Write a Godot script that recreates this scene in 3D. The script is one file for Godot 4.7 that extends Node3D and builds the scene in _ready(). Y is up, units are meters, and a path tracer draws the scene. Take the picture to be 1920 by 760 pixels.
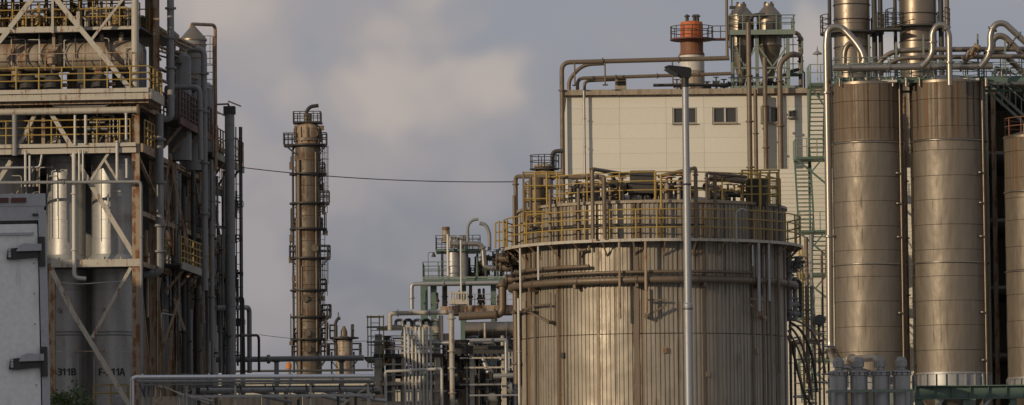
extends Node3D
# An industrial plant at the end of the day, seen through a long lens from across the road.
# Pixels quoted below are those of the 1920 x 760 photograph; P() turns one into a point at a given distance.

const FOCAL := 8400.0
const EYE := Vector3(0, 1.7, 0)
var lens_basis := Basis.IDENTITY
var rng := RandomNumberGenerator.new()
var M := {}
var used := {}
var mesh_box: ArrayMesh
var mesh_slab: ArrayMesh
var mesh_rod: ArrayMesh
var mesh_rod6: ArrayMesh
var mesh_hbeam: ArrayMesh
var mesh_wheel: ArrayMesh
var mesh_flange: ArrayMesh
var corner := Vector3.ZERO
var front_right := Vector3(cos(deg_to_rad(5.0)), 0, sin(deg_to_rad(5.0)))
var inward := Vector3(sin(deg_to_rad(5.0)), 0, -cos(deg_to_rad(5.0)))


func _ready() -> void:
	rng.seed = 20240
	set_camera()
	set_sky()
	set_sun()
	make_shapes()
	make_materials()
	build_ground()
	build_shade_halls()
	build_main_building()
	build_roof_equipment()
	build_process_structure()
	build_tank()
	build_silos()
	build_stairs()
	build_towers()
	build_green_unit()
	build_pipe_unit()
	build_front_rack()
	build_street()


func set_camera() -> void:
	var cam := Camera3D.new()
	cam.name = "camera"
	add_child(cam)
	lens_basis = Basis(Vector3.RIGHT, deg_to_rad(4.2)) * Basis(Vector3.BACK, deg_to_rad(-0.55))
	cam.transform = Transform3D(lens_basis, EYE)
	cam.fov = rad_to_deg(2.0 * atan(380.0 / FOCAL))
	cam.near = 0.5
	cam.far = 6000.0
	cam.current = true


func set_sun() -> void:
	var sun := DirectionalLight3D.new()
	sun.name = "sun"
	add_child(sun)
	var az := deg_to_rad(46.0)
	var el := deg_to_rad(14.0)
	sun.basis = Basis.looking_at(Vector3(sin(az) * cos(el), -sin(el), -cos(az) * cos(el)))
	sun.light_energy = 0.85
	sun.light_color = Color(1.0, 0.905, 0.765)
	sun.light_angular_distance = 0.5
	sun.shadow_enabled = true


var nz_a := FastNoiseLite.new()
var nz_b := FastNoiseLite.new()


func sky_at(az: float, el: float) -> Color:
	# a soft veil of evening cloud with brighter warm heads in it, clearer and bluer overhead
	var dir := Vector3(sin(az) * cos(el), sin(el), -cos(az) * cos(el))
	var deg := rad_to_deg(maxf(el, 0.0))
	var c := Color(0.214, 0.222, 0.250).lerp(Color(0.284, 0.300, 0.342), smoothstep(2.0, 6.8, deg)).lerp(Color(0.225, 0.270, 0.345), clampf((deg - 12.0) / 45.0, 0.0, 1.0))
	var q := Vector3(dir.x, dir.y * 1.25, dir.z) * 100.0
	q += Vector3(nz_b.get_noise_3dv(q * 0.4), nz_b.get_noise_3dv(q * 0.4 + Vector3(31, 0, 0)), 0.0) * 1.6
	var n := nz_a.get_noise_3dv(q)
	var m := nz_b.get_noise_3dv(q)
	var veil := 0.0
	var head := 0.0
	for b in banks:
		var g := Vector2(rad_to_deg(az) - b[0], rad_to_deg(el) - b[1]) / Vector2(b[2], b[3])
		var k: float = b[4] * exp(-g.length_squared())
		if b[5] > 0:
			head = maxf(head, k)
		else:
			veil = maxf(veil, k)
	if deg > 9.0:
		veil = maxf(veil, smoothstep(0.0, 0.5, n + 0.3 * m) * smoothstep(9.0, 14.0, deg))
	veil = smoothstep(0.08, 0.85, veil * (1.0 + 1.5 * n + 0.25 * m))
	head = smoothstep(-0.38, 0.46, n * 1.5 + m * 0.3 + (head - 0.70) * 1.2) * smoothstep(0.08, 0.65, head)
	var air := c.lerp(Color(0.358, 0.332, 0.338), veil * 0.88).lerp(Color(0.490, 0.435, 0.395), head * 0.72)
	# the evening side of the sky, round the sun, is warmer and a little brighter
	var near_sun := 0.5 + 0.5 * dir.dot(Vector3(-0.698, 0.242, 0.674))
	return air * Color(1.0, 1.0, 1.0).lerp(Color(1.55, 1.38, 1.2), near_sun * near_sun)


var banks := []


func set_sky() -> void:
	nz_a.seed = 23
	nz_a.frequency = 0.2
	nz_a.fractal_octaves = 5
	nz_a.fractal_gain = 0.5
	nz_b.seed = 5
	nz_b.frequency = 0.55
	nz_b.fractal_octaves = 4
	# where the clouds stand: azimuth, height, widths in degrees, strength, 1 for a bright head or 0 for a veil
	banks = [[-3.2, 7.0, 3.4, 1.3, 0.95, 0], [-1.7, 5.6, 1.7, 0.75, 0.95, 0], [-0.4, 5.5, 1.0, 0.4, 0.7, 0], [1.2, 6.4, 1.6, 0.7, 0.35, 0], [8.0, 8.0, 4.5, 1.2, 0.7, 0], [-11.5, 7.5, 4.0, 1.5, 0.8, 0],
		[-1.3, 7.1, 2.2, 1.1, 0.80, 1], [-1.6, 5.6, 1.5, 0.75, 0.84, 1], [-0.5, 5.8, 1.1, 0.6, 0.78, 1], [-3.6, 6.8, 1.7, 0.6, 0.66, 1],
		[3.85, 6.2, 0.6, 0.5, 1.35, 1], [3.45, 6.0, 0.3, 0.25, 1.0, 1], [4.75, 6.05, 0.5, 0.32, 1.2, 1], [9.0, 7.4, 2.4, 0.8, 0.85, 1], [-10.0, 7.0, 2.5, 0.9, 0.85, 1], [16.0, 6.5, 3.0, 0.9, 0.85, 1], [-18.0, 7.5, 3.2, 1.0, 0.85, 1]]
	for k in 14:
		banks.append([30.0 + 25.0 * k - (360.0 if k > 6 else 0.0), 7.0 + 2.5 * sin(k * 2.3), 8.0, 2.4, 0.8, 0])
	var w := 4096
	var h := 2048
	var im := Image.create(256, 128, false, Image.FORMAT_RGBF)
	for y in 128:
		for x in 256:
			im.set_pixel(x, y, sky_at(wrapf((x + 0.5) / 256.0 * TAU, -PI, PI), (0.5 - (y + 0.5) / 128.0) * PI))
	im.resize(w, h, Image.INTERPOLATE_CUBIC)
	for y in range(850, 1026):
		for x in range(-248, 248):
			im.set_pixel(posmod(x, w), y, sky_at((x + 0.5) / w * TAU, (0.5 - (y + 0.5) / h) * PI))
	var pan := PanoramaSkyMaterial.new()
	pan.panorama = ImageTexture.create_from_image(im)
	var sky := Sky.new()
	sky.sky_material = pan
	var env := Environment.new()
	env.background_mode = Environment.BG_SKY
	env.sky = sky
	env.tonemap_mode = Environment.TONE_MAPPER_LINEAR
	env.tonemap_exposure = 1.0
	env.sdfgi_enabled = true
	env.ssao_enabled = true
	env.ssil_enabled = true
	var we := WorldEnvironment.new()
	we.name = "environment"
	we.environment = env
	add_child(we)


# ---------------------------------------------------------------- positions

func ray(px: float, py: float) -> Vector3:
	return lens_basis * Vector3((px - 960.0) / FOCAL, (380.0 - py) / FOCAL, -1.0)


func P(px: float, py: float, d: float) -> Vector3:
	var r := ray(px, py)
	return EYE + r * (d / -r.z)


func S(px: float, py: float, w: float) -> Vector3:
	# on the plane w metres behind the front of the process structure
	var r := ray(px, py)
	return EYE + r * ((w - (EYE - corner).dot(inward)) / r.dot(inward))


func L(u: float, y: float, w: float) -> Vector3:
	# metres in the structure's own frame: along its front, up, inwards
	return Vector3(corner.x, y, corner.z) + front_right * u + inward * w


func path(list: Array, in_structure := false) -> PackedVector3Array:
	# pixel points; equal px in a row keeps the run upright, equal py keeps it level
	var out := PackedVector3Array()
	for i in list.size():
		var a: Array = list[i]
		var p: Vector3 = S(a[0], a[1], a[2]) if in_structure else P(a[0], a[1], a[2])
		if i > 0:
			var b: Array = list[i - 1]
			if b[0] == a[0] and b[2] == a[2]:
				p.x = out[i - 1].x
				p.z = out[i - 1].z
			elif b[1] == a[1]:
				p.y = out[i - 1].y
		out.append(p)
	return out


func hgt(py: float, d: float) -> float:
	return P(960, py, d).y


# ---------------------------------------------------------------- nodes

func numbered(called: String) -> String:
	var n: int = used.get(called, 0)
	used[called] = n + 1
	return called if n == 0 else "%s_%03d" % [called, n]


func tag(o: Node3D, label: String, category: String, group := "") -> Node3D:
	o.set_meta("label", label)
	o.set_meta("category", category)
	if group:
		o.set_meta("group", group)
	return o


func thing(called: String, label: String, category: String, at: Vector3, group := "") -> Node3D:
	var o := Node3D.new()
	o.name = numbered(called)
	add_child(o)
	o.position = at
	return tag(o, label, category, group)


func part(called: String, parent: Node3D, at: Vector3) -> Node3D:
	var o := Node3D.new()
	o.name = called
	parent.add_child(o, true)
	o.global_transform = Transform3D(Basis.IDENTITY, at)
	return o


func put(called: String, mesh: Mesh, mat: Material, parent: Node3D, x: Transform3D) -> MeshInstance3D:
	var o := MeshInstance3D.new()
	o.name = numbered(called) if parent == self else called
	o.mesh = mesh
	o.material_override = mat
	parent.add_child(o, true)
	o.global_transform = x
	return o


func box(called: String, at: Vector3, size: Vector3, mat: Material, parent: Node3D, turn := Basis.IDENTITY) -> MeshInstance3D:
	return put(called, mesh_box if size[size.max_axis_index()] < 0.8 else mesh_slab, mat, parent, Transform3D(turn * Basis.from_scale(size), at))


func along(a: Vector3, b: Vector3, face := Vector3.BACK) -> Basis:
	var y := (b - a).normalized()
	var z := face - y * face.dot(y)
	if z.length() < 0.05:
		z = Vector3.RIGHT - y * y.x
	z = z.normalized()
	return Basis(y.cross(z), y, z)


func bar(called: String, a: Vector3, b: Vector3, w: float, d: float, mat: Material, parent: Node3D, section := "h", face := Vector3.BACK) -> MeshInstance3D:
	return put(called, mesh_hbeam if section == "h" else mesh_box, mat, parent, Transform3D(along(a, b, face) * Basis.from_scale(Vector3(w, a.distance_to(b), d)), (a + b) * 0.5))


func rod(called: String, a: Vector3, b: Vector3, r: float, mat: Material, parent: Node3D, fine := true) -> MeshInstance3D:
	return put(called, mesh_rod if fine else mesh_rod6, mat, parent, Transform3D(along(a, b) * Basis.from_scale(Vector3(r, a.distance_to(b), r)), (a + b) * 0.5))


func fillet(pts: PackedVector3Array, bend: float) -> PackedVector3Array:
	if bend <= 0.0 or pts.size() < 3:
		return pts
	var out := PackedVector3Array([pts[0]])
	for i in range(1, pts.size() - 1):
		var a := pts[i - 1] - pts[i]
		var b := pts[i + 1] - pts[i]
		var cut := minf(bend, minf(a.length(), b.length()) * 0.49)
		var p := pts[i] + a.normalized() * cut
		var q := pts[i] + b.normalized() * cut
		for k in 7:
			var t := k / 6.0
			out.append(p.lerp(pts[i], t).lerp(pts[i].lerp(q, t), t))
	out.append(pts[pts.size() - 1])
	return out


func tube_mesh(pts: PackedVector3Array, r: float, sides: int, r_end := -1.0, closed_ends := true) -> ArrayMesh:
	var o := pts[0]
	var v := PackedVector3Array()
	var n := PackedVector3Array()
	var uv := PackedVector2Array()
	var ix := PackedInt32Array()
	var side := Vector3.ZERO
	var run := 0.0
	var count := pts.size()
	for i in count:
		var t := (pts[mini(i + 1, count - 1)] - pts[maxi(i - 1, 0)]).normalized()
		if i == 0:
			side = t.cross(Vector3.UP if absf(t.y) < 0.9 else Vector3.RIGHT).normalized()
		else:
			side = (side - t * side.dot(t)).normalized()
			run += pts[i].distance_to(pts[i - 1])
		var other := t.cross(side)
		var rr := r if r_end < 0.0 else lerpf(r, r_end, i / float(count - 1))
		for k in sides + 1:
			var a := TAU * k / sides
			var d := side * cos(a) + other * sin(a)
			v.append(pts[i] - o + d * rr)
			n.append(d)
			uv.append(Vector2(TAU * r * k / sides, run))
	for i in count - 1:
		for k in sides:
			var a := i * (sides + 1) + k
			var b := a + sides + 1
			ix.append_array([a, b, a + 1, a + 1, b, b + 1])
	if closed_ends:
		for e in [0, count - 1]:
			var c := v.size()
			var t := (pts[1] - pts[0]).normalized() * -1.0 if e == 0 else (pts[count - 1] - pts[count - 2]).normalized()
			v.append(pts[e] - o)
			n.append(t)
			uv.append(Vector2.ZERO)
			for k in sides:
				v.append(v[e * (sides + 1) + k])
				n.append(t)
				uv.append(Vector2(k, 0.1))
			for k in sides:
				var p := c + 1 + k
				var q := c + 1 + (k + 1) % sides
				ix.append_array([c, p, q] if e == 0 else [c, q, p])
	return mesh_of(v, n, uv, ix)


func mesh_of(v: PackedVector3Array, n: PackedVector3Array, uv: PackedVector2Array, ix: PackedInt32Array) -> ArrayMesh:
	var arr := []
	arr.resize(Mesh.ARRAY_MAX)
	arr[Mesh.ARRAY_VERTEX] = v
	arr[Mesh.ARRAY_NORMAL] = n
	arr[Mesh.ARRAY_TEX_UV] = uv
	arr[Mesh.ARRAY_INDEX] = ix
	var m := ArrayMesh.new()
	m.add_surface_from_arrays(Mesh.PRIMITIVE_TRIANGLES, arr)
	return m


func tube(called: String, pts: PackedVector3Array, r: float, mat: Material, parent: Node3D, bend := 0.0, sides := 10, r_end := -1.0) -> MeshInstance3D:
	return put(called, tube_mesh(fillet(pts, bend), r, sides, r_end), mat, parent, Transform3D(Basis.IDENTITY, pts[0]))


func lathe_mesh(profile: Array, seg: int) -> ArrayMesh:
	# profile: [radius, height] from the bottom up; edges stay crisp between its segments
	var v := PackedVector3Array()
	var n := PackedVector3Array()
	var uv := PackedVector2Array()
	var ix := PackedInt32Array()
	for j in profile.size() - 1:
		var a := Vector2(profile[j][0], profile[j][1])
		var b := Vector2(profile[j + 1][0], profile[j + 1][1])
		var t := b - a
		var nr := Vector2(t.y, -t.x).normalized()
		var first := v.size()
		for k in seg + 1:
			var th := TAU * k / seg - PI
			for q in [a, b]:
				v.append(Vector3(sin(th) * q.x, q.y, cos(th) * q.x))
				n.append(Vector3(sin(th) * nr.x, nr.y, cos(th) * nr.x))
				uv.append(Vector2(k / float(seg), -q.y))
		for k in seg:
			var p := first + k * 2
			ix.append_array([p, p + 1, p + 2, p + 2, p + 1, p + 3])
	return mesh_of(v, n, uv, ix)


func lathe(called: String, at: Vector3, profile: Array, mat: Material, parent: Node3D, seg := 32) -> MeshInstance3D:
	return put(called, lathe_mesh(profile, seg), mat, parent, Transform3D(Basis.IDENTITY, at))


func ring_mesh(big: float, small: float, seg: int, sides: int, from := 0.0, to := TAU) -> ArrayMesh:
	var pts := PackedVector3Array()
	for k in seg + 1:
		var a := lerpf(from, to, k / float(seg))
		pts.append(Vector3(sin(a) * big, 0, cos(a) * big))
	return tube_mesh(pts, small, sides, -1.0, to - from < TAU - 0.01)


func ring(called: String, centre: Vector3, big: float, small: float, mat: Material, parent: Node3D, seg := 40, sides := 6, from := 0.0, to := TAU) -> MeshInstance3D:
	return put(called, ring_mesh(big, small, seg, sides, from, to), mat, parent, Transform3D(Basis.IDENTITY, centre + Vector3(sin(from) * big, 0, cos(from) * big)))


func arc_points(c: Vector3, r: float, from: float, to: float, step := 0.12) -> PackedVector3Array:
	var n := maxi(2, int(absf(to - from) / step))
	var out := PackedVector3Array()
	for k in n + 1:
		var a := lerpf(from, to, k / float(n))
		out.append(c + Vector3(sin(a) * r, 0, cos(a) * r))
	return out


func railing(parent: Node3D, pts: PackedVector3Array, height: float, mat: Material, gap := 1.1, rails := 3, r := 0.032, called := "railing", post_mat: Material = null) -> Node3D:
	var g := part(called, parent, pts[0])
	for k in rails:
		var up := Vector3.UP * height * (1.0 - k / float(rails + 0.25))
		var q := PackedVector3Array()
		for p in pts:
			q.append(p + up)
		tube("rail", q, r, mat, g, 0.0, 6)
	var left := 0.0
	for i in pts.size() - 1:
		var a := pts[i]
		var b := pts[i + 1]
		var len := a.distance_to(b)
		while left <= len:
			var p := a.lerp(b, left / len)
			rod("post", p, p + Vector3.UP * height, r * 1.1, post_mat if post_mat else mat, g, false)
			left += gap
		left -= len
	var last := pts[pts.size() - 1]
	if left > gap * 0.3:
		rod("post", last, last + Vector3.UP * height, r * 1.1, post_mat if post_mat else mat, g, false)
	return g


func flange(parent: Node3D, at: Vector3, dir: Vector3, r: float, mat: Material) -> void:
	put("flange", mesh_flange, mat, parent, Transform3D(along(at, at + dir) * Basis.from_scale(Vector3(r, r, r)), at))


func valve(parent: Node3D, at: Vector3, dir: Vector3, r: float, mat: Material, wheel_mat: Material, stem := Vector3.UP) -> void:
	var g := part("valve", parent, at)
	dir = dir.normalized()
	rod("body", at - dir * r * 1.5, at + dir * r * 1.5, r * 1.25, mat, g)
	for s in [-1.0, 1.0]:
		flange(g, at + dir * r * 1.7 * s, dir, r, mat)
	rod("stem", at, at + stem * r * 3.4, r * 0.45, mat, g, false)
	put("handwheel", mesh_wheel, wheel_mat, g, Transform3D(along(at, at + stem) * Basis.from_scale(Vector3.ONE * r * 1.7), at + stem * r * 3.4))


func pipe(called: String, label: String, pts: PackedVector3Array, r: float, mat: Material, group := "", bend := 0.0, flanges := [], sides := 12) -> Node3D:
	# one run of pipe is one thing; flanges at shares of its length
	if flanges.is_empty():
		var o := tube(called, pts, r, mat, self, bend if bend > 0.0 else r * 3.0, sides)
		return tag(o, label, "pipe", group)
	var t := thing(called, label, "pipe", pts[0], group)
	var soft := fillet(pts, bend if bend > 0.0 else r * 3.0)
	put("run", tube_mesh(soft, r, sides), mat, t, Transform3D(Basis.IDENTITY, pts[0]))
	var total := 0.0
	for i in soft.size() - 1:
		total += soft[i].distance_to(soft[i + 1])
	for f in flanges:
		var want: float = f * total
		for i in soft.size() - 1:
			var len := soft[i].distance_to(soft[i + 1])
			if want <= len and len > 0.0:
				flange(t, soft[i].lerp(soft[i + 1], want / len), soft[i + 1] - soft[i], r, mat)
				break
			want -= len
	return t


func ladder(parent: Node3D, foot: Vector3, head: Vector3, width: Vector3, mat: Material, step := 0.33, cage := 0.0) -> Node3D:
	var g := part("ladder", parent, foot)
	for s in [-0.5, 0.5]:
		rod("stringer", foot + width * s, head + width * s, 0.028, mat, g, false)
	var n := int(foot.distance_to(head) / step)
	for k in range(1, n):
		var c := foot.lerp(head, k / float(n))
		rod("rung", c - width * 0.5, c + width * 0.5, 0.016, mat, g, false)
	if cage > 0.0:
		var out := width.normalized().cross(Vector3.UP)
		var hoops := int(foot.distance_to(head) / 1.0)
		for k in range(1, hoops + 1):
			var c := foot.lerp(head, k / float(hoops))
			var pts := PackedVector3Array()
			for j in 9:
				var a := PI * j / 8.0
				pts.append(c + width.normalized() * cos(a) * cage * 0.5 + out * sin(a) * cage)
			tube("hoop", pts, 0.018, mat, g, 0.0, 5)
		for j in [1, 3, 5, 7]:
			var a: float = PI * j / 8.0
			var off := width.normalized() * cos(a) * cage * 0.5 + out * sin(a) * cage
			rod("cage_bar", foot.lerp(head, 1.0 / hoops) + off, head + off, 0.015, mat, g, false)
	return g


func letters(parent: Node3D, text: String, centre: Vector3, radius: float, height: float, mid_angle: float, mat: Material) -> void:
	# stencilled characters, each on its own tangent of the round shell
	var font := SystemFont.new()
	font.font_names = PackedStringArray(["Droid Sans"])
	font.font_weight = 700
	var a := mid_angle - (text.length() - 1) * 0.5 * height * 0.64 / radius
	for ch in text:
		var m := TextMesh.new()
		m.font = font
		m.text = ch
		m.font_size = 64
		m.pixel_size = height / 46.0
		m.depth = 0.012
		var dir := Vector3(sin(a), 0, cos(a))
		put("letter", m, mat, parent, Transform3D(Basis(Vector3.UP, a), centre + dir * (radius + 0.012)))
		a += height * 0.64 / radius


func make_shapes() -> void:
	var st := SurfaceTool.new()
	# a box with a thin chamfer on every edge
	mesh_box = chamfered(0.03)
	mesh_slab = chamfered(0.003)
	mesh_rod = unit_rod(12)
	mesh_rod6 = unit_rod(7)
	st.begin(Mesh.PRIMITIVE_TRIANGLES)
	var slab := BoxMesh.new()
	slab.size = Vector3.ONE
	for b in [[Vector3(0, 0, 0.46), Vector3(1, 1, 0.08)], [Vector3(0, 0, -0.46), Vector3(1, 1, 0.08)], [Vector3.ZERO, Vector3(0.07, 0.999, 0.84)]]:
		st.append_from(slab, 0, Transform3D(Basis.from_scale(b[1]), b[0]))
	mesh_hbeam = st.commit()
	st = SurfaceTool.new()
	st.begin(Mesh.PRIMITIVE_TRIANGLES)
	st.append_from(ring_mesh(1.0, 0.09, 14, 5), 0, Transform3D(Basis.IDENTITY, Vector3(0, 0, 1)))
	for k in 3:
		st.append_from(mesh_rod6, 0, Transform3D(Basis(Vector3.UP, PI * k / 3.0) * Basis(Vector3.RIGHT, PI / 2) * Basis.from_scale(Vector3(0.06, 2.0, 0.06)), Vector3.ZERO))
	mesh_wheel = st.commit()
	mesh_flange = lathe_mesh([[0.9, -0.28], [1.55, -0.28], [1.62, -0.22], [1.62, -0.04], [1.5, -0.03], [1.5, 0.03], [1.62, 0.04], [1.62, 0.22], [1.55, 0.28], [0.9, 0.28]], 14)


func unit_rod(sides: int) -> ArrayMesh:
	return lathe_mesh([[0.0, -0.5], [1.0, -0.5], [1.0, 0.5], [0.0, 0.5]], sides)


func chamfered(c: float) -> ArrayMesh:
	var st := SurfaceTool.new()
	st.begin(Mesh.PRIMITIVE_TRIANGLES)
	st.set_smooth_group(-1)
	var h := 0.5
	var k := 0.5 - c
	var dirs := [Vector3.RIGHT, Vector3.UP, Vector3.BACK]
	for ax in 3:
		for s in [-1.0, 1.0]:
			var n: Vector3 = dirs[ax] * s
			var u: Vector3 = dirs[(ax + 1) % 3]
			var w: Vector3 = dirs[(ax + 2) % 3]
			var q := [n * h - u * k - w * k, n * h + u * k - w * k, n * h + u * k + w * k, n * h - u * k + w * k]
			quad(st, q, n)
			for t in [-1.0, 1.0]:
				# bevels along the edges this face shares with the next axis
				var m: Vector3 = u * t
				quad(st, [n * h + m * k - w * k, m * h + n * k - w * k, m * h + n * k + w * k, n * h + m * k + w * k], n + m)
	for a in [-1.0, 1.0]:
		for b in [-1.0, 1.0]:
			for d in [-1.0, 1.0]:
				var e := Vector3(a, b, d)
				var p := Vector3(h * a, k * b, k * d)
				var q2 := Vector3(k * a, h * b, k * d)
				var r := Vector3(k * a, k * b, h * d)
				if (q2 - p).cross(r - p).dot(e) < 0.0:
					tri(st, p, q2, r)
				else:
					tri(st, p, r, q2)
	st.generate_normals()
	return st.commit()


func tri(st: SurfaceTool, a: Vector3, b: Vector3, c: Vector3) -> void:
	for p in [a, b, c]:
		st.set_uv(Vector2(p.x, p.y))
		st.add_vertex(p)


func quad(st: SurfaceTool, q: Array, n: Vector3) -> void:
	# clockwise seen from the side n points to
	if (q[1] - q[0]).cross(q[2] - q[0]).dot(n) > 0.0:
		q = [q[0], q[3], q[2], q[1]]
	tri(st, q[0], q[1], q[2])
	tri(st, q[0], q[2], q[3])


func prism(called: String, outline: Array, depth: float, x: Transform3D, mat: Material, parent: Node3D) -> MeshInstance3D:
	# an outline in the local xy plane, given a thickness along z
	var st := SurfaceTool.new()
	st.begin(Mesh.PRIMITIVE_TRIANGLES)
	st.set_smooth_group(-1)
	var poly := PackedVector2Array()
	for p in outline:
		poly.append(Vector2(p[0], p[1]))
	if not Geometry2D.is_polygon_clockwise(poly):
		poly.reverse()
	var ix := Geometry2D.triangulate_polygon(poly)
	for s in [-0.5, 0.5]:
		for i in range(0, ix.size(), 3):
			var a := Vector3(poly[ix[i]].x, poly[ix[i]].y, depth * s)
			var b := Vector3(poly[ix[i + 1]].x, poly[ix[i + 1]].y, depth * s)
			var c := Vector3(poly[ix[i + 2]].x, poly[ix[i + 2]].y, depth * s)
			if (b - a).cross(c - a).z * s > 0.0:
				tri(st, a, c, b)
			else:
				tri(st, a, b, c)
	var mid := Vector2.ZERO
	for p in poly:
		mid += p / poly.size()
	for i in poly.size():
		var a := poly[i]
		var b := poly[(i + 1) % poly.size()]
		var e := b - a
		quad(st, [Vector3(a.x, a.y, -depth / 2), Vector3(b.x, b.y, -depth / 2), Vector3(b.x, b.y, depth / 2), Vector3(a.x, a.y, depth / 2)], Vector3(-e.y, e.x, 0))
	st.generate_normals()
	return put(called, st.commit(), mat, parent, x)


# ---------------------------------------------------------------- materials

func tone(m: Material) -> String:
	return {"dark_steel": "dark", "grey_pipe": "grey", "rusty_column": "rusty", "stained_vessel": "stained", "yellow_paint": "yellow", "cream_steel": "cream", "galvanised": "silver grey", "white_paint": "white", "green_paint": "green", "brown_pipe": "brown", "duct_steel": "bronze", "red_brown_paint": "dull red"}.get(m.resource_name, "weathered")


func lin(c: Color) -> Color:
	return c.linear_to_srgb()


func noise(sd: int, freq: float, w: int, h: int, octaves := 4) -> Image:
	var n := FastNoiseLite.new()
	n.seed = sd
	n.frequency = freq
	n.fractal_octaves = octaves
	return n.get_seamless_image(w, h)


func paint(called: String, base: Color, dirt: Color, rust: Color, dirty: float, rusty: float, metal: float, rough: float, tile := 5.0, sd := 1, streaks := 0.6, grain := 0.24) -> StandardMaterial3D:
	# weathered paint or bare metal: patches and run-down streaks of grime and rust, each with its own outline
	var size := 320
	var a := noise(sd, 0.018, size, size)
	var b := noise(sd + 50, 0.055, size, 20)
	b.resize(size, size, Image.INTERPOLATE_CUBIC)
	var c := noise(sd + 90, 0.12, size, size, 3)
	var im := Image.create(size, size, false, Image.FORMAT_RGB8)
	var orm := Image.create(size, size, false, Image.FORMAT_RGB8)
	for y in size:
		for x in size:
			var p := a.get_pixel(x, y).r
			var s := b.get_pixel(x, y).r
			var f := c.get_pixel(x, y).r
			var mixd := lerpf(p, s, streaks)
			var d := smoothstep(1.0 - dirty - 0.12, 1.0 - dirty + 0.22, mixd * 0.85 + f * 0.15)
			var r := smoothstep(1.0 - rusty - 0.03, 1.0 - rusty + 0.08, lerpf(s, p, streaks * 0.8) * 0.7 + f * 0.3)
			var col := (base * (1.0 - grain * 0.5 + grain * f)).lerp(dirt, d * 0.75).lerp(rust * (0.6 + 0.8 * f), r)
			col.a = 1.0
			im.set_pixel(x, y, lin(col))
			orm.set_pixel(x, y, Color(1, clampf(rough + 0.16 * (f - 0.5) + 0.18 * d + 0.3 * r, 0.05, 1.0), metal * (1.0 - 0.55 * d) * (1.0 - r)))
	var m := ORMMaterial3D.new() if metal > 0.0 else null
	if m:
		m.albedo_texture = ImageTexture.create_from_image(im)
		m.orm_texture = ImageTexture.create_from_image(orm)
		m.uv1_triplanar = true
		m.uv1_world_triplanar = true
		m.uv1_scale = Vector3.ONE / tile
		m.resource_name = called
		M[called] = m
		return null
	var q := StandardMaterial3D.new()
	q.albedo_texture = ImageTexture.create_from_image(im)
	q.roughness = rough
	q.uv1_triplanar = true
	q.uv1_world_triplanar = true
	q.uv1_scale = Vector3.ONE / tile
	q.resource_name = called
	M[called] = q
	return q


func plain(called: String, c: Color, rough: float, metal := 0.0) -> StandardMaterial3D:
	var m := StandardMaterial3D.new()
	m.albedo_color = lin(c)
	m.roughness = rough
	m.metallic = metal
	m.resource_name = called
	M[called] = m
	return m


func shell_paint(called: String, w: int, h: int, base: Color, tones: float, runs: Array, metal: float, rough: float, sd: int, period: float, rings: Array, film := 0.0) -> void:
	# one wrap of a round shell: u goes once round, v is height over period.
	# runs: [angle in degrees from the front, width in degrees, top, bottom (shares of the height from the top), strength, colour]
	var a := noise(sd, 0.02, w, h)
	var b := noise(sd + 3, 0.05, w, 14)
	b.resize(w, h, Image.INTERPOLATE_CUBIC)
	var c := noise(sd + 7, 0.15, 256, 256, 3)
	var im := Image.create(w, h, false, Image.FORMAT_RGB8)
	var orm := Image.create(w, h, false, Image.FORMAT_RGB8)
	var grime := Color(0.10, 0.065, 0.038)
	for x in w:
		var deg := (x + 0.5) / w * 360.0 - 180.0
		var mine := []
		for r in runs:
			if absf(deg - r[0]) < r[1] * 1.3:
				mine.append(r)
		for y in h:
			var v := (y + 0.5) / h
			var p := a.get_pixel(x, y).r
			var s := b.get_pixel(x, y).r
			var f := c.get_pixel(x % 256, y % 256).r
			var col := base * (1.0 + tones * (s - 0.5) + 0.5 * tones * (p - 0.5) + 0.12 * (f - 0.5))
			var d := smoothstep(0.60, 0.80, s * 0.65 + p * 0.35) * 0.55
			col = col.lerp(grime, d)
			var k := d
			if film > 0.0:
				# brown film left by spills, down to the first girder, its lower edge ragged
				var fk := (1.0 - smoothstep(film - 0.004, film + 0.004, v)) * clampf(-0.02 + 1.3 * s + 0.3 * (f - 0.5), 0.0, 0.92)
				col = col.lerp(Color(0.098, 0.068, 0.043) * (0.75 + 0.5 * f), fk)
				k = maxf(k, fk * 0.7)
			for r in mine:
				var edge: float = absf(deg - r[0]) / (r[1] * (0.42 + 0.35 * p))
				var strength: float = r[4] * (1.0 - smoothstep(0.6, 1.15, edge)) * (1.0 - smoothstep(r[3] - 0.06, r[3] + 0.02, v + 0.06 * (s - 0.5))) * smoothstep(r[2] - 0.02, r[2] + 0.01, v)
				strength *= 0.65 + 0.5 * f
				col = col.lerp(r[5] * (0.7 + 0.6 * f), clampf(strength, 0.0, 1.0))
				k = maxf(k, strength)
			for g in rings:
				if absf(v - g) < 0.0022:
					col = col.lerp(grime, 0.45 * p + 0.2)
			col.a = 1.0
			im.set_pixel(x, y, lin(col))
			orm.set_pixel(x, y, Color(1, clampf(rough + 0.14 * (f - 0.5) + 0.12 * (p - 0.5) + 0.25 * k, 0.05, 1.0), metal * (1.0 - clampf(k * 1.15, 0.0, 1.0))))
	# slow dents and oil-canning of thin sheet
	var dents := noise(sd + 13, 0.022, 512, 256, 3)
	dents.convert(Image.FORMAT_RGBA8)
	dents.bump_map_to_normal_map(2.2)
	var m := ORMMaterial3D.new()
	m.normal_enabled = true
	m.normal_texture = ImageTexture.create_from_image(dents)
	m.normal_scale = 0.5
	m.albedo_texture = ImageTexture.create_from_image(im)
	m.orm_texture = ImageTexture.create_from_image(orm)
	m.uv1_scale = Vector3(1, 1.0 / period, 1)
	m.resource_name = called
	M[called] = m


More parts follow.
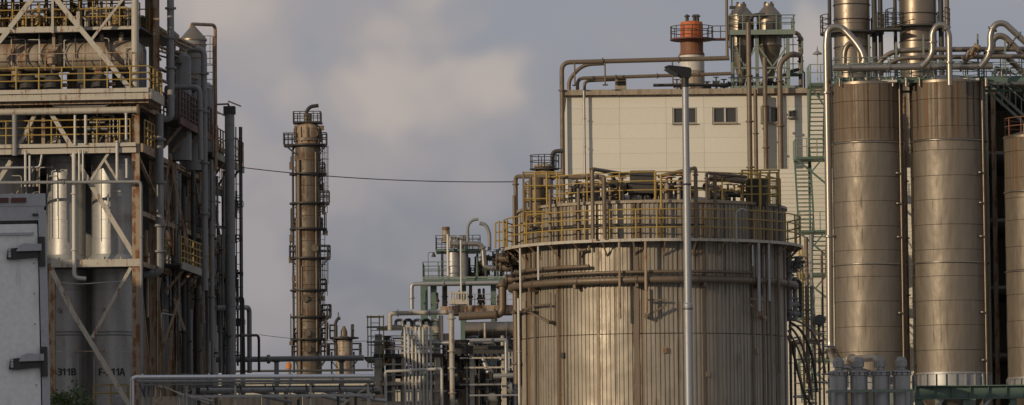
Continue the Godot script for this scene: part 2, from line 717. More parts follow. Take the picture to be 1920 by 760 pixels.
func make_materials() -> void:
	var rust := Color(0.17, 0.070, 0.026)
	var grime := Color(0.075, 0.060, 0.045)
	paint("cream_steel", Color(0.400, 0.372, 0.318), grime, rust, 0.30, 0.36, 0.0, 0.6, 3.4, 3, 0.3)
	paint("rusty_column", Color(0.300, 0.235, 0.165), Color(0.13, 0.085, 0.055), rust, 0.42, 0.47, 0.0, 0.75, 3.0, 9, 0.5)
	paint("yellow_paint", Color(0.310, 0.210, 0.050), Color(0.14, 0.09, 0.03), rust, 0.30, 0.26, 0.0, 0.5, 1.6, 17, 0.3)
	paint("galvanised", Color(0.330, 0.335, 0.340), Color(0.17, 0.165, 0.16), rust, 0.36, 0.10, 0.55, 0.45, 3.0, 21)
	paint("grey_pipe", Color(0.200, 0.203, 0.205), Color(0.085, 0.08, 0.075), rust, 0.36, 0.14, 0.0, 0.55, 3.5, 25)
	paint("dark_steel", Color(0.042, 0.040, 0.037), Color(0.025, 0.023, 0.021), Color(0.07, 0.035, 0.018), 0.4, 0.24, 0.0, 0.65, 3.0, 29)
	paint("brown_pipe", Color(0.150, 0.115, 0.082), Color(0.075, 0.050, 0.032), rust, 0.42, 0.26, 0.25, 0.5, 3.0, 33)
	paint("vessel_jacket", Color(0.360, 0.360, 0.355), Color(0.20, 0.19, 0.175), rust, 0.24, 0.08, 0.55, 0.46, 7.0, 37, 0.7)
	paint("stained_vessel", Color(0.330, 0.285, 0.225), Color(0.16, 0.10, 0.06), Color(0.20, 0.085, 0.03), 0.42, 0.36, 0.2, 0.6, 4.0, 41, 0.8)
	paint("bright_steel", Color(0.310, 0.282, 0.245), Color(0.22, 0.18, 0.13), rust, 0.26, 0.07, 0.85, 0.34, 4.0, 45)
	paint("duct_steel", Color(0.250, 0.210, 0.168), Color(0.15, 0.105, 0.065), Color(0.16, 0.075, 0.03), 0.36, 0.16, 0.8, 0.4, 4.0, 49)
	paint("green_paint", Color(0.082, 0.132, 0.110), Color(0.05, 0.065, 0.052), rust, 0.34, 0.15, 0.0, 0.6, 3.0, 53)
	paint("pale_green_paint", Color(0.165, 0.200, 0.172), Color(0.09, 0.09, 0.07), rust, 0.34, 0.16, 0.0, 0.6, 3.0, 57)
	paint("tower_steel", Color(0.135, 0.112, 0.084), Color(0.055, 0.036, 0.02), Color(0.10, 0.042, 0.017), 0.52, 0.40, 0.35, 0.5, 7.0, 61, 0.55)
	paint("red_brown_paint", Color(0.095, 0.035, 0.028), Color(0.035, 0.02, 0.018), Color(0.11, 0.04, 0.02), 0.4, 0.3, 0.0, 0.65, 2.0, 65)
	paint("orange_paint", Color(0.470, 0.112, 0.026), Color(0.15, 0.05, 0.022), Color(0.16, 0.05, 0.02), 0.4, 0.3, 0.0, 0.6, 4.0, 69, 0.8)
	paint("faded_red_paint", Color(0.20, 0.085, 0.045), Color(0.09, 0.055, 0.035), Color(0.12, 0.05, 0.025), 0.45, 0.35, 0.0, 0.65, 4.0, 73, 0.8)
	paint("white_paint", Color(0.500, 0.485, 0.450), Color(0.26, 0.22, 0.17), rust, 0.34, 0.14, 0.0, 0.5, 3.5, 77, 0.7)
	paint("wall_cream", Color(0.600, 0.578, 0.505), Color(0.42, 0.365, 0.26), Color(0.30, 0.23, 0.15), 0.14, 0.05, 0.0, 0.7, 9.0, 81, 0.8, 0.06)
	paint("wall_cream_pale", Color(0.615, 0.592, 0.520), Color(0.44, 0.385, 0.28), Color(0.32, 0.25, 0.16), 0.12, 0.04, 0.0, 0.7, 9.0, 85, 0.8, 0.06)
	paint("wall_cream_dull", Color(0.585, 0.560, 0.485), Color(0.39, 0.335, 0.24), Color(0.29, 0.22, 0.14), 0.18, 0.06, 0.0, 0.7, 9.0, 89, 0.8, 0.06)
	paint("siding_grey", Color(0.400, 0.375, 0.300), Color(0.25, 0.22, 0.17), Color(0.2, 0.14, 0.09), 0.36, 0.12, 0.0, 0.7, 6.0, 93, 0.7)
	paint("parapet_metal", Color(0.30, 0.25, 0.185), Color(0.16, 0.12, 0.085), rust, 0.45, 0.2, 0.0, 0.6, 4.0, 97)
	paint("concrete", Color(0.30, 0.29, 0.27), Color(0.17, 0.16, 0.145), Color(0.12, 0.11, 0.10), 0.4, 0.2, 0.0, 0.9, 8.0, 105, 0.2)
	paint("truck_paint", Color(0.740, 0.745, 0.750), Color(0.29, 0.285, 0.275), Color(0.22, 0.20, 0.18), 0.30, 0.10, 0.0, 0.38, 1.6, 109, 0.7)
	paint("truck_frame", Color(0.360, 0.375, 0.400), Color(0.13, 0.13, 0.13), Color(0.12, 0.08, 0.05), 0.32, 0.12, 0.4, 0.4, 1.2, 113, 0.6)
	paint("lamp_pole", Color(0.300, 0.310, 0.325), Color(0.30, 0.30, 0.30), Color(0.25, 0.19, 0.13), 0.30, 0.07, 0.5, 0.48, 1.4, 117, 0.6)
	paint("silver_steel", Color(0.55, 0.56, 0.58), Color(0.22, 0.215, 0.21), rust, 0.26, 0.05, 0.9, 0.3, 3.0, 121, 0.4)
	plain("black_iron", Color(0.018, 0.017, 0.017), 0.6)
	plain("rubber", Color(0.022, 0.022, 0.023), 0.85)
	plain("red_lens", Color(0.085, 0.018, 0.013), 0.3)
	plain("letter_black", Color(0.02, 0.02, 0.02), 0.7)
	plain("lamp_head", Color(0.016, 0.016, 0.017), 0.55)
	plain("diffuser", Color(0.07, 0.07, 0.068), 0.3)
	plain("bark", Color(0.07, 0.052, 0.038), 0.9)
	plain("orange_cap", Color(0.45, 0.16, 0.03), 0.6)
	var glass := plain("window_glass", Color(0.045, 0.042, 0.038), 0.12)
	glass.metallic_specular = 0.6
	plain("window_frame", Color(0.30, 0.28, 0.235), 0.5)
	for k in 3:
		var leaf := plain("leaf_%d" % k, [Color(0.055, 0.080, 0.024), Color(0.070, 0.095, 0.028), Color(0.042, 0.066, 0.020)][k], 0.6)
		leaf.backlight_enabled = true
		leaf.backlight = lin(Color(0.02, 0.035, 0.008))
		leaf.cull_mode = BaseMaterial3D.CULL_DISABLED
	var umber := Color(0.060, 0.034, 0.019)
	var ochre := Color(0.19, 0.095, 0.034)
	shell_paint("tank_cladding", 2048, 512, Color(0.300, 0.266, 0.217), 0.5, [[-70.0, 5.0, 0.0, 1.1, 0.75, ochre * 0.6], [-60.0, 2.0, 0.0, 1.1, 0.5, umber], [-45.0, 2.6, 0.0, 1.1, 0.85, ochre * 0.55], [-41.0, 1.2, 0.0, 0.9, 0.6, umber], [-25.4, 1.0, 0.0, 1.1, 0.9, umber], [-33.0, 1.6, 0.0, 0.3, 0.6, umber], [-17.5, 1.0, 0.0, 0.6, 0.45, umber], [-8.7, 3.0, 0.0, 1.1, 0.97, umber], [-6.2, 1.4, 0.0, 1.1, 0.6, ochre * 0.6], [2.5, 2.0, 0.0, 0.28, 0.7, umber], [9.0, 1.2, 0.0, 0.7, 0.4, umber], [20.0, 1.8, 0.0, 1.1, 0.7, ochre * 0.7], [17.0, 2.5, 0.0, 0.3, 0.8, umber], [30.0, 1.5, 0.0, 0.35, 0.6, umber], [45.0, 2.2, 0.0, 1.1, 0.8, umber], [55.0, 1.6, 0.0, 1.1, 0.75, umber], [63.0, 3.0, 0.0, 1.1, 0.7, umber], [75.0, 3.0, 0.0, 1.1, 0.7, umber], [-82.0, 4.0, 0.0, 1.1, 0.7, umber]], 0.34, 0.5, 201, 16.0, [])
	shell_paint("silo_steel_one", 1024, 512, Color(0.192, 0.165, 0.134), 0.20, [[-29.0, 4.0, 0.0, 0.165, 1.0, ochre * 0.7], [-9.0, 2.6, 0.0, 0.17, 0.95, ochre * 0.55], [-3.0, 2.6, 0.0, 0.165, 1.0, umber * 0.7], [16.0, 2.0, 0.0, 0.165, 1.0, umber * 0.7], [33.0, 3.0, 0.0, 0.165, 1.0, umber * 0.7], [44.0, 5.0, 0.0, 0.17, 0.95, ochre * 0.5], [-48.0, 5.0, 0.0, 0.17, 0.95, ochre * 0.6], [60.0, 4.0, 0.0, 0.165, 1.0, umber * 0.7]], 0.52, 0.54, 221, 20.0, [], 0.154)
	shell_paint("silo_steel_two", 1024, 512, Color(0.188, 0.163, 0.133), 0.20, [[-38.0, 4.5, 0.0, 0.165, 1.0, ochre * 0.7], [-21.0, 3.0, 0.0, 0.17, 0.95, ochre * 0.5], [1.5, 3.4, 0.0, 0.165, 1.0, umber * 0.7], [10.0, 2.0, 0.0, 0.17, 0.95, ochre * 0.5], [26.0, 3.0, 0.0, 0.165, 1.0, umber * 0.7], [38.0, 2.4, 0.0, 0.165, 1.0, umber * 0.7], [52.0, 4.0, 0.0, 0.165, 1.0, umber * 0.7], [-58.0, 4.0, 0.0, 0.165, 1.0, umber * 0.7]], 0.52, 0.54, 241, 20.0, [], 0.153)


func build_ground() -> void:
	var g := MeshInstance3D.new()
	var pm := PlaneMesh.new()
	pm.size = Vector2(7000, 7000)
	g.mesh = pm
	g.name = "ground"
	g.material_override = M.concrete
	g.set_meta("kind", "structure")
	add_child(g)


func build_shade_halls() -> void:
	# unseen halls added to shade the truck, tree, rack and structure foot
	var t := thing("shade_hall", "low grey hall added outside the view to shade the parked truck", "building", Vector3(-29, 0, -50))
	box("wall", Vector3(-29, 5.4, -50), Vector3(16, 10.8, 124), M.siding_grey, t)
	box("roof", Vector3(-29, 10.95, -50), Vector3(16.6, 0.3, 124.6), M.parapet_metal, t)
	t = thing("shade_hall", "tall grey hall added outside the view to shade the process structure", "building", Vector3(-52, 0, -149))
	box("wall", Vector3(-52, 10.0, -149), Vector3(24, 20.0, 41), M.siding_grey, t)
	box("roof", Vector3(-52, 20.15, -149), Vector3(24.6, 0.3, 41.6), M.parapet_metal, t)
	# unseen tall hall added between the sun and the tank to shade its flank
	t = thing("tall_shade_hall", "tall narrow hall added outside the view to shade the tank flank", "building", Vector3(-47, 0, -103.4))
	box("wall", Vector3(-47, 19.0, -103.4), Vector3(6, 38.0, 22.8), M.siding_grey, t)
	box("roof", Vector3(-47, 38.15, -103.4), Vector3(6.4, 0.3, 23.2), M.parapet_metal, t)


# ---------------------------------------------------------------- the cream building

const D_WALL := 250.0

func build_main_building() -> void:
	var d := D_WALL
	var xl := P(1064, 400, d).x
	var xr := P(1556, 400, d).x
	var top := hgt(172, d)
	var t := thing("panel_building", "tall cream metal clad building rising behind the round yellow railed tank", "building", Vector3((xl + xr) / 2, 0, -d - 9))
	box("body", Vector3((xl + xr) / 2, (top - 0.1) / 2, -d - 9.1), Vector3(xr - xl - 0.04, top - 0.1, 18.0), M.wall_cream_dull, t)
	box("parapet", Vector3((xl + xr) / 2, top - 0.12, -d - 8.9), Vector3(xr - xl + 0.3, 0.30, 18.6), M.parapet_metal, t)
	box("flashing", Vector3((xl + xr) / 2, top - 0.30, -d + 0.05), Vector3(xr - xl + 0.2, 0.07, 0.3), M.rusty_column, t)
	# wall panels, each a sheet of its own with an open joint round it; windows leave gaps in the second row
	var cols := [1064.0, 1163.0, 1250.0, 1321.0, 1402.0, 1479.0, 1556.0]
	var holes := [[1262.0, 1306.0], [1337.0, 1382.0], [1428.0, 1460.0]]
	var rows := [181.0, 205.0, 235.0, 262.0, 290.0, 318.0]
	while rows[-1] < 1000.0:
		rows.append(rows[-1] + 28.0)
	var coats := [M.wall_cream, M.wall_cream_pale, M.wall_cream_dull, M.wall_cream]
	for j in rows.size() - 1:
		var y1 := hgt(rows[j], d)
		var y0 := hgt(rows[j + 1], d)
		for i in cols.size() - 1:
			var spans := [[cols[i], cols[i + 1]]]
			if j == 1:
				for h in holes:
					var next := []
					for s in spans:
						if h[1] <= s[0] or h[0] >= s[1]:
							next.append(s)
							continue
						if h[0] > s[0]:
							next.append([s[0], h[0]])
						if h[1] < s[1]:
							next.append([h[1], s[1]])
					spans = next
			for s in spans:
				var a := P(s[0], 300, d).x
				var b := P(s[1], 300, d).x
				box("panel", Vector3((a + b) / 2, (y0 + y1) / 2, -d + 0.02 + rng.randf() * 0.012), Vector3(b - a - 0.010, y1 - y0 - 0.006, 0.06), coats[rng.randi() % 4], t)
	for h in holes:
		window(t, h[0], h[1], 205, 235, d, 2)
	window(t, 1478, 1495, 212, 226, d - 0.08, 1)
	# the lower annex in front, clad in fine horizontal laps
	var ax0 := P(1426, 500, 248).x
	var ax1 := P(1722, 500, 248).x
	var ah := hgt(318, 248)
	var an := thing("annex", "lower annex with fine horizontal siding behind the green stair tower", "building", Vector3((ax0 + ax1) / 2, 0, -249.5))
	box("body", Vector3((ax0 + ax1) / 2, ah / 2 - 0.05, -249.3), Vector3(ax1 - ax0, ah - 0.1, 2.4), M.siding_grey, an)
	var n := int(ah / 0.235)
	for k in n:
		var y := k * 0.235 + 0.12
		var turn := Basis(Vector3.RIGHT, deg_to_rad(-7.0))
		box("lap_board", Vector3((ax0 + ax1) / 2, y, -248.08), Vector3(ax1 - ax0 - 0.02, 0.24, 0.018), [M.wall_cream_pale, M.wall_cream_dull, M.wall_cream][rng.randi() % 3], an, turn)


func window(t: Node3D, x0: float, x1: float, y0: float, y1: float, d: float, panes: int) -> void:
	var a := P(x0, 220, d)
	var b := P(x1, 220, d)
	var top := hgt(y0, d)
	var low := hgt(y1, d)
	var g := part("window", t, Vector3((a.x + b.x) / 2, (top + low) / 2, -d))
	var w := b.x - a.x
	box("reveal", Vector3((a.x + b.x) / 2, (top + low) / 2, -d - 0.10), Vector3(w, top - low, 0.08), M.black_iron, g)
	for s in [a.x + 0.03, b.x - 0.03]:
		box("frame", Vector3(s, (top + low) / 2, -d + 0.03), Vector3(0.07, top - low, 0.12), M.window_frame, g)
	for s in [top - 0.03, low + 0.03]:
		box("frame", Vector3((a.x + b.x) / 2, s, -d + 0.033), Vector3(w - 0.13, 0.06, 0.11), M.window_frame, g)
	box("sill", Vector3((a.x + b.x) / 2, low - 0.03, -d + 0.1), Vector3(w + 0.14, 0.05, 0.18), M.parapet_metal, g)
	for k in panes:
		var pw := (w - 0.14) / panes
		var cx := a.x + 0.07 + pw * (k + 0.5)
		var tilt := Basis(Vector3.UP, deg_to_rad(rng.randf_range(-1.0, 1.0)))
		box("pane", Vector3(cx, (top + low) / 2, -d - 0.03 - 0.012 * k), Vector3(pw - 0.03, top - low - 0.12, 0.012), M.window_glass, g, tilt)
		if k > 0:
			box("mullion", Vector3(a.x + 0.07 + pw * k, (top + low) / 2, -d + 0.03), Vector3(0.09, top - low - 0.12, 0.09), M.white_paint, g)


func build_roof_equipment() -> void:
	var d := D_WALL
	var roof := hgt(172, d + 2.0)
	# pipes that climb the facade and run over the roof
	pipe("roof_pipe", "brown pipe climbing the building's corner and running over its roof to the hoppers", path([[1060, 760, 249.6], [1060, 117, 249.6], [1368, 109, 249.6]]), 0.13, M.brown_pipe, "", 0.5, [0.2, 0.45, 0.62, 0.75, 0.9])
	pipe("roof_pipe", "brown pipe bending up from the roof edge under the long roof pipe", path([[1067, 172, 251], [1067, 150, 251], [1092, 121, 251], [1134, 119, 251]]), 0.11, M.brown_pipe, "", 0.6)
	pipe("roof_pipe", "long brown pipe lying low over the roof towards the hopper frame", path([[1083, 172, 250.5], [1083, 147, 250.5], [1372, 138, 250.5]]), 0.10, M.brown_pipe, "", 0.5, [0.3, 0.55, 0.8])
	pipe("roof_pipe", "short brown roof pipe bending beside the small roof box", path([[1096, 172, 252], [1096, 152, 252], [1160, 149, 252]]), 0.09, M.brown_pipe, "", 0.6)
	for x in [1078, 1135, 1262]:
		var s := thing("pipe_support", "thin post holding the long brown roof pipe", "post", Vector3(P(x, 150, 249).x, roof, -249), "posts under the roof pipes")
		rod("post", Vector3(P(x, 150, 249).x, roof, -249), Vector3(P(x, 150, 249).x, hgt(118, 249), -249.5), 0.045, M.brown_pipe, s)
		box("foot_plate", Vector3(P(x, 150, 249).x, roof + 0.03, -249), Vector3(0.3, 0.05, 0.3), M.dark_steel, s)
	pipe("drain_pipe", "pale blue grey drain pipe running down the cream wall", path([[1095, 170, 249.6], [1095, 700, 249.6]]), 0.07, M.galvanised, "", 0.0, [0.1, 0.2, 0.3])
	for a in [[1413, 42, 0.14], [1424.5, 168, 0.11], [1443, 102, 0.13], [1471, 105, 0.15]]:
		var pts := path([[a[0], 760, 248.9], [a[0], a[1], 248.9]])
		if a[0] == 1443:
			pts = path([[1443, 760, 248.9], [1443, 108, 248.9]])
		if a[0] == 1471:
			pts = path([[1471, 760, 248.9], [1471, 118, 248.9], [1484, 100, 248.9], [1500, 104, 250]])
		var lab: String = {1413: "tall brown riser standing between the two roof hoppers and down the wall", 1424.5: "thin brown riser ending at the parapet beside the window", 1443: "brown riser rising in front of the second roof hopper", 1471: "thick brown riser with a hooked top beside the hopper frame"}[a[0]]
		pipe("riser_pipe", lab, pts, a[2], M.brown_pipe, "", 0.5, [0.3, 0.5, 0.62, 0.74, 0.86])
	# small box on the roof
	var b := P(1164, 158, d + 1.5)
	var v := thing("vent_box", "small square vent box with dark louvre on the roof", "vent", Vector3(b.x, roof, b.z))
	box("casing", Vector3(b.x, (roof + hgt(145, d + 1.5)) / 2, b.z), Vector3(0.62, hgt(145, d + 1.5) - roof, 0.6), M.parapet_metal, v)
	for k in 4:
		box("louvre_blade", Vector3(b.x + 0.03, roof + 0.25 + k * 0.14, b.z + 0.31), Vector3(0.46, 0.12, 0.03), M.black_iron, v, Basis(Vector3.RIGHT, 0.5))
	# the orange, red and white chimney
	var dc := d + 7.0
	var c := P(1298, 140, dc)
	var base := roof
	c.y = base
	var k := dc / FOCAL
	var ch := thing("chimney", "banded chimney on the roof, orange above brown red and white", "chimney", c)
	var y0 := hgt(45, dc)
	lathe("base_ring", c, [[0.86, 0], [0.86, 0.5], [0.72, 0.55], [0.72, hgt(137, dc) - base]], M.stained_vessel, ch, 28)
	lathe("white_band", c, [[0.715, hgt(137, dc) - base], [0.715, hgt(108, dc) - base]], M.white_paint, ch, 28)
	lathe("brown_band", c, [[0.72, hgt(108, dc) - base], [0.75, hgt(106, dc) - base], [0.66, hgt(100, dc) - base], [0.66, hgt(80, dc) - base]], M.faded_red_paint, ch, 28)
	lathe("orange_band", c, [[0.66, hgt(80, dc) - base], [0.66, y0 - base - 0.15], [0.62, y0 - base], [0.0, y0 - base + 0.1]], M.orange_paint, ch, 28)
	for dx in [-0.25, 0.18, 0.35]:
		rod("vent_stub", Vector3(c.x + dx, y0, c.z), Vector3(c.x + dx, y0 + 0.28, c.z), 0.1, M.dark_steel, ch)
		put("vent_cap", lathe_mesh([[0.0, 0.0], [0.17, 0.03], [0.17, 0.1], [0.0, 0.2]], 10), M.dark_steel, ch, Transform3D(Basis.IDENTITY, Vector3(c.x + dx, y0 + 0.28, c.z)))
	var deck := hgt(77, dc)
	lathe("platform", Vector3(c.x, deck, c.z), [[0.66, -0.06], [1.25, -0.06], [1.25, 0.02], [0.66, 0.02]], M.red_brown_paint, ch, 28)
	railing(ch, arc_points(Vector3(c.x, deck, c.z), 1.22, 0, TAU, 0.25), 0.72, M.dark_steel, 0.55, 2, 0.025)
	box("walkway", Vector3(c.x + 1.8, deck - 0.02, c.z), Vector3(1.6, 0.08, 0.8), M.red_brown_paint, ch)
	railing(ch, PackedVector3Array([Vector3(c.x + 1.2, deck, c.z + 0.38), Vector3(c.x + 2.6, deck, c.z + 0.38)]), 0.72, M.dark_steel, 0.45, 2, 0.025)
	ladder(ch, Vector3(c.x + 2.45, base, c.z + 0.2), Vector3(c.x + 2.45, deck + 0.8, c.z + 0.2), Vector3(0.4, 0, 0), M.dark_steel)
	# low clutter at the chimney's foot
	for q in 9:
		var p := P(rng.randf_range(1262, 1366), 165, d + 3.5 + rng.randf() * 2.0)
		var g := thing("valve_stub", "short flanged stub with a handwheel low on the roof by the chimney", "valve", Vector3(p.x, roof, p.z), "valves at the chimney's foot")
		var hh := rng.randf_range(0.25, 0.7)
		rod("pipe_stub", Vector3(p.x, roof, p.z), Vector3(p.x, roof + hh, p.z), 0.08, M.brown_pipe, g)
		valve(g, Vector3(p.x, roof + hh, p.z), Vector3.RIGHT, 0.1, M.dark_steel, M.dark_steel)
	pipe("roof_pipe", "low dark pipe lying by the chimney's foot", path([[1225, 160, d + 3.0], [1300, 159, d + 3.0], [1365, 161, d + 3.0]]), 0.09, M.dark_steel)
	# two hoppers in a green frame
	var dh := d + 3.0
	var hb := P(1430, 168, dh)
	var deck_y := hgt(70, dh)
	var fr := thing("hopper_frame", "pale green steel frame with platform carrying the two roof hoppers", "frame", Vector3(hb.x, roof, hb.z))
	for x in [1374, 1420, 1478]:
		for z in [dh - 1.1, dh + 1.3]:
			var q := P(x, 120, z)
			bar("leg", Vector3(q.x, roof, q.z), Vector3(q.x, deck_y, q.z), 0.2, 0.2, M.pale_green_paint, fr)
	for a in [[1374, 1420, 84, 166], [1420, 1374, 84, 166], [1420, 1478, 84, 166], [1478, 1420, 84, 166]]:
		bar("brace", P(a[0], a[2], dh - 1.12), P(a[1], a[3], dh - 1.12), 0.09, 0.09, M.pale_green_paint, fr, "box")
	for y in [128, 146]:
		bar("beam", P(1376, y, dh - 1.2), Vector3(P(1480, y, dh - 1.2).x, P(1376, y, dh - 1.2).y, -dh + 1.2), 0.1, 0.14, M.pale_green_paint, fr)
	bar("beam", P(1374, 164, dh - 1.2), Vector3(P(1500, 164, dh - 1.2).x, P(1374, 164, dh - 1.2).y, -dh + 1.2), 0.14, 0.16, M.pale_green_paint, fr)
	var px0 := P(1366, 70, dh).x
	var px1 := P(1488, 70, dh).x
	box("deck", Vector3((px0 + px1) / 2, deck_y, -dh), Vector3(px1 - px0, 0.07, 3.2), M.pale_green_paint, fr)
	box("fascia", Vector3((px0 + px1) / 2, deck_y - 0.02, -dh + 1.63), Vector3(px1 - px0, 0.28, 0.05), M.pale_green_paint, fr)
	railing(fr, PackedVector3Array([Vector3(px0, deck_y, -dh - 1.5), Vector3(px0, deck_y, -dh + 1.55), Vector3(px1, deck_y, -dh + 1.55), Vector3(px1, deck_y, -dh - 1.5)]), 0.95, M.pale_green_paint, 0.95, 2, 0.028)
	railing(fr, PackedVector3Array([P(1466, 70, dh - 1.0), P(1487, 70, dh - 1.0)]), 1.1, M.pale_green_paint, 0.6, 3, 0.028)
	for y in [104, 140]:
		var q := P(1486, y, dh)
		box("side_deck", Vector3(q.x, q.y, q.z), Vector3(1.1, 0.07, 1.6), M.green_paint, fr)
		railing(fr, PackedVector3Array([q + Vector3(-0.5, 0, 0.8), q + Vector3(0.55, 0, 0.8)]), 0.95, M.pale_green_paint, 0.5, 2, 0.025)
	ladder(fr, P(1381, 164, dh - 1.3), P(1381, 70, dh - 1.3), Vector3(0.4, 0, 0), M.pale_green_paint)
	for hx in [[1391, 23.5, "duct_steel", "dull steel hopper with conical foot next to the tall mast"], [1443, 23.5, "duct_steel", "second steel hopper with conical foot over the building's small window"]]:
		var q := P(hx[0], 100, dh)
		var r: float = hx[1] * dh / FOCAL
		var foot := hgt(162, dh)
		var h := thing("roof_hopper", hx[3], "hopper", Vector3(q.x, foot, q.z), "hoppers on the roof frame")
		lathe("cone", Vector3(q.x, foot, q.z), [[0.16, 0.0], [r - 0.02, hgt(92, dh) - foot]], M[hx[2]], h, 30)
		lathe("shell", Vector3(q.x, foot, q.z), [[r, hgt(92, dh) - foot], [r, hgt(34, dh) - foot]], M[hx[2]], h, 30)
		lathe("lid", Vector3(q.x, foot, q.z), [[r + 0.02, hgt(35, dh) - foot], [r + 0.02, hgt(33, dh) - foot], [0.3, hgt(17, dh) - foot], [0.3, hgt(12, dh) - foot], [0.0, hgt(12, dh) - foot]], M[hx[2]], h, 30)
		for y in [36, 52, 74, 92]:
			ring("hoop", Vector3(q.x, hgt(y, dh), q.z), r + 0.01, 0.025, M[hx[2]], h, 30, 5)
		for a in [-0.2, 0.15]:
			rod("nozzle", Vector3(q.x + a, hgt(14, dh), q.z), Vector3(q.x + a, hgt(8, dh), q.z), 0.07, M.dark_steel, h)
		box("inspection_frame", Vector3(q.x + r * 0.2, hgt(56, dh), q.z + r * 0.99), Vector3(0.75, 0.55, 0.06), M.dark_steel, h)
		rod("outlet", Vector3(q.x, roof + 0.1, q.z), Vector3(q.x, foot, q.z), 0.15, M.brown_pipe, h)
	pipe("roof_pipe", "short dark pipe crossing between the tops of the two hoppers", path([[1404, 47, dh - 0.9], [1410, 28, dh - 0.9], [1436, 28, dh - 0.9]]), 0.11, M.dark_steel, "", 0.4)
	pipe("roof_pipe", "dark arm reaching left from the first hopper's lid", path([[1368, 14, dh], [1398, 14, dh]]), 0.09, M.dark_steel)
	pipe("roof_pipe", "brown pipe looping down beside the second hopper's platform", path([[1470, 61, dh], [1501, 61, dh], [1502, 168, dh]]), 0.12, M.brown_pipe, "", 0.45, [0.3, 0.6])
	pipe("roof_pipe", "thin brown pipe standing at the corner of the hopper frame", path([[1509, 170, dh], [1509, 135, dh]]), 0.05, M.brown_pipe)
	pipe("roof_pipe", "dark pipe bent low beside the hopper frame's foot", path([[1474, 136, dh], [1500, 130, dh], [1506, 136, dh]]), 0.1, M.dark_steel)
	var mp := path([[1364, 112, dh - 1.5], [1364, -40, dh - 1.5]])
	pipe("mast", "tall thin mast rising beside the first roof hopper", mp, 0.085, M.brown_pipe)
	mp = path([[1373, 30, dh - 1.0], [1373, -20, dh - 1.0]])
	pipe("mast", "thinner dark rod standing behind the first hopper's mast", mp, 0.03, M.dark_steel)
	for q in 7:
		var p := P(1372 + q * 17, 158, dh - 0.4 + rng.randf())
		var g := thing("valve_stub", "small valve under the hoppers on the roof", "valve", Vector3(p.x, roof, p.z), "valves under the roof hoppers")
		rod("pipe_stub", Vector3(p.x, roof, p.z), p, 0.07, M.brown_pipe, g)
		valve(g, p, Vector3.RIGHT, 0.11, M.dark_steel, M.green_paint)
	# little lamp on a pole by the stair head
	var lp := P(1533, 160, 244)
	var g2 := thing("roof_lamp", "small hooded lamp on a thin pole at the stair head", "lamp", lp)
	rod("pole", lp, P(1533, 100, 244), 0.035, M.galvanised, g2)
	put("hood", lathe_mesh([[0.0, 0.0], [0.26, 0.0], [0.26, 0.05], [0.05, 0.2], [0.03, 0.35], [0.0, 0.35]], 14), M.grey_pipe, g2, Transform3D(Basis.IDENTITY, P(1533, 102, 244)))
	rod("lightning_rod", P(1533, 94, 244), P(1533, 86, 244), 0.012, M.dark_steel, g2)


# ---------------------------------------------------------------- the process structure on the left

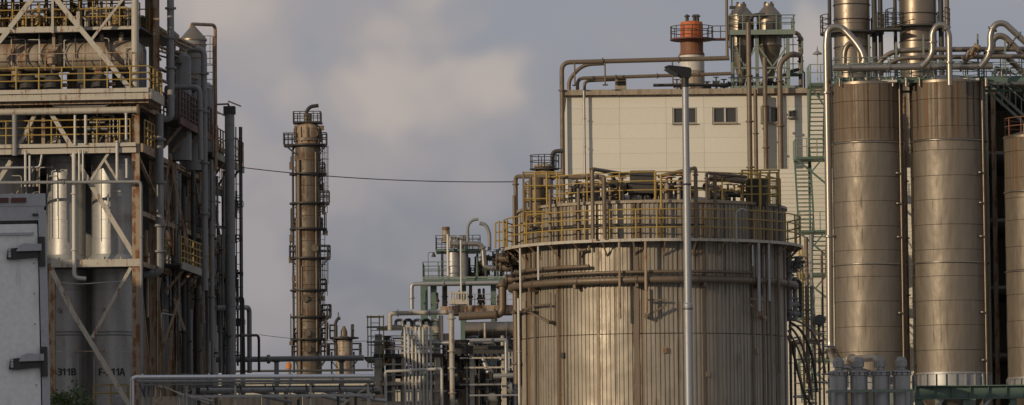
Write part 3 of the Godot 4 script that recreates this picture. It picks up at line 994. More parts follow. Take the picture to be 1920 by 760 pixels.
func build_process_structure() -> void:
	corner = P(255, 500, 180)
	corner.y = 0.0
	var yb := S(255, 493, 0).y
	var yc := S(255, 277, 0).y
	var yd := S(255, 181, 0).y
	var ye := S(150, 54, 0).y
	var yt := S(255, -60, 0).y
	var t := thing("process_structure", "open steel process structure with rusty cream columns, diagonal braces and yellow railings", "structure", corner)
	# front columns
	bar("column", L(0, 0, 0), L(0, yc + 1.6, 0), 0.31, 0.31, M.rusty_column, t)
	tube("column", PackedVector3Array([L(-0.05, yd, 0.2), L(-0.05, yt, 0.2)]), 0.15, M.cream_steel, t, 0.0, 14)
	var ul := (S(97, 600, 0) - corner).dot(front_right)
	bar("column", L(ul, 0, 0.0), L(ul, yb, 0.0), 0.26, 0.28, M.rusty_column, t)
	for u in [ul * 2.0, ul * 3.0]:
		bar("column", L(u, 0, 0.0), L(u, yt, 0.0), 0.3, 0.3, M.rusty_column, t)
	# columns further in, along the side that recedes
	for w in [4.2, 9.0, 14.0, 19.0, 24.0]:
		bar("column", L(0, 0, w), L(0, [yd + 5.5, yd + 3.5, yd + 2.0, yd, yc + 1.0, yc][int(w / 5.0)], w), 0.32, 0.32, M.rusty_column, t, "h", Vector3.RIGHT)
		bar("column", L(ul, 0, w), L(ul, yd + 2.0 - w * 0.15, w), 0.3, 0.3, M.rusty_column, t)
	bar("column", L(0.28, yd, 3.4), L(0.28, yt, 3.4), 0.24, 0.24, M.rusty_column, t)
	# beams across the front
	bar("beam", L(ul, yb, -0.04), L(0.2, yb, -0.04), 0.30, 0.28, M.cream_steel, t)
	bar("beam", L(-8, ye, 0.1), L(S(150, 54, 0.1).dot(front_right) - corner.dot(front_right), ye, 0.1), 0.24, 0.24, M.cream_steel, t, "box")
	bar("beam", L(-8, ye + 0.05, 0.4), L(0.1, ye + 0.05, 0.4), 0.12, 0.12, M.cream_steel, t)
	tube("beam", PackedVector3Array([L(-8, S(130, 208, -0.3).y, -0.3), L(0.18, S(130, 208, -0.3).y, -0.3)]), 0.14, M.cream_steel, t, 0.0, 12)
	flange(t, L(0.15, S(130, 208, -0.3).y, -0.3), front_right, 0.14, M.rusty_column)
	# diagonal braces, in pixels on the front plane
	for b in [[102, -5, 152, 57, 0.25], [150, 54, 243, 166, 0.25], [62, -5, 18, 52, 0.24], [16, 56, -20, 100, 0.24], [66, 213, 36, 272, 0.19], [95, 213, 133, 274, 0.22],
			[132, 284, 250, 478, 0.24], [20, 302, -12, 352, 0.22], [205, 284, 170, 338, 0.13], [97, 508, 137, 588, 0.24], [137, 588, 243, 762, 0.24], [245, 502, 172, 634, 0.17], [232, -4, 170, 76, 0.13], [222, 342, 196, 300, 0.12]]:
		bar("brace", S(b[0], b[1], -0.08), S(b[2], b[3], -0.08), b[4] * 0.8, 0.14, M.cream_steel, t)
	bar("hanger", S(98, -5, -0.1), S(98, 62, -0.1), 0.1, 0.1, M.cream_steel, t, "box")
	bar("hanger", S(146, 22, -0.1), S(146, 54, -0.1), 0.14, 0.14, M.cream_steel, t, "box")
	bar("hanger", S(100, 62, 0.5), S(100, 130, 0.5), 0.12, 0.12, M.rusty_column, t)
	for x in [81, 304.0 / 3.8]:
		bar("hanger", S(x, 216, 0.1), S(x, 276, 0.1), 0.12, 0.12, M.rusty_column, t)
	# bracing on the side that recedes
	for b in [[0.0, yb, 4.2, 0.4], [0.0, yb - 0.3, 4.2, 5.5], [4.2, yb, 9.0, 1.0], [9.0, yb, 4.2, 0.5], [9.0, yb, 14.0, 1.0], [4.2, yc, 9.0, yb], [9.0, yc, 4.2, yb], [14.0, yb, 9.0, 1.0], [9.0, yc, 14.0, yb], [14, yc, 19, yb], [19, yb, 14, 1], [24, yb, 19, 1], [19, yc, 24, yb], [0.0, yc - 0.4, 4.2, yb + 3.0]]:
		bar("brace", L(0.1, b[1], b[0]), L(0.1, b[3], b[2]), 0.12, 0.12, M.rusty_column, t, "box", Vector3.RIGHT)
	for b in [[318, 288, 350, 462, 6.2], [320, 290, 292, 430, 5.0], [336, 560, 290, 695, 5.0], [326, 560, 346, 620, 6.5], [300, 520, 284, 640, 4.6]]:
		bar("brace", S(b[0], b[1], b[4]), S(b[2], b[3], b[4]), 0.1, 0.1, M.rusty_column, t, "box")
	for y in [yb, yc, yc - 2.6, yd - 0.3, 3.6, 7.0]:
		bar("beam", L(0.0, y, 0.3), L(0.0, y, 24.2), 0.2, 0.28, M.rusty_column, t, "h", Vector3.RIGHT)
	# decks
	var decks := [[yb - 0.1, ul * 3, 0.0, 0.5, 29.0, M.dark_steel], [yc - 0.12, ul * 3, 0.05, 0.1, 24.0, M.dark_steel], [yd - 0.2, ul * 3, 0.0, 2.6, 20.0, M.dark_steel], [yd + 3.6, ul * 3, -0.2, 3.0, 14.0, M.dark_steel], [4.0, ul * 3, 0.0, 1.0, 29.0, M.dark_steel]]
	for q in decks:
		box("deck", L((q[1] + q[2]) / 2, q[0], (q[3] + q[4]) / 2), Vector3(q[2] - q[1], 0.1, q[4] - q[3]), q[5], t, Basis(front_right, Vector3.UP, -inward))
	var turn := Basis(front_right, Vector3.UP, -inward)
	# middle deck with cream edge and yellow rails
	box("deck_edge", L(-5.5, yc + 0.11, -0.3), Vector3(11.1, 0.15, 0.1), M.cream_steel, t, turn)
	box("deck_edge", L(-5.5, yc - 0.11, -0.22), Vector3(11.1, 0.21, 0.1), M.cream_steel, t, turn)
	box("deck", L(-5.5, yc, 0.5), Vector3(11.1, 0.08, 1.5), M.dark_steel, t, turn)
	box("deck_edge", L(0.28, yc - 0.02, 1.6), Vector3(0.1, 0.34, 3.6), M.rusty_column, t, turn)
	railing(t, PackedVector3Array([L(-9, yc + 0.2, -0.15), L(-0.2, yc + 0.2, -0.15)]), 0.95, M.yellow_paint, 0.93, 3, 0.03)
	railing(t, PackedVector3Array([L(0.3, yc + 0.1, 0.3), L(0.3, yc + 0.1, 3.4)]), 1.05, M.yellow_paint, 0.8, 3, 0.03)
	# upper deck that overhangs the corner
	box("deck_edge", L(-4.9, yd + 0.19, -0.75), Vector3(11.1, 0.17, 0.1), M.cream_steel, t, turn)
	box("deck_edge", L(-4.9, yd - 0.05, -0.68), Vector3(11.1, 0.25, 0.1), M.cream_steel, t, turn)
	box("deck", L(-4.9, yd + 0.05, 0.9), Vector3(11.1, 0.1, 3.2), M.dark_steel, t, turn)
	box("deck_edge", L(0.70, yd + 0.04, 0.9), Vector3(0.1, 0.4, 3.2), M.cream_steel, t, turn)
	for k in 7:
		box("joist", L(-4.9, yd - 0.2, -0.4 + k * 0.5), Vector3(11.0, 0.2, 0.1), M.rusty_column, t, turn)
	railing(t, PackedVector3Array([L(-9.4, yd + 0.3, -0.7), L(0.66, yd + 0.3, -0.7), L(0.66, yd + 0.3, 2.4)]), 0.86, M.yellow_paint, 0.93, 3, 0.032)
	railing(t, PackedVector3Array([L(-9.4, S(120, 128, -0.5).y, 0.0), L(0.0, S(220, 128, -0.5).y, 0.0)]), 0.68, M.rusty_column, 1.14, 1, 0.022)
	# top deck with crowded rails
	box("deck", L(-5.0, ye + 0.1, 2.2), Vector3(10.2, 0.08, 3.6), M.dark_steel, t, turn)
	for w in [0.6, 1.6, 3.8]:
		railing(t, PackedVector3Array([L(-9, ye + 0.15, w), L(-0.1, ye + 0.15, w)]), 1.05, M.yellow_paint, 0.55 if w < 3.0 else 0.8, 3, 0.028)
	bar("beam", L(-9, yt - 0.95, 0.3), L(0.2, yt - 0.95, 0.3), 0.3, 0.3, M.rusty_column, t)
	box("deck", L(-5.0, yt - 0.6, 2.0), Vector3(10.2, 0.1, 3.6), M.dark_steel, t, turn)
	for k in 9:
		bar("post", L(-8.6 + k * 1.05, ye, 3.9), L(-8.6 + k * 1.05, yt, 3.9), 0.14, 0.14, M.rusty_column, t)
	# red brown walkway receding on the side
	walkway(t, 0.95, S(312, 222, 4.6).y, 5.0, 13.6, M.red_brown_paint, M.red_brown_paint, 1.25, 5)
	walkway(t, 0.8, S(388, 290, 16.0).y, 15.0, 24.0, M.rusty_column, M.pale_green_paint, 1.2, 3)
	walkway(t, 0.95, S(312, 495, 5.0).y, 5.4, 13.4, M.yellow_paint, M.grey_pipe, 1.15, 4)
	# lower left: rungs and short yellow rail at the vessel foot
	railing(t, PackedVector3Array([S(175, 757, 0.3), S(240, 757, 0.3)]), 0.75, M.yellow_paint, 0.7, 2, 0.03)

	build_left_vessels(yb, yc, yd, ye)
	build_left_pipes(yb, yc, yd, ye, yt)


func walkway(t: Node3D, u: float, y: float, w0: float, w1: float, rail: Material, edge: Material, h: float, rails: int) -> void:
	var turn := Basis(front_right, Vector3.UP, -inward)
	var g := part("walkway", t, L(u, y, (w0 + w1) / 2))
	box("deck", L(u - 0.45, y, (w0 + w1) / 2), Vector3(0.9, 0.08, w1 - w0), M.dark_steel, g, turn)
	box("deck_edge", L(u + 0.02, y - 0.05, (w0 + w1) / 2), Vector3(0.08, 0.3, w1 - w0 + 0.02), edge, g, turn)
	for k in rails:
		var yy := y + h * (k + 1.0) / rails
		rod("rail", L(u, yy, w0), L(u, yy, w1), 0.03, rail, g, false)
		rod("rail", L(u - 0.9, yy, w0), L(u - 0.9, yy, w1), 0.03, rail, g, false)
	var n := int((w1 - w0) / 0.75)
	for k in n + 1:
		var w := lerpf(w0, w1, k / float(n))
		rod("post", L(u, y, w), L(u, y + h, w), 0.035, rail, g, false)
		rod("post", L(u - 0.9, y, w), L(u - 0.9, y + h, w), 0.035, rail, g, false)
	for k in 4:
		var w := lerpf(w0, w1, (k + 0.5) / 4.0)
		bar("bracket", L(u, y - 0.1, w), L(0.1, y - 1.1, w), 0.1, 0.1, M.rusty_column, g, "box")


func vessel(called: String, label: String, at: Vector3, r: float, top: float, mat: Material, hoops: Array, group := "", dome := true) -> Node3D:
	# upright jacketed vessel: sheet courses lapped at the joints
	var t := thing(called, label, "vessel", at, group)
	var ys := [0.0]
	ys.append_array(hoops)
	ys.append(top - at.y)
	for k in ys.size() - 1:
		lathe("jacket_course", at, [[r - 0.012, ys[k]], [r + 0.006, ys[k] + 0.0], [r, ys[k] + 0.02], [r, ys[k + 1] - 0.004], [r - 0.012, ys[k + 1]]], mat, t, 40)
	if dome:
		lathe("dome", at + Vector3.UP * (top - at.y), [[r, 0], [r * 0.93, r * 0.22], [r * 0.7, r * 0.42], [r * 0.35, r * 0.52], [0.0, r * 0.55]], mat, t, 40)
	return t


func build_left_vessels(yb: float, yc: float, yd: float, ye: float) -> void:
	var k := 180.0 / FOCAL
	# pair of tall vessels with stencilled numbers
	for q in [[124, 36.5, "F-311B", 2.05, "tall silver vessel stencilled 311B between the truck and its twin", 117.0, -0.14], [210, 38.5, "F-311A", 2.05, "tall silver vessel stencilled 311A behind the diagonal brace", 210.0, 0.02]]:
		var r: float = q[1] * k * 1.012
		var c := S(q[0], 600, q[3])
		c.y = 0.0
		var joints := []
		for py in [745, 712, 660, 622, 580, 543, 502]:
			joints.append(S(q[0], py, 1.2).y)
		for py in [478, 447, 412, 372, 338, 305]:
			joints.append(S(q[0], py, 1.2).y)
		var v := vessel("reactor_vessel", q[4], c, r, S(q[0], 272, 2.0).y, M.vessel_jacket, joints, "pair of tall stencilled vessels")
		letters(v, q[2], Vector3(c.x, S(q[0], 698, 1.2).y, c.z), r, 0.29, q[6], M.letter_black)
		# flared skirt over the middle beam
		lathe("skirt", Vector3(c.x, yb + 0.1, c.z), [[r + 0.13, 0.0], [r + 0.13, 0.1], [r + 0.02, 0.34], [r, 0.36]], M.vessel_jacket, v, 40)
		for a in [-1.1, -0.3, 0.5, 1.2]:
			var dir := Vector3(sin(a), 0, cos(a))
			box("lug", Vector3(c.x, yb + 0.2, c.z) + dir * (r + 0.08), Vector3(0.1, 0.26, 0.16), M.cream_steel, v, Basis(Vector3.UP, a))
		ring("hoop", Vector3(c.x, S(q[0], 622, 1.2).y, c.z), r + 0.015, 0.022, M.grey_pipe, v, 40, 5)
		ring("hoop", Vector3(c.x, S(q[0], 628, 1.2).y, c.z), r + 0.015, 0.022, M.grey_pipe, v, 40, 5)
		var md := Vector3(sin(-0.25), 0, cos(-0.25))
		var mp := Vector3(c.x, S(q[0], 582, 1.2).y, c.z) + md * r
		rod("inspection_port", mp - md * 0.05, mp + md * 0.12, 0.09, M.grey_pipe, v)
	# the vessel marked 312 at the picture's edge and others behind
	var c2 := S(5, 400, 2.4)
	c2.y = 0.0
	var v2 := vessel("reactor_vessel", "pale vessel stencilled 312 on the middle deck behind the truck", c2, 0.95, S(5, 214, 2.0).y, M.vessel_jacket, [S(5, 345, 2).y, S(5, 302, 2).y, S(5, 262, 2).y])
	letters(v2, "312", Vector3(c2.x, S(5, 238, 1.5).y, c2.z), 0.95, 0.30, 0.02, M.letter_black)
	for q in [[-3.75, 9.6, 0.95, "grey_pipe"], [-5.1, 16.5, 1.1, "grey_pipe"], [-1.3, 11.0, 0.95, "grey_pipe"], [-1.4, 16.0, 1.0, "grey_pipe"], [-1.5, 21.0, 0.95, "dark_steel"], [-3.2, 13.5, 1.1, "dark_steel"], [-3.4, 19.0, 1.1, "dark_steel"], [-5.5, 12.0, 1.1, "dark_steel"], [-1.6, 26.0, 0.9, "grey_pipe"]]:
		vessel("reactor_vessel", "dim %s vessel standing deep inside the process structure" % (tone(M[q[3]]) if q[3] != "vessel_jacket" else "silver"), L(q[0], 0, q[1]), q[2], yd - 1.2 - q[1] * 0.12, M[q[3]], [2.0, 4.0, 6.0, 8.0, 10.0, 12.0], "dim vessels deep inside the structure")
	for u in [-8.4, -6.6, -4.9, -3.0, -1.2]:
		vessel("deck_vessel", "dim grey vessel standing on the upper deck behind the stained drum", L(u, yd - 0.15, 5.4), 0.72, ye - 0.35, M.grey_pipe, [0.9, 1.8], "dim vessels behind the stained drum")
	# horizontal drum on the upper deck, rust stained
	var a := L(-9.0, S(120, 106, 1.1).y, 1.3)
	var b := L(-0.25, S(120, 106, 1.1).y, 1.3)
	var d := thing("horizontal_drum", "long horizontal drum with rust streaks behind the upper yellow railing", "drum", a)
	var n := 9
	for i in n:
		var p := a.lerp(b, i / float(n))
		var q := a.lerp(b, (i + 1) / float(n) - 0.002)
		tube("jacket_course", PackedVector3Array([p, q]), 0.62 + 0.006 * (i % 2), M.stained_vessel, d, 0.0, 40)
	var endcap := put("dished_end", lathe_mesh([[0.62, 0.0], [0.56, 0.16], [0.36, 0.28], [0.0, 0.33]], 32), M.stained_vessel, d, Transform3D(along(b, b + front_right), b))
	for u in [-7.6, -5.0, -2.4]:
		box("saddle", L(u, (yd + a.y - 0.5) / 2, 1.3), Vector3(0.3, a.y - 0.4 - yd, 0.9), M.dark_steel, d, Basis(front_right, Vector3.UP, -inward))
	for u in [-8.2, -6.4, -5.2, -3.3, -1.6, -0.8]:
		rod("nozzle", L(u, a.y + 0.5, 1.2), L(u, a.y + 0.95, 1.2), 0.09, M.stained_vessel, d)
		flange(d, L(u, a.y + 0.9, 1.2), Vector3.UP, 0.09, M.dark_steel)
	# motors and pumps under the drum
	for u in [-4.45, -3.45, -1.5, -5.6]:
		var p := L(u, yd + 0.15, 0.3)
		var g := thing("pump_motor", "round dark motor on the upper deck below the stained drum", "motor", p, "motors below the drum")
		put("casing", lathe_mesh([[0.0, 0.0], [0.28, 0.02], [0.36, 0.12], [0.36, 0.5], [0.28, 0.64], [0.0, 0.72]], 18), M.dark_steel, g, Transform3D(Basis.IDENTITY, p + Vector3.UP * 0.12))
		box("bed_plate", p + Vector3.UP * 0.06, Vector3(0.8, 0.12, 0.6), M.rusty_column, g)
		rod("shaft", p + Vector3(0.3, 0.4, 0), p + Vector3(0.62, 0.4, 0), 0.08, M.brown_pipe, g)
		for s in 5:
			ring("fin", p + Vector3.UP * (0.2 + 0.09 * s), 0.36, 0.018, M.dark_steel, g, 18, 4)
	for q in [[97, 120, 0.5], [186, 152, 0.2], [30, 152, 0.2]]:
		var p := S(q[0], q[1], q[2])
		var g := thing("control_valve", "rusty control valve standing at the upper yellow railing", "valve", p + Vector3.DOWN * 0.3, "control valves at the upper railing")
		rod("actuator", p, p + Vector3.UP * 0.4, 0.2, M.rusty_column, g)
		put("diaphragm", lathe_mesh([[0.0, 0.0], [0.24, 0.03], [0.3, 0.1], [0.24, 0.17], [0.0, 0.2]], 16), M.rusty_column, g, Transform3D(Basis.IDENTITY, p + Vector3.UP * 0.4))
		rod("yoke", p + Vector3.DOWN * 0.4, p, 0.06, M.dark_steel, g)
	# hopper with cone top on the receding side
	var c := S(362, 160, 12.0)
	var r := 0.55
	var h := thing("side_hopper", "slim grey hopper with pointed cone top on the structure's dark side", "hopper", Vector3(c.x, yc, c.z))
	lathe("shell", Vector3(c.x, 0, c.z), [[r, yc], [r, S(362, 76, 12).y]], M.grey_pipe, h, 24)
	lathe("cone_top", Vector3(c.x, 0, c.z), [[r + 0.05, S(362, 77, 12).y], [r + 0.05, S(362, 74, 12).y], [0.07, S(362, 48, 12).y], [0.0, S(362, 46, 12).y]], M.duct_steel, h, 24)
	for y in [85, 110, 140, 170, 200]:
		ring("hoop", Vector3(c.x, S(362, y, 12).y, c.z), r + 0.01, 0.03, M.rusty_column, h, 24, 5)
	ladder(h, S(390, 175, 12.5), S(390, 70, 12.5), Vector3(0.42, 0, 0), M.rusty_column, 0.3, 0.6)
	var c3 := S(336, 150, 9.0)
	vessel("side_vessel", "narrow grey vessel in shade beside the slim pointed hopper", Vector3(c3.x, yc + 0.2, c3.z), 0.5, S(336, 112, 9.0).y, M.grey_pipe, [1.2, 2.4, 3.6], "")
	var c4 := S(378, 235, 17.0)
	vessel("side_vessel", "tall dull grey vessel rising behind the green edged walkway", Vector3(c4.x - 0.2, yb, c4.z), 0.8, S(378, 170, 17.0).y, M.grey_pipe, [2.0, 4.0, 6.0], "")


func build_left_pipes(yb: float, yc: float, yd: float, ye: float, yt: float) -> void:
	# big grey ducts on the side
	pipe("duct", "wide grey duct dropping past the upper deck's corner", path([[319, -40, 3.2], [319, 222, 3.2], [300, 224, 3.2]], true), 0.145, M.grey_pipe, "", 0.3, [0.2, 0.4, 0.6])
	pipe("duct", "wide grey duct standing beside the yellow railed side walkway", path([[298, 214, 2.9], [298, 512, 2.9], [270, 514, 2.9]], true), 0.17, M.grey_pipe, "", 0.3, [0.15, 0.4, 0.65, 0.8])
	pipe("duct", "long grey duct with a hooked head on the receding side", path([[352, 94, 8.5], [382, 92, 8.5], [382, 545, 8.5]], true), 0.13, M.grey_pipe, "", 0.3, [0.15, 0.3, 0.5, 0.7])
	pipe("duct", "grey duct crossing level to join the long hooked duct", path([[318, 164, 7.5], [374, 163, 7.5], [376, 300, 7.5]], true), 0.115, M.grey_pipe, "", 0.3, [0.5])
	pipe("vent_pipe", "thin brown vent pipe looping off the pointed hopper and down", path([[358, 52, 12.0], [359, 45, 12.0], [403, 47, 13.5], [403, 320, 13.5]], true), 0.075, M.rusty_column, "", 0.25)
	# chimney at the end
	var cp := path([[432, 620, 16.5], [432, 214, 16.5]], true)
	var ch := thing("exhaust_stack", "grey exhaust stack with square dark cap at the structure's far end", "chimney", Vector3(cp[0].x, cp[0].y - 7.0, cp[0].z))
	rod("stack", cp[0] + Vector3.DOWN * 7.0, cp[1], 0.215, M.grey_pipe, ch)
	for py in [235, 262, 300, 345, 400, 455, 520, 575]:
		ring("seam_band", Vector3(cp[0].x, S(432, py, 16.5).y, cp[0].z), 0.216, 0.014, M.grey_pipe, ch, 20, 5)
	box("cap", Vector3(cp[1].x, S(432, 207, 16.5).y, cp[1].z), Vector3(0.52, 0.34, 0.5), M.dark_steel, ch)
	rod("neck", cp[1], Vector3(cp[1].x, S(432, 212, 16.5).y, cp[1].z), 0.25, M.dark_steel, ch)
	pipe("vent_pipe", "thin dark pipe reaching over to the exhaust stack's cap", path([[404, 196, 15.0], [428, 195, 16.5], [430, 204, 16.5]], true), 0.04, M.dark_steel)
	var lad := path([[449, 582, 17.0], [449, 238, 17.0]], true)
	var lt := thing("fixed_ladder", "narrow dark ladder standing against the sky beside the stack", "ladder", lad[0])
	ladder(lt, lad[0], lad[1], Vector3(0.26, 0, 0), M.black_iron, 0.5)
	tube("riser", PackedVector3Array([lad[0] + Vector3(0.05, -3, 0), lad[1] + Vector3(0.05, 0, 0)]), 0.05, M.dark_steel, lt, 0.0, 8)
	for k in 4:
		rod("bracket", Vector3(cp[0].x, S(432, 300 + k * 70, 16.5).y, cp[0].z), Vector3(lad[0].x, S(432, 300 + k * 70, 16.5).y, lad[0].z), 0.03, M.dark_steel, lt, false)
	# risers along the dark side
	for q in [[345, 350, 700, 9.5, 0.10], [352, 520, 700, 10.0, 0.12], [391, 430, 700, 13.0, 0.10], [398, 300, 700, 14.5, 0.07], [397, 415, 640, 12.0, 0.11], [413, 440, 700, 18.0, 0.09], [421, 330, 700, 20.0, 0.06], [408, 330, 560, 17.0, 0.05], [335, 440, 620, 8.2, 0.05], [362, 320, 480, 10.5, 0.09], [370, 540, 700, 11.5, 0.13], [330, 320, 420, 7.8, 0.08], [440, 540, 700, 22.0, 0.06], [426, 480, 700, 21.0, 0.05]]:
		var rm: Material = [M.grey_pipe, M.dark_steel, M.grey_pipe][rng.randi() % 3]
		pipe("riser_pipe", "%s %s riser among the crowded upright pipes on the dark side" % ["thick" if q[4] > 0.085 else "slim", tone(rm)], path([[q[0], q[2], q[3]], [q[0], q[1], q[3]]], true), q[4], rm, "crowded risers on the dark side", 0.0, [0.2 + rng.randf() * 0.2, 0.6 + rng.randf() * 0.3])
	for k in 34:
		var x := rng.randf_range(385, 446)
		var y0 := rng.randf_range(310, 640)
		var w := 14.0 + (x - 385.0) * 0.14 + rng.randf_range(-1.0, 1.0)
		var y1 := minf(y0 + rng.randf_range(40, 190), 705)
		if k % 3 == 0:
			pipe("riser_pipe", "thin pipe crossing level between the risers on the dark side", path([[x - rng.randf_range(8, 26), y0, w], [x, y0, w + 0.4], [x, y1, w + 0.4]], true), rng.randf_range(0.03, 0.06), M.dark_steel if k % 2 else M.grey_pipe, "thin pipes crossing the dark side", 0.15)
		else:
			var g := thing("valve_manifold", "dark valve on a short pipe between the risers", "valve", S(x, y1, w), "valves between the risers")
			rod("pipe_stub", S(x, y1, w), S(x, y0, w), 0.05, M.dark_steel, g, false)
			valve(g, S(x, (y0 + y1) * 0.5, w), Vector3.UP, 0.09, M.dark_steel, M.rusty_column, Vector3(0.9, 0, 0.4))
	# lower right hooks
	pipe("hook_pipe", "dark pipe bending over and down at the structure's far foot, taller", path([[405, 578, 16.0], [467, 577, 20.0], [467, 700, 20.0]], true), 0.11, M.grey_pipe, "", 0.3)
	pipe("hook_pipe", "dark thin pipe bending over and down at the structure's far foot, lower", path([[425, 630, 16.0], [485, 629, 19.0], [485, 698, 19.0]], true), 0.06, M.dark_steel, "", 0.25)
	pipe("hook_pipe", "dark pipe standing just inside the taller bent pipe", path([[430, 560, 17.0], [455, 559, 19.0], [457, 700, 19.0]], true), 0.07, M.dark_steel, "", 0.2)
	pipe("cross_pipe", "long level dark grey pipe passing behind the silver rack to the towers", path([[405, 675, 20.0], [500, 674, 20.0], [682, 674, 20.0]], true), 0.125, M.grey_pipe, "", 0.1, [0.35, 0.36, 0.7])
	for x in [518, 640, 455]:
		var q := S(x, 678, 20.0)
		var g := thing("pipe_support", "short post carrying the long level dark grey pipe", "post", Vector3(q.x, 0, q.z), "posts under the level grey pipe")
		bar("post", Vector3(q.x, 0, q.z), q, 0.2, 0.2, M.grey_pipe, g)
		box("shoe", q, Vector3(0.3, 0.08, 0.3), M.dark_steel, g)
	# front pipes of the lit face
	pipe("front_pipe", "white pipe running down before the 311B vessel and turning aside", path([[138, 288, -0.3], [138, 521, -0.3], [160, 523, -0.1]], true), 0.085, M.white_paint, "", 0.2, [0.3, 0.72])
	pipe("front_pipe", "long level grey pipe across the structure's face above the truck", path([[-20, 343, -0.5], [262, 341, -0.5], [264, 350, -0.5], [264, 762, -0.5]], true), 0.065, M.grey_pipe, "", 0.12, [0.2, 0.55])
	for q in [[219, 264, 334, 0.06], [237, 298, 334, 0.05], [47, 285, 350, 0.05], [55, 292, 350, 0.045], [148, 280, 342, 0.045], [155, 282, 342, 0.04], [27, 215, 292, 0.11], [140, 216, 272, 0.05], [236, 212, 262, 0.05], [160, 216, 270, 0.06]]:
		pipe("front_pipe", "short white upright pipe on the structure's lit face" if q[3] < 0.1 else "thick grey upright pipe beside the 312 vessel", path([[q[0], q[2], -0.4], [q[0], q[1], -0.4]], true), q[3], M.white_paint if q[3] < 0.1 else M.grey_pipe, "short pale pipes on the lit face", 0.0, [0.97] if q[0] < 240 and q[0] > 210 else [])
	pipe("front_pipe", "grey pipe turning up beside the 312 vessel", path([[0, 315, -0.2], [74, 314, -0.2], [78, 290, -0.2]], true), 0.055, M.galvanised, "", 0.15)
	pipe("front_pipe", "thin bent pipe hanging below the upper deck's cream edge", path([[95, 190, -0.2], [99, 199, -0.2], [200, 198, -0.2], [205, 189, -0.2]], true), 0.04, M.white_paint, "", 0.12)
	pipe("front_pipe", "thin level pipe under the mid deck joining two vessels", path([[112, 531, -0.1], [150, 533, -0.1], [235, 528, -0.1]], true), 0.03, M.galvanised, "", 0.2)
	for q in [[60, 218, 268], [108, 222, 270], [112, 226, 270], [175, 218, 270], [182, 232, 270], [200, 232, 268], [70, 296, 350], [62, 300, 350]]:
		pipe("front_pipe", "dim upright pipe standing behind the lower yellow railing", path([[q[0], q[2], 1.0], [q[0], q[1], 1.0]], true), 0.07, [M.stained_vessel, M.grey_pipe][rng.randi() % 2], "dim pipes behind the lower yellow railing", 0.0, [0.5])
	var lb := S(182, 226, 0.6)
	var lg := thing("light_fitting", "long pale fitting hanging over the lower yellow railing", "fixture", lb)
	box("casing", lb, Vector3(0.62, 0.24, 0.3), M.stained_vessel, lg)
	rod("tube_body", lb + Vector3(-0.5, -0.34, 0), lb + Vector3(0.4, -0.34, 0), 0.07, M.galvanised, lg)
	rod("bracket", lb + Vector3(0, -0.3, 0), lb + Vector3(0, 0.4, 0), 0.03, M.dark_steel, lg)
	for k in 8:
		var x := 205 + (k % 4) * 9
		pipe("orange_pipe", "yellow brown valve pipe crowded behind the lower railing's end", path([[x, 268, 0.8 + 0.1 * k], [x, 243 + (k % 3) * 6, 0.8 + 0.1 * k]], true), 0.04, M.yellow_paint if k % 2 else M.stained_vessel, "yellow brown pipes behind the lower railing", 0.0, [0.9])
	# crowded top deck: risers, valves, yellow pipes
	for k in 46:
		var x := rng.randf_range(0, 246)
		var w := rng.randf_range(0.8, 3.6)
		var top := rng.randf_range(-20, 25)
		var m: Material = [M.rusty_column, M.dark_steel, M.rusty_column, M.stained_vessel, M.yellow_paint][rng.randi() % 5]
		if k % 3 == 0:
			var g := thing("valve_manifold", "%s valve on a riser in the crowded top deck" % tone(m), "valve", S(x, 50, w), "valves on the crowded top deck")
			rod("pipe_stub", S(x, 52, w), S(x, top + 10, w), 0.055, m, g, false)
			valve(g, S(x, rng.randf_range(18, 42), w), Vector3.UP, 0.1, m, M.rusty_column, Vector3(0.3, 0, 0.95))
		else:
			pipe("riser_pipe", "thin %s riser in the crowded top deck" % tone(m), path([[x, 52, w], [x, top, w]], true), rng.randf_range(0.03, 0.09), m, "risers on the crowded top deck")
	for q in [[165, 25, 205, 25, 0.06], [120, 33, 160, 33, 0.05], [20, 30, 70, 30, 0.05], [150, 16, 240, 14, 0.05], [60, 18, 118, 18, 0.05]]:
		pipe("riser_pipe", "level pale pipe across the crowded top deck", path([[q[0], 50, 1.0], [q[0], q[1], 1.0], [q[2], q[3], 1.0], [q[2], 50, 1.0]], true), q[4], M.cream_steel if q[0] > 100 else M.rusty_column, "level pipes on the crowded top deck", 0.15)
	for q in [[118, 40], [162, 38], [178, 30]]:
		var p := S(q[0], 50, 1.5)
		var g := thing("small_vessel", "small round weathered vessel on the crowded top deck", "vessel", p, "small vessels on the top deck")
		lathe("shell", p, [[0.0, 0.05], [0.18, 0.1], [0.24, 0.22], [0.24, 0.62], [0.18, 0.76], [0.0, 0.82]], M.stained_vessel, g, 16)
		for a in 3:
			var dir := Vector3(sin(a * TAU / 3), 0, cos(a * TAU / 3))
			rod("leg", p + dir * 0.18, p + dir * 0.18 + Vector3.UP * 0.25, 0.03, M.dark_steel, g, false)
	# dark trusses and equipment behind the upper right corner
	for k in 26:
		var x := rng.randf_range(285, 352)
		var w := 4.5 + (x - 285) * 0.08 + rng.randf() * 2.0
		var y0 := rng.randf_range(45, 170)
		pipe("riser_pipe", "dark pipe or strut tangled above the side walkway", path([[x, y0 + rng.randf_range(40, 110), w], [x, y0, w], [x + rng.randf_range(10, 34), y0 + rng.randf_range(2, 16), w + 1.5]], true), rng.randf_range(0.035, 0.09), [M.dark_steel, M.rusty_column, M.grey_pipe][k % 3], "dark pipes above the side walkway", 0.2)
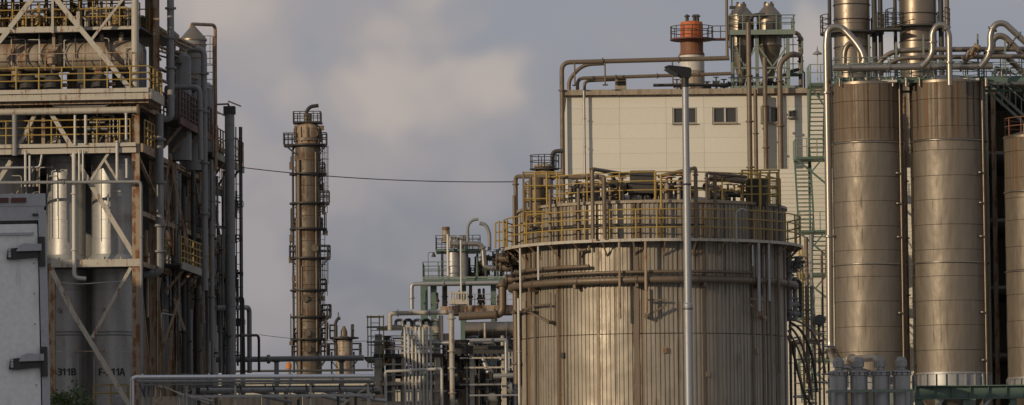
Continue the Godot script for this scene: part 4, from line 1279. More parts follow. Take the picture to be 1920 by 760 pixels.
	for q in [[305, 58, 345, 86], [295, 48, 322, 75], [330, 70, 370, 88], [290, 85, 340, 100]]:
		var g := thing("steel_truss", "dark lattice truss above the side walkway's upper end", "truss", S(q[0], q[1], 5.0), "dark trusses above the side walkway")
		for s in [0.0, 8.0]:
			bar("chord", S(q[0], q[1] + s, 5.0), S(q[2], q[3] + s, 9.0), 0.07, 0.07, M.rusty_column, g, "box")
		for k in 6:
			var p := S(lerpf(q[0], q[2], k / 6.0), lerpf(q[1], q[3], k / 6.0), lerpf(5.0, 9.0, k / 6.0))
			var r := S(lerpf(q[0], q[2], (k + 1) / 6.0), lerpf(q[1], q[3], (k + 1) / 6.0) + 8.0, lerpf(5.0, 9.0, (k + 1) / 6.0))
			bar("web", p, r, 0.04, 0.04, M.rusty_column, g, "box")
	# small boxes and pipework low inside
	for k in 22:
		var x := rng.randf_range(268, 385)
		var w := 2.0 + (x - 262) * 0.09 + rng.randf_range(0, 2.0)
		var y0 := rng.randf_range(290, 640)
		pipe("riser_pipe", "dim pipe in the shade under the side walkways", path([[x, y0 + rng.randf_range(50, 200), w], [x, y0, w]], true), rng.randf_range(0.04, 0.12), [M.dark_steel, M.grey_pipe, M.rusty_column][k % 3], "dim pipes under the side walkways", 0.0, [0.4])
	for k in 40:
		var x := rng.randf_range(284, 440)
		var w := 4.0 + (x - 284) * 0.12 + rng.randf_range(-0.8, 0.8)
		var y0 := rng.randf_range(150, 600)
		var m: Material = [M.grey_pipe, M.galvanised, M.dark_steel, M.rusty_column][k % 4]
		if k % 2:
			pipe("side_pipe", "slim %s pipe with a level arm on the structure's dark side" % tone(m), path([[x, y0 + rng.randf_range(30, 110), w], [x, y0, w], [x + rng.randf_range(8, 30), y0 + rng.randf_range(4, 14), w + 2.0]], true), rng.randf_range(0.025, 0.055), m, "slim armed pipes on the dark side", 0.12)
		else:
			var g := thing("fixed_ladder", "narrow ladder fixed among the dark side's risers", "ladder", S(x, y0 + 70, w), "ladders on the dark side") if k % 8 == 0 else thing("cable_tray", "narrow %s cable tray running up the dark side" % tone(m), "cable tray", S(x, y0 + 60, w), "cable trays on the dark side")
			if k % 8 == 0:
				ladder(g, S(x, y0 + 90, w), S(x, y0, w) * Vector3(0, 1, 0) + S(x, y0 + 90, w) * Vector3(1, 0, 1), Vector3(0.36, 0, 0.1), M.grey_pipe, 0.33)
			else:
				var a := S(x, y0 + 80, w)
				var b := Vector3(a.x, S(x, y0, w).y, a.z)
				for s in [-0.09, 0.09]:
					bar("side_rail", a + Vector3(s, 0, 0), b + Vector3(s, 0, 0), 0.03, 0.06, m, g, "box")
				for i in 7:
					var p := a.lerp(b, (i + 0.5) / 7.0)
					bar("rung", p + Vector3(-0.09, 0, 0), p + Vector3(0.09, 0, 0), 0.03, 0.03, m, g, "box")
	# thin conduits, tubing and hangers across the lit face
	for k in 46:
		var band: Array = [[215, 268, 0.2], [62, 128, 0.6], [288, 470, 0.9], [190, 214, -0.1]][k % 4]
		var x := rng.randf_range(4, 250)
		var y0 := rng.randf_range(band[0], lerpf(band[0], band[1], 0.5))
		var y1 := rng.randf_range(lerpf(band[0], band[1], 0.6), band[1])
		var m: Material = [M.galvanised, M.rusty_column, M.cream_steel, M.dark_steel, M.white_paint][rng.randi() % 5]
		pipe("thin_tube", "thin %s tube crossing the structure's lit face" % tone(m), path([[x, y1, band[2]], [x, y0, band[2]], [x + rng.randf_range(-26, 26), y0 + rng.randf_range(-1, 1), band[2]]], true), rng.randf_range(0.016, 0.034), m, "thin tubes on the lit face", 0.1, [], 6)
	pipe("front_pipe", "short rusty bar bridging the gap between the two stencilled vessels", path([[138, 660, 1.0], [196, 659, 1.0]], true), 0.035, M.rusty_column)
	for x in [146, 176]:
		pipe("front_pipe", "thin upright drain pipe in the gap between the stencilled vessels", path([[x, 735, 1.2], [x, 664, 1.2]], true), 0.03, M.galvanised, "drain pipes between the stencilled vessels", 0.0, [0.35])


# ---------------------------------------------------------------- the round tank

const D_TANK := 175.0
var tank_c := Vector3.ZERO
var tank_r := 5.2

func tank_at(deg: float, r: float, y: float) -> Vector3:
	return tank_c + Vector3(sin(deg_to_rad(deg)) * r, y, cos(deg_to_rad(deg)) * r)


func tank_deg(px: float) -> float:
	return rad_to_deg(asin(clampf((px - 1225.0) / 250.0, -1.0, 1.0)))


func tank_panel(a0: float, a1: float, r: float, y0: float, y1: float, ribs: int, height: float) -> ArrayMesh:
	var st := SurfaceTool.new()
	st.begin(Mesh.PRIMITIVE_TRIANGLES)
	st.set_smooth_group(-1)
	var prof := []
	for k in ribs:
		for q in [[0.0, 0.0], [0.42, 0.0], [0.50, 0.036], [0.92, 0.036]]:
			prof.append([lerpf(a0, a1, (k + q[0]) / ribs), r + q[1]])
	prof.append([a1, r])
	for k in prof.size() - 1:
		var p: Array = prof[k]
		var q: Array = prof[k + 1]
		var c := [[p, y0], [q, y0], [q, y1], [p, y1]]
		var v := []
		for e in c:
			v.append([Vector3(sin(e[0][0]) * e[0][1], e[1], cos(e[0][0]) * e[0][1]), Vector2(e[0][0] / TAU + 0.5, -e[1] + height)])
		for i in [0, 2, 1, 0, 3, 2]:
			st.set_uv(v[i][1])
			st.add_vertex(v[i][0])
	st.generate_normals()
	return st.commit()


func build_tank() -> void:
	tank_c = P(1225, 600, D_TANK)
	tank_c.y = 0.0
	var front := D_TANK - tank_r
	var y_seam := hgt(629, front)
	var y_ring := hgt(452, front - 0.6)
	var y_top := hgt(379, front)
	var t := thing("storage_tank", "large round tank in ribbed weathered cladding, ringed by a yellow railed platform", "tank", tank_c)
	# ribbed cladding sheets in three courses
	var n := 21
	var levels := [0.15, y_seam, y_ring, y_top]
	for j in 3:
		for k in n:
			var a0 := TAU * k / n - PI
			var a1 := TAU * (k + 1) / n - PI
			var g := 0.0018
			var m := put("cladding_panel", tank_panel(a0 + g, a1 - g, tank_r + 0.004 * ((k + j) % 2) - 0.01 * j, levels[j] + (0.0 if j == 0 else 0.035), levels[j + 1], 9, 16.0), M.tank_cladding, t, Transform3D(Basis.IDENTITY, tank_c))
	# cover strips over some joints, and the shell behind
	lathe("shell", tank_c, [[tank_r - 0.05, 0.0], [tank_r - 0.05, y_top - 0.02], [0.0, y_top + 0.75]], M.brown_pipe, t, 64)
	for deg in [-71.0, -62.0, -46.0, -25.4, -8.7, 20.0, 45.0, 52.0, 58.0, 66.0, 76.0, -82.0]:
		var p := tank_at(deg, tank_r + 0.035, 0)
		box("cover_strip", p + Vector3.UP * (y_ring / 2), Vector3(0.12 if absf(deg + 8.7) > 0.1 else 0.2, y_ring, 0.05), M.brown_pipe if absf(deg) < 40.0 or deg > 0 else M.brown_pipe, t, Basis(Vector3.UP, deg_to_rad(deg)))
	# upper course: dark ribs and a roof kerb
	for deg in [-58.0, -36.0, -21.0, -7.5, 2.5, 15.0, 52.0]:
		var p := tank_at(deg, tank_r + 0.04, 0)
		box("stiffener", p + Vector3.UP * (y_ring + y_top) / 2, Vector3(rng.randf_range(0.06, 0.2), y_top - y_ring - 0.1, 0.06), M.brown_pipe, t, Basis(Vector3.UP, deg_to_rad(deg)))
	lathe("roof_kerb", tank_c, [[tank_r + 0.02, y_top - 0.08], [tank_r + 0.10, y_top - 0.08], [tank_r + 0.10, y_top + 0.02], [tank_r - 0.1, y_top + 0.05]], M.parapet_metal, t, 72)
	# ring platform
	var out := 5.84
	lathe("platform", Vector3(tank_c.x, y_ring, tank_c.z), [[tank_r + 0.06, -0.03], [out, -0.03], [out, 0.0], [tank_r + 0.06, 0.02]], M.dark_steel, t, 72)
	lathe("platform_edge", Vector3(tank_c.x, y_ring, tank_c.z), [[out, -0.06], [out + 0.02, -0.06], [out + 0.02, 0.05], [out, 0.05]], M.cream_steel, t, 72)
	for k in 30:
		var deg := k * 12.0 + 3.0
		bar("bracket", tank_at(deg, tank_r + 0.05, y_ring - 0.55), tank_at(deg, out - 0.08, y_ring - 0.05), 0.06, 0.06, M.rusty_column, t, "box")
		bar("bracket", tank_at(deg, tank_r + 0.05, y_ring - 0.06), tank_at(deg, out - 0.05, y_ring - 0.06), 0.07, 0.05, M.rusty_column, t, "box")
	railing(t, arc_points(Vector3(tank_c.x, y_ring + 0.04, tank_c.z), out - 0.03, 0, TAU, 0.08), 1.12, M.yellow_paint, 1.02, 3, 0.028, "railing")
	# roof railing
	railing(t, arc_points(Vector3(tank_c.x, y_top, tank_c.z), tank_r - 0.25, 0, TAU, 0.1), 1.12, M.yellow_paint, 1.35, 3, 0.026, "railing")
	# slight boxes seen on the wall
	for q in [[1055, 665], [1238, 660], [1408, 660], [1315, 705]]:
		var deg := tank_deg(q[0])
		box("junction_box", tank_at(deg, tank_r + 0.07, hgt(q[1], front)), Vector3(0.16, 0.2, 0.12), M.rusty_column if q[0] > 1100 else M.dark_steel, t, Basis(Vector3.UP, deg_to_rad(deg)))

	# ring main and thin lines round the tank
	var y_main := hgt(527, front - 0.35)
	ring_pipe("ring_main", "thick brown ring main curving round the tank's waist", tank_r + 0.36, y_main, -112, 96, 0.135, M.brown_pipe)
	ring_pipe("ring_pipe", "thin brown pipe curving just above the tank's ring main", tank_r + 0.30, hgt(513, front), -90, 42, 0.06, M.brown_pipe)
	ring_pipe("ring_pipe", "short brown pipe curving above the others on the tank's sunlit flank", tank_r + 0.26, hgt(500, front), -82, -28, 0.07, M.brown_pipe)
	for y in [424]:
		ring_pipe("ring_pipe", "thin dark conduit curving behind the platform's yellow railing", tank_r + 0.14, hgt(y, front), -75, 20, 0.022, M.dark_steel, "conduits behind the yellow railing")
	for q in [[1090, 500, 470], [1108, 470, 458]]:
		var deg := tank_deg(q[0])
		pipe("drop_pipe", "short drop pipe stepping up under the ring platform", PackedVector3Array([tank_at(deg, tank_r + 0.26, hgt(q[1], front)), tank_at(deg, tank_r + 0.26, hgt(q[2], front)), tank_at(deg + 3.5, tank_r + 0.26, hgt(q[2] - 2, front))]), 0.055, M.brown_pipe, "drop pipes under the ring platform", 0.12)
	# hangers between platform and ring main
	for q in [[1000, 452, 575, "white_paint", 0.045], [1030, 455, 520, "white_paint", 0.04], [1163, 455, 600, "rusty_column", 0.05], [1206, 455, 590, "rusty_column", 0.06], [1395, 455, 585, "galvanised", 0.07], [1413, 455, 565, "galvanised", 0.06], [1385, 460, 500, "white_paint", 0.03], [1430, 520, 700, "brown_pipe", 0.05]]:
		var deg := tank_deg(q[0])
		var a := tank_at(deg, tank_r + 0.56, hgt(q[1], front - 0.5))
		var b := tank_at(deg, tank_r + 0.56, hgt(q[2], front - 0.5))
		tag(tube("hanger_pipe", PackedVector3Array([a, b]), q[4], M[q[3]], self, 0.0, 10), "upright pipe hanging from the ring platform down past the ring main", "pipe", "upright pipes under the ring platform")
	# folded ladder brackets
	for q in [[1003, 545, 1040, 568, 602], [1240, 542, 1205, 566, 597], [1386, 555, 1412, 563, 597]]:
		var d0 := tank_deg(q[0])
		var d1 := tank_deg(q[2])
		var g := thing("pipe_bracket", ["rusty triangular bracket under the ring main, next to the white hanger", "rusty triangular bracket under the ring main at the dark wide streak", "yellowish crooked bracket under the ring main on the shaded flank"][0 if q[0] < 1100 else 1 if q[0] < 1300 else 2], "bracket", tank_at(d0, tank_r + 0.2, hgt(q[4], front)))
		var m: Material = M.brown_pipe if q[0] < 1300 else M.rusty_column
		bar("post", tank_at(d1, tank_r + 0.25, hgt(q[1], front)), tank_at(d1, tank_r + 0.25, hgt(q[4], front)), 0.07, 0.07, m, g, "box")
		bar("arm", tank_at(d0, tank_r + 0.3, hgt(q[3], front)), tank_at(d1, tank_r + 0.3, hgt(q[3], front)), 0.07, 0.07, m, g, "box")
		bar("strut", tank_at(d0, tank_r + 0.35, hgt(q[3] + 10, front)), tank_at(d1, tank_r + 0.35, hgt(q[4], front)), 0.08, 0.08, m, g, "box")
		rod("clamp", tank_at(d1, tank_r + 0.1, hgt(q[4], front)), tank_at(d1, tank_r + 0.42, hgt(q[4], front)), 0.07, m, g)
	build_tank_top(y_ring, y_top, front)
	build_tank_sides(y_ring, y_main, front)


func ring_pipe(called: String, label: String, r: float, y: float, from: float, to: float, thick: float, mat: Material, group := "") -> void:
	var g := thing(called, label, "pipe", tank_c + Vector3.UP * y, group)
	var pts := arc_points(tank_c + Vector3.UP * y, r, deg_to_rad(from), deg_to_rad(to), 0.06)
	tube("run", pts, thick, mat, g, 0.0, 12)
	if thick > 0.1:
		for k in 9:
			var deg := lerpf(from + 6, to - 6, k / 8.0)
			flange(g, tank_at(deg, r, y), Vector3(cos(deg_to_rad(deg)), 0, -sin(deg_to_rad(deg))), thick * 0.78, mat)
		for deg in [-60.0, -34.0, -8.0, 19.0, 47.0]:
			box("clip", tank_at(deg, r - 0.14, y - 0.1), Vector3(0.12, 0.36, 0.4), M.brown_pipe, g, Basis(Vector3.UP, deg_to_rad(deg)))


func build_tank_top(y_ring: float, y_top: float, front: float) -> void:
	var gf := front - 0.4
	# tall pipe frames standing on the platform
	var m: Material = M.brown_pipe
	pipe("bridge_pipe", "brown pipe rising at the tank's flank and crossing level to its top", path([[968, 470, D_TANK], [968, 331, D_TANK], [1126, 333, front + 1.0], [1135, 345, front + 0.6]]), 0.085, m, "", 0.2, [0.3, 0.6, 0.85])
	pipe("bridge_pipe", "brown pipe rising before the cladding and slanting back over the roof", path([[1112, 448, gf], [1112, 317, gf], [1185, 329, D_TANK - 2.0]]), 0.075, m, "", 0.12, [0.4])
	pipe("bridge_pipe", "shorter brown pipe rising beside the slanting one", path([[1134, 448, gf], [1134, 332, gf], [1118, 331, front]]), 0.085, m, "", 0.1)
	pipe("bridge_pipe", "brown pipe rising by the lamp post and slanting back over the roof", path([[1306, 446, gf], [1306, 315, gf], [1236, 331, D_TANK - 2.5]]), 0.075, m, "", 0.12, [0.4])
	pipe("bridge_pipe", "brown pipe crossing level over the roof's shaded side", path([[1326, 378, front + 0.5], [1326, 324, front + 0.5], [1400, 332, front + 1.5]]), 0.06, m, "", 0.1)
	pipe("bridge_pipe", "grey pipe rising at the shaded flank of the tank's top", path([[1455, 462, D_TANK], [1455, 338, D_TANK]]), 0.12, M.grey_pipe, "", 0.0, [0.3, 0.9])
	pipe("bridge_pipe", "thick brown pipe lying over the roof's shaded side", path([[1330, 333, front + 1.2], [1398, 340, front + 1.2]]), 0.12, m)
	for q in [[985, 470, 352], [1003, 470, 345], [1046, 468, 352], [1233, 448, 330], [1094, 448, 352], [1404, 455, 322], [1416, 460, 330], [1440, 465, 330], [1325, 446, 326]]:
		var deg := tank_deg(q[0])
		var yel: bool = q[0] in [1233, 1404, 1003]
		pipe("upright_post", "upright yellow post running from the ring platform past the roof edge" if yel else "upright brown pipe running from the ring platform past the roof edge", PackedVector3Array([tank_at(deg, tank_r + 0.42, y_ring), tank_at(deg, tank_r + 0.42, hgt(q[2], front - 0.4))]), 0.045 if yel else 0.065, M.yellow_paint if yel else m, "yellow posts at the roof edge" if yel else "brown pipes at the roof edge")
	# short hooked sample line on the platform
	pipe("hook_pipe", "pale hooked pipe on the ring platform's shaded side", path([[1381, 455, gf], [1381, 398, gf], [1392, 391, gf], [1400, 396, gf]]), 0.035, M.galvanised, "", 0.12)
	# yellow cage frame on the shaded side of the roof
	var c0 := P(1425, 352, front + 2.0)
	var g := thing("yellow_cage", "yellow railed cage standing on the tank roof's shaded side", "cage", c0 + Vector3.DOWN * 0.6)
	for dx in [-0.7, -0.35, 0.0, 0.35, 0.7]:
		for dz in [-0.6, 0.6]:
			rod("post", c0 + Vector3(dx, -0.7, dz), c0 + Vector3(dx, 0.62, dz), 0.035, M.yellow_paint, g, false)
	for yy in [-0.3, 0.0, 0.3, 0.62]:
		for dz in [-0.6, 0.6]:
			rod("rail", c0 + Vector3(-0.75, yy, dz), c0 + Vector3(0.75, yy, dz), 0.03, M.yellow_paint, g, false)
	rod("drum", c0 + Vector3(-0.15, -0.7, 0), c0 + Vector3(-0.15, 0.3, 0), 0.4, M.dark_steel, g)
	# yellow corner tower on the sunlit side
	var c1 := P(1018, 360, D_TANK - 2.6)
	g = thing("yellow_cage", "narrow yellow railed stair cage at the roof's sunlit corner", "cage", c1 + Vector3.DOWN * 1.2)
	for dx in [-0.75, -0.3, 0.15, 0.55]:
		for dz in [-0.5, 0.5]:
			rod("post", c1 + Vector3(dx, -1.2, dz), c1 + Vector3(dx, 0.75, dz), 0.04, M.yellow_paint if dx > -0.5 else M.brown_pipe, g, false)
	for yy in [-0.8, -0.3, 0.2, 0.72]:
		for dz in [-0.5, 0.5]:
			rod("rail", c1 + Vector3(-0.78, yy, dz), c1 + Vector3(0.75, yy, dz), 0.03, M.yellow_paint, g, false)
	rod("column", c1 + Vector3(-0.25, -1.4, 0), c1 + Vector3(-0.25, 0.55, 0), 0.28, M.brown_pipe, g)
	# agitator drive in the middle with dark housing
	var c2 := P(1205, 350, front + 1.0)
	g = thing("agitator_drive", "dark boxy agitator drive in the middle of the tank roof", "motor", Vector3(c2.x, y_top, c2.z))
	box("housing", Vector3(c2.x, hgt(337, front + 1.0), c2.z), Vector3(0.95, 0.55, 0.7), M.dark_steel, g)
	box("gearbox", Vector3(c2.x, hgt(357, front + 1.0), c2.z), Vector3(1.1, 0.4, 0.8), M.dark_steel, g)
	for dx in [-0.45, 0.45]:
		rod("leg", Vector3(c2.x + dx, y_top, c2.z), Vector3(c2.x + dx, hgt(345, front + 1.0), c2.z), 0.06, M.brown_pipe, g)
	rod("shaft", Vector3(c2.x, y_top, c2.z), Vector3(c2.x, hgt(350, front + 1), c2.z), 0.12, M.brown_pipe, g)
	# many small nozzles and valves round the roof edge
	for k in 48:
		var deg := rng.randf_range(-72, 76)
		var r := rng.randf_range(2.5, tank_r - 0.4)
		var p := tank_at(deg, r, y_top + (tank_r - r) * 0.14)
		var h := rng.randf_range(0.12, 0.62)
		var mm: Material = [M.dark_steel, M.brown_pipe, M.brown_pipe, M.stained_vessel][k % 4]
		g = thing("roof_nozzle", "%s nozzle with a %s crowding the tank's roof" % [tone(mm), "handwheel valve" if k % 2 == 0 else "round actuator"], "nozzle", p, "nozzles crowding the tank roof")
		rod("pipe_stub", p + Vector3.DOWN * 0.1, p + Vector3.UP * h, rng.randf_range(0.05, 0.13), mm, g)
		if k % 2 == 0:
			valve(g, p + Vector3.UP * h, Vector3(cos(k), 0, sin(k)), 0.1, mm, [M.rusty_column, M.dark_steel, M.orange_paint][k % 3])
		else:
			flange(g, p + Vector3.UP * h, Vector3.UP, 0.12, mm)
			rod("actuator", p + Vector3.UP * h, p + Vector3.UP * (h + 0.25), 0.09, mm, g)
	for k in 12:
		var deg := -60.0 + k * 11.0
		var a := tank_at(deg, tank_r - 0.8, y_top + rng.randf_range(0.25, 0.7))
		var b := tank_at(deg + rng.randf_range(8, 22), tank_r - 0.8, a.y)
		b.y = a.y
		pipe("roof_line", "low brown pipe lying across the tank's crowded roof", PackedVector3Array([Vector3(a.x, y_top, a.z), a, b, Vector3(b.x, y_top, b.z)]), rng.randf_range(0.04, 0.075), [M.brown_pipe, M.dark_steel][k % 2], "low pipes across the tank roof", 0.12)
	for k in 3:
		var a := y_top + 0.5 + 0.3 * k
		var q := arc_points(Vector3(tank_c.x, a, tank_c.z), tank_r - 1.1 - 0.3 * k, deg_to_rad(-55 + 10 * k), deg_to_rad(-5 + 12 * k), 0.1)
		tag(tube("guard_bar", q, 0.035, M.yellow_paint, self, 0.0, 6), "yellow guard bar bent round inside the tank's roof railing", "rail", "yellow guard bars on the tank roof")
	# small tower with gooseneck behind
	var tp := P(1021, 326, 186.0)
	g = thing("scrubber", "small scrubber with railed top and dark gooseneck behind the tank", "vessel", Vector3(tp.x, 0, tp.z))
	lathe("shell", Vector3(tp.x, 0, tp.z), [[0.36, 0.0], [0.36, hgt(316, 186)], [0.44, hgt(314, 186)], [0.44, hgt(311, 186)], [0.3, hgt(309, 186)], [0.0, hgt(306, 186)]], M.stained_vessel, g, 20)
	lathe("platform", Vector3(tp.x, hgt(317, 186), tp.z), [[0.3, -0.05], [0.62, -0.05], [0.62, 0.0], [0.3, 0.0]], M.dark_steel, g, 20)
	railing(g, arc_points(Vector3(tp.x, hgt(317, 186), tp.z), 0.6, 0, TAU, 0.3), 0.55, M.dark_steel, 0.5, 2, 0.018)
	tube("gooseneck", path([[1036, 330, 185.8], [1036, 284, 185.8], [1056, 283, 185.8]]), 0.09, M.dark_steel, g, 0.42, 10)
	for x in [1043, 1048, 1053]:
		rod("tie_rod", P(x, 287, 185.8), P(x, 316, 185.8), 0.018, M.dark_steel, g, false)
	rod("tie_rod", P(1041, 316, 185.8), P(1054, 316, 185.8), 0.018, M.dark_steel, g, false)


func build_tank_sides(y_ring: float, y_main: float, front: float) -> void:
	# sunlit flank: ring main feed going down and away, and valves
	pipe("feed_pipe", "thick brown feed pipe turning down from the ring main to the pipe unit", path([[952, 528, D_TANK + 1.8], [942, 530, D_TANK + 1.0], [942, 590, D_TANK + 1.0], [860, 594, D_TANK + 1.0]]), 0.16, M.brown_pipe, "", 0.3, [0.25, 0.6])
	pipe("feed_pipe", "brown standpipe rising close to the tank's sunlit flank", path([[969, 720, D_TANK - 1.0], [969, 530, D_TANK - 1.0]]), 0.13, M.brown_pipe, "", 0.0, [0.2, 0.7])
	pipe("feed_pipe", "thin white pipe rising at the tank's sunlit flank", path([[974, 760, D_TANK - 2.0], [974, 560, D_TANK - 2.0]]), 0.05, M.white_paint, "", 0.0, [0.5])
	pipe("feed_pipe", "small brown branch reaching to the tank's sunlit flank", path([[962, 585, D_TANK - 1.0], [992, 585, D_TANK - 3.0]]), 0.06, M.brown_pipe, "", 0.0, [0.5])
	for k in 7:
		var p := P(rng.randf_range(938, 972), rng.randf_range(482, 545), D_TANK + rng.randf_range(-1.2, 1.2))
		var g := thing("valve_manifold", "brown valve clustered at the ring main's sunlit end", "valve", p, "valves at the ring main's sunlit end")
		rod("pipe_stub", p, p + Vector3(rng.randf_range(0.2, 0.6), 0, -0.3), 0.1, M.brown_pipe, g)
		valve(g, p, Vector3(1, 0, 0.2), 0.13, M.brown_pipe, M.dark_steel, Vector3(0, 0.5, 0.85))
	var yl := P(944, 452, D_TANK + 0.4)
	var lad := thing("fixed_ladder", "yellow caged ladder reaching the ring platform on the sunlit side", "ladder", P(934, 470, D_TANK + 0.4))
	for q in [[929, 5.0], [936, 0.0], [944, 0.0], [951, 0.0]]:
		rod("cage_bar", P(q[0], 466, D_TANK + 0.4), P(q[0], 414 + q[1], D_TANK + 0.4), 0.03, M.yellow_paint, lad, false)
	for y in [418, 436, 452]:
		rod("hoop", P(929, y, D_TANK + 0.4), P(953, y - 2, D_TANK + 0.4), 0.025, M.yellow_paint, lad, false)
	# shaded flank: valve tree and pipes
	pipe("valve_tree", "thick dark pipe with fittings standing at the tank's shaded flank", path([[1481, 600, D_TANK], [1481, 475, D_TANK], [1466, 473, D_TANK]]), 0.12, M.grey_pipe, "", 0.2, [0.1, 0.3, 0.5, 0.7, 0.85])
	pipe("valve_tree", "second dark fitting pipe at the tank's shaded flank", path([[1492, 600, D_TANK + 0.5], [1492, 520, D_TANK + 0.5]]), 0.1, M.grey_pipe, "", 0.2, [0.2, 0.5, 0.8, 0.95])
	pipe("valve_tree", "dark hooked pipe next to the shaded flank's fitting pipes", path([[1502, 592, D_TANK + 0.5], [1502, 528, D_TANK + 0.5], [1490, 527, D_TANK + 0.5]]), 0.07, M.dark_steel, "", 0.15, [0.3, 0.8])
	for y in [570, 587]:
		pipe("valve_tree", "level dark pipe stub leaving the tank's shaded flank", path([[1462, y, D_TANK], [1505, y + 2, D_TANK + 0.6]]), 0.1, M.grey_pipe, "level stubs on the shaded flank", 0.0, [0.3, 0.9])
	for k in 7:
		var p := P(rng.randf_range(1468, 1502), rng.randf_range(480, 595), D_TANK + rng.randf_range(-0.3, 0.9))
		var g := thing("valve_manifold", "dark valve clustered at the tank's shaded flank", "valve", p, "valves at the tank's shaded flank")
		rod("pipe_stub", p, p + Vector3(-0.5, 0, 0), 0.08, M.dark_steel, g)
		valve(g, p, Vector3.UP, 0.12, M.grey_pipe, M.dark_steel, Vector3(0.5, 0, 0.85))
	# hoses arching down
	for q in [[1482, 605, 1518, 640, 1532, 735, 0.055], [1480, 612, 1510, 655, 1523, 750, 0.05], [1478, 620, 1500, 660, 1512, 700, 0.04], [1478, 630, 1496, 690, 1512, 760, 0.06], [1484, 600, 1528, 622, 1548, 700, 0.045], [1486, 640, 1500, 720, 1524, 762, 0.04]]:
		var a := P(q[0], q[1], D_TANK + 2.0)
		var b := P(q[2], q[3], D_TANK + 2.5)
		var c := P(q[4], q[5], D_TANK + 3.0)
		var pts := PackedVector3Array()
		for k in 13:
			var s := k / 12.0
			pts.append(a.lerp(b + (b - (a + c) * 0.5) * 0.6, s).lerp((b + (b - (a + c) * 0.5) * 0.6).lerp(c, s), s))
		tag(tube("hose", pts, q[6], [M.rusty_column, M.dark_steel, M.brown_pipe][rng.randi() % 3], self, 0.0, 8), "curved pipe sweeping down from the tank's shaded flank", "pipe", "curved pipes at the shaded flank")
	# uprights and yellow ladder between tank and stairs
	for q in [[1516, 445, 720, 0.09, "brown_pipe"], [1524, 440, 640, 0.07, "grey_pipe"], [1509, 462, 760, 0.05, "yellow_paint"], [1500, 460, 530, 0.04, "yellow_paint"], [1530, 590, 762, 0.05, "rusty_column"], [1538, 600, 762, 0.05, "brown_pipe"], [1546, 470, 762, 0.04, "red_brown_paint"], [1518, 620, 762, 0.05, "brown_pipe"], [1492, 640, 762, 0.05, "dark_steel"], [1484, 600, 762, 0.06, "dark_steel"]]:
		pipe("riser_pipe", "slim %s upright between the tank and the stair tower" % tone(M[q[4]]), path([[q[0], q[2], D_TANK + 12.0], [q[0], q[1], D_TANK + 12.0]]), q[3], M[q[4]], "slim uprights between tank and stairs", 0.0, [0.5])
	for k in 26:
		var x := rng.randf_range(1480, 1545)
		var y := rng.randf_range(610, 755)
		pipe("riser_pipe", "small level pipe in the clutter at the stair tower's foot", path([[x, y, D_TANK + 9.0 + rng.randf() * 5.0], [x + rng.randf_range(10, 30), y + rng.randf_range(-3, 3), D_TANK + 10.0]]), rng.randf_range(0.025, 0.05), [M.brown_pipe, M.rusty_column, M.galvanised][k % 3], "level pipes at the stair tower's foot")
	var fl := P(1537, 605, D_TANK + 12)
	var fg := thing("flood_lamp", "round dark flood lamp on a stalk at the stair tower's foot", "lamp", fl + Vector3.DOWN * 2.0)
	put("hood", lathe_mesh([[0.0, 0.0], [0.2, 0.05], [0.24, 0.2], [0.24, 0.28], [0.0, 0.3]], 14), M.dark_steel, fg, Transform3D(Basis(Vector3.RIGHT, 1.2), fl))
	rod("stalk", fl + Vector3.DOWN * 2.0, fl, 0.03, M.dark_steel, fg, false)
	# lines strung from the left structure to the tank
	cable("overhead_cable", "dark cable sagging from the process structure to the tank's brown pipe", P(452, 314, 200), P(968, 341, D_TANK), 0.2, 0.022)
	cable("overhead_cable", "thin lower wire strung behind the tall tower", P(486, 628, 205), P(690, 640, 196), 0.1, 0.012)


func cable(called: String, label: String, a: Vector3, b: Vector3, sag: float, r: float) -> void:
	var pts := PackedVector3Array()
	for k in 25:
		var s := k / 24.0
		pts.append(a.lerp(b, s) + Vector3.DOWN * sag * 4.0 * s * (1.0 - s))
	tag(tube(called, pts, r, M.black_iron, self, 0.0, 6), label, "cable")


# ---------------------------------------------------------------- silos on the right

const D_SILO := 238.0

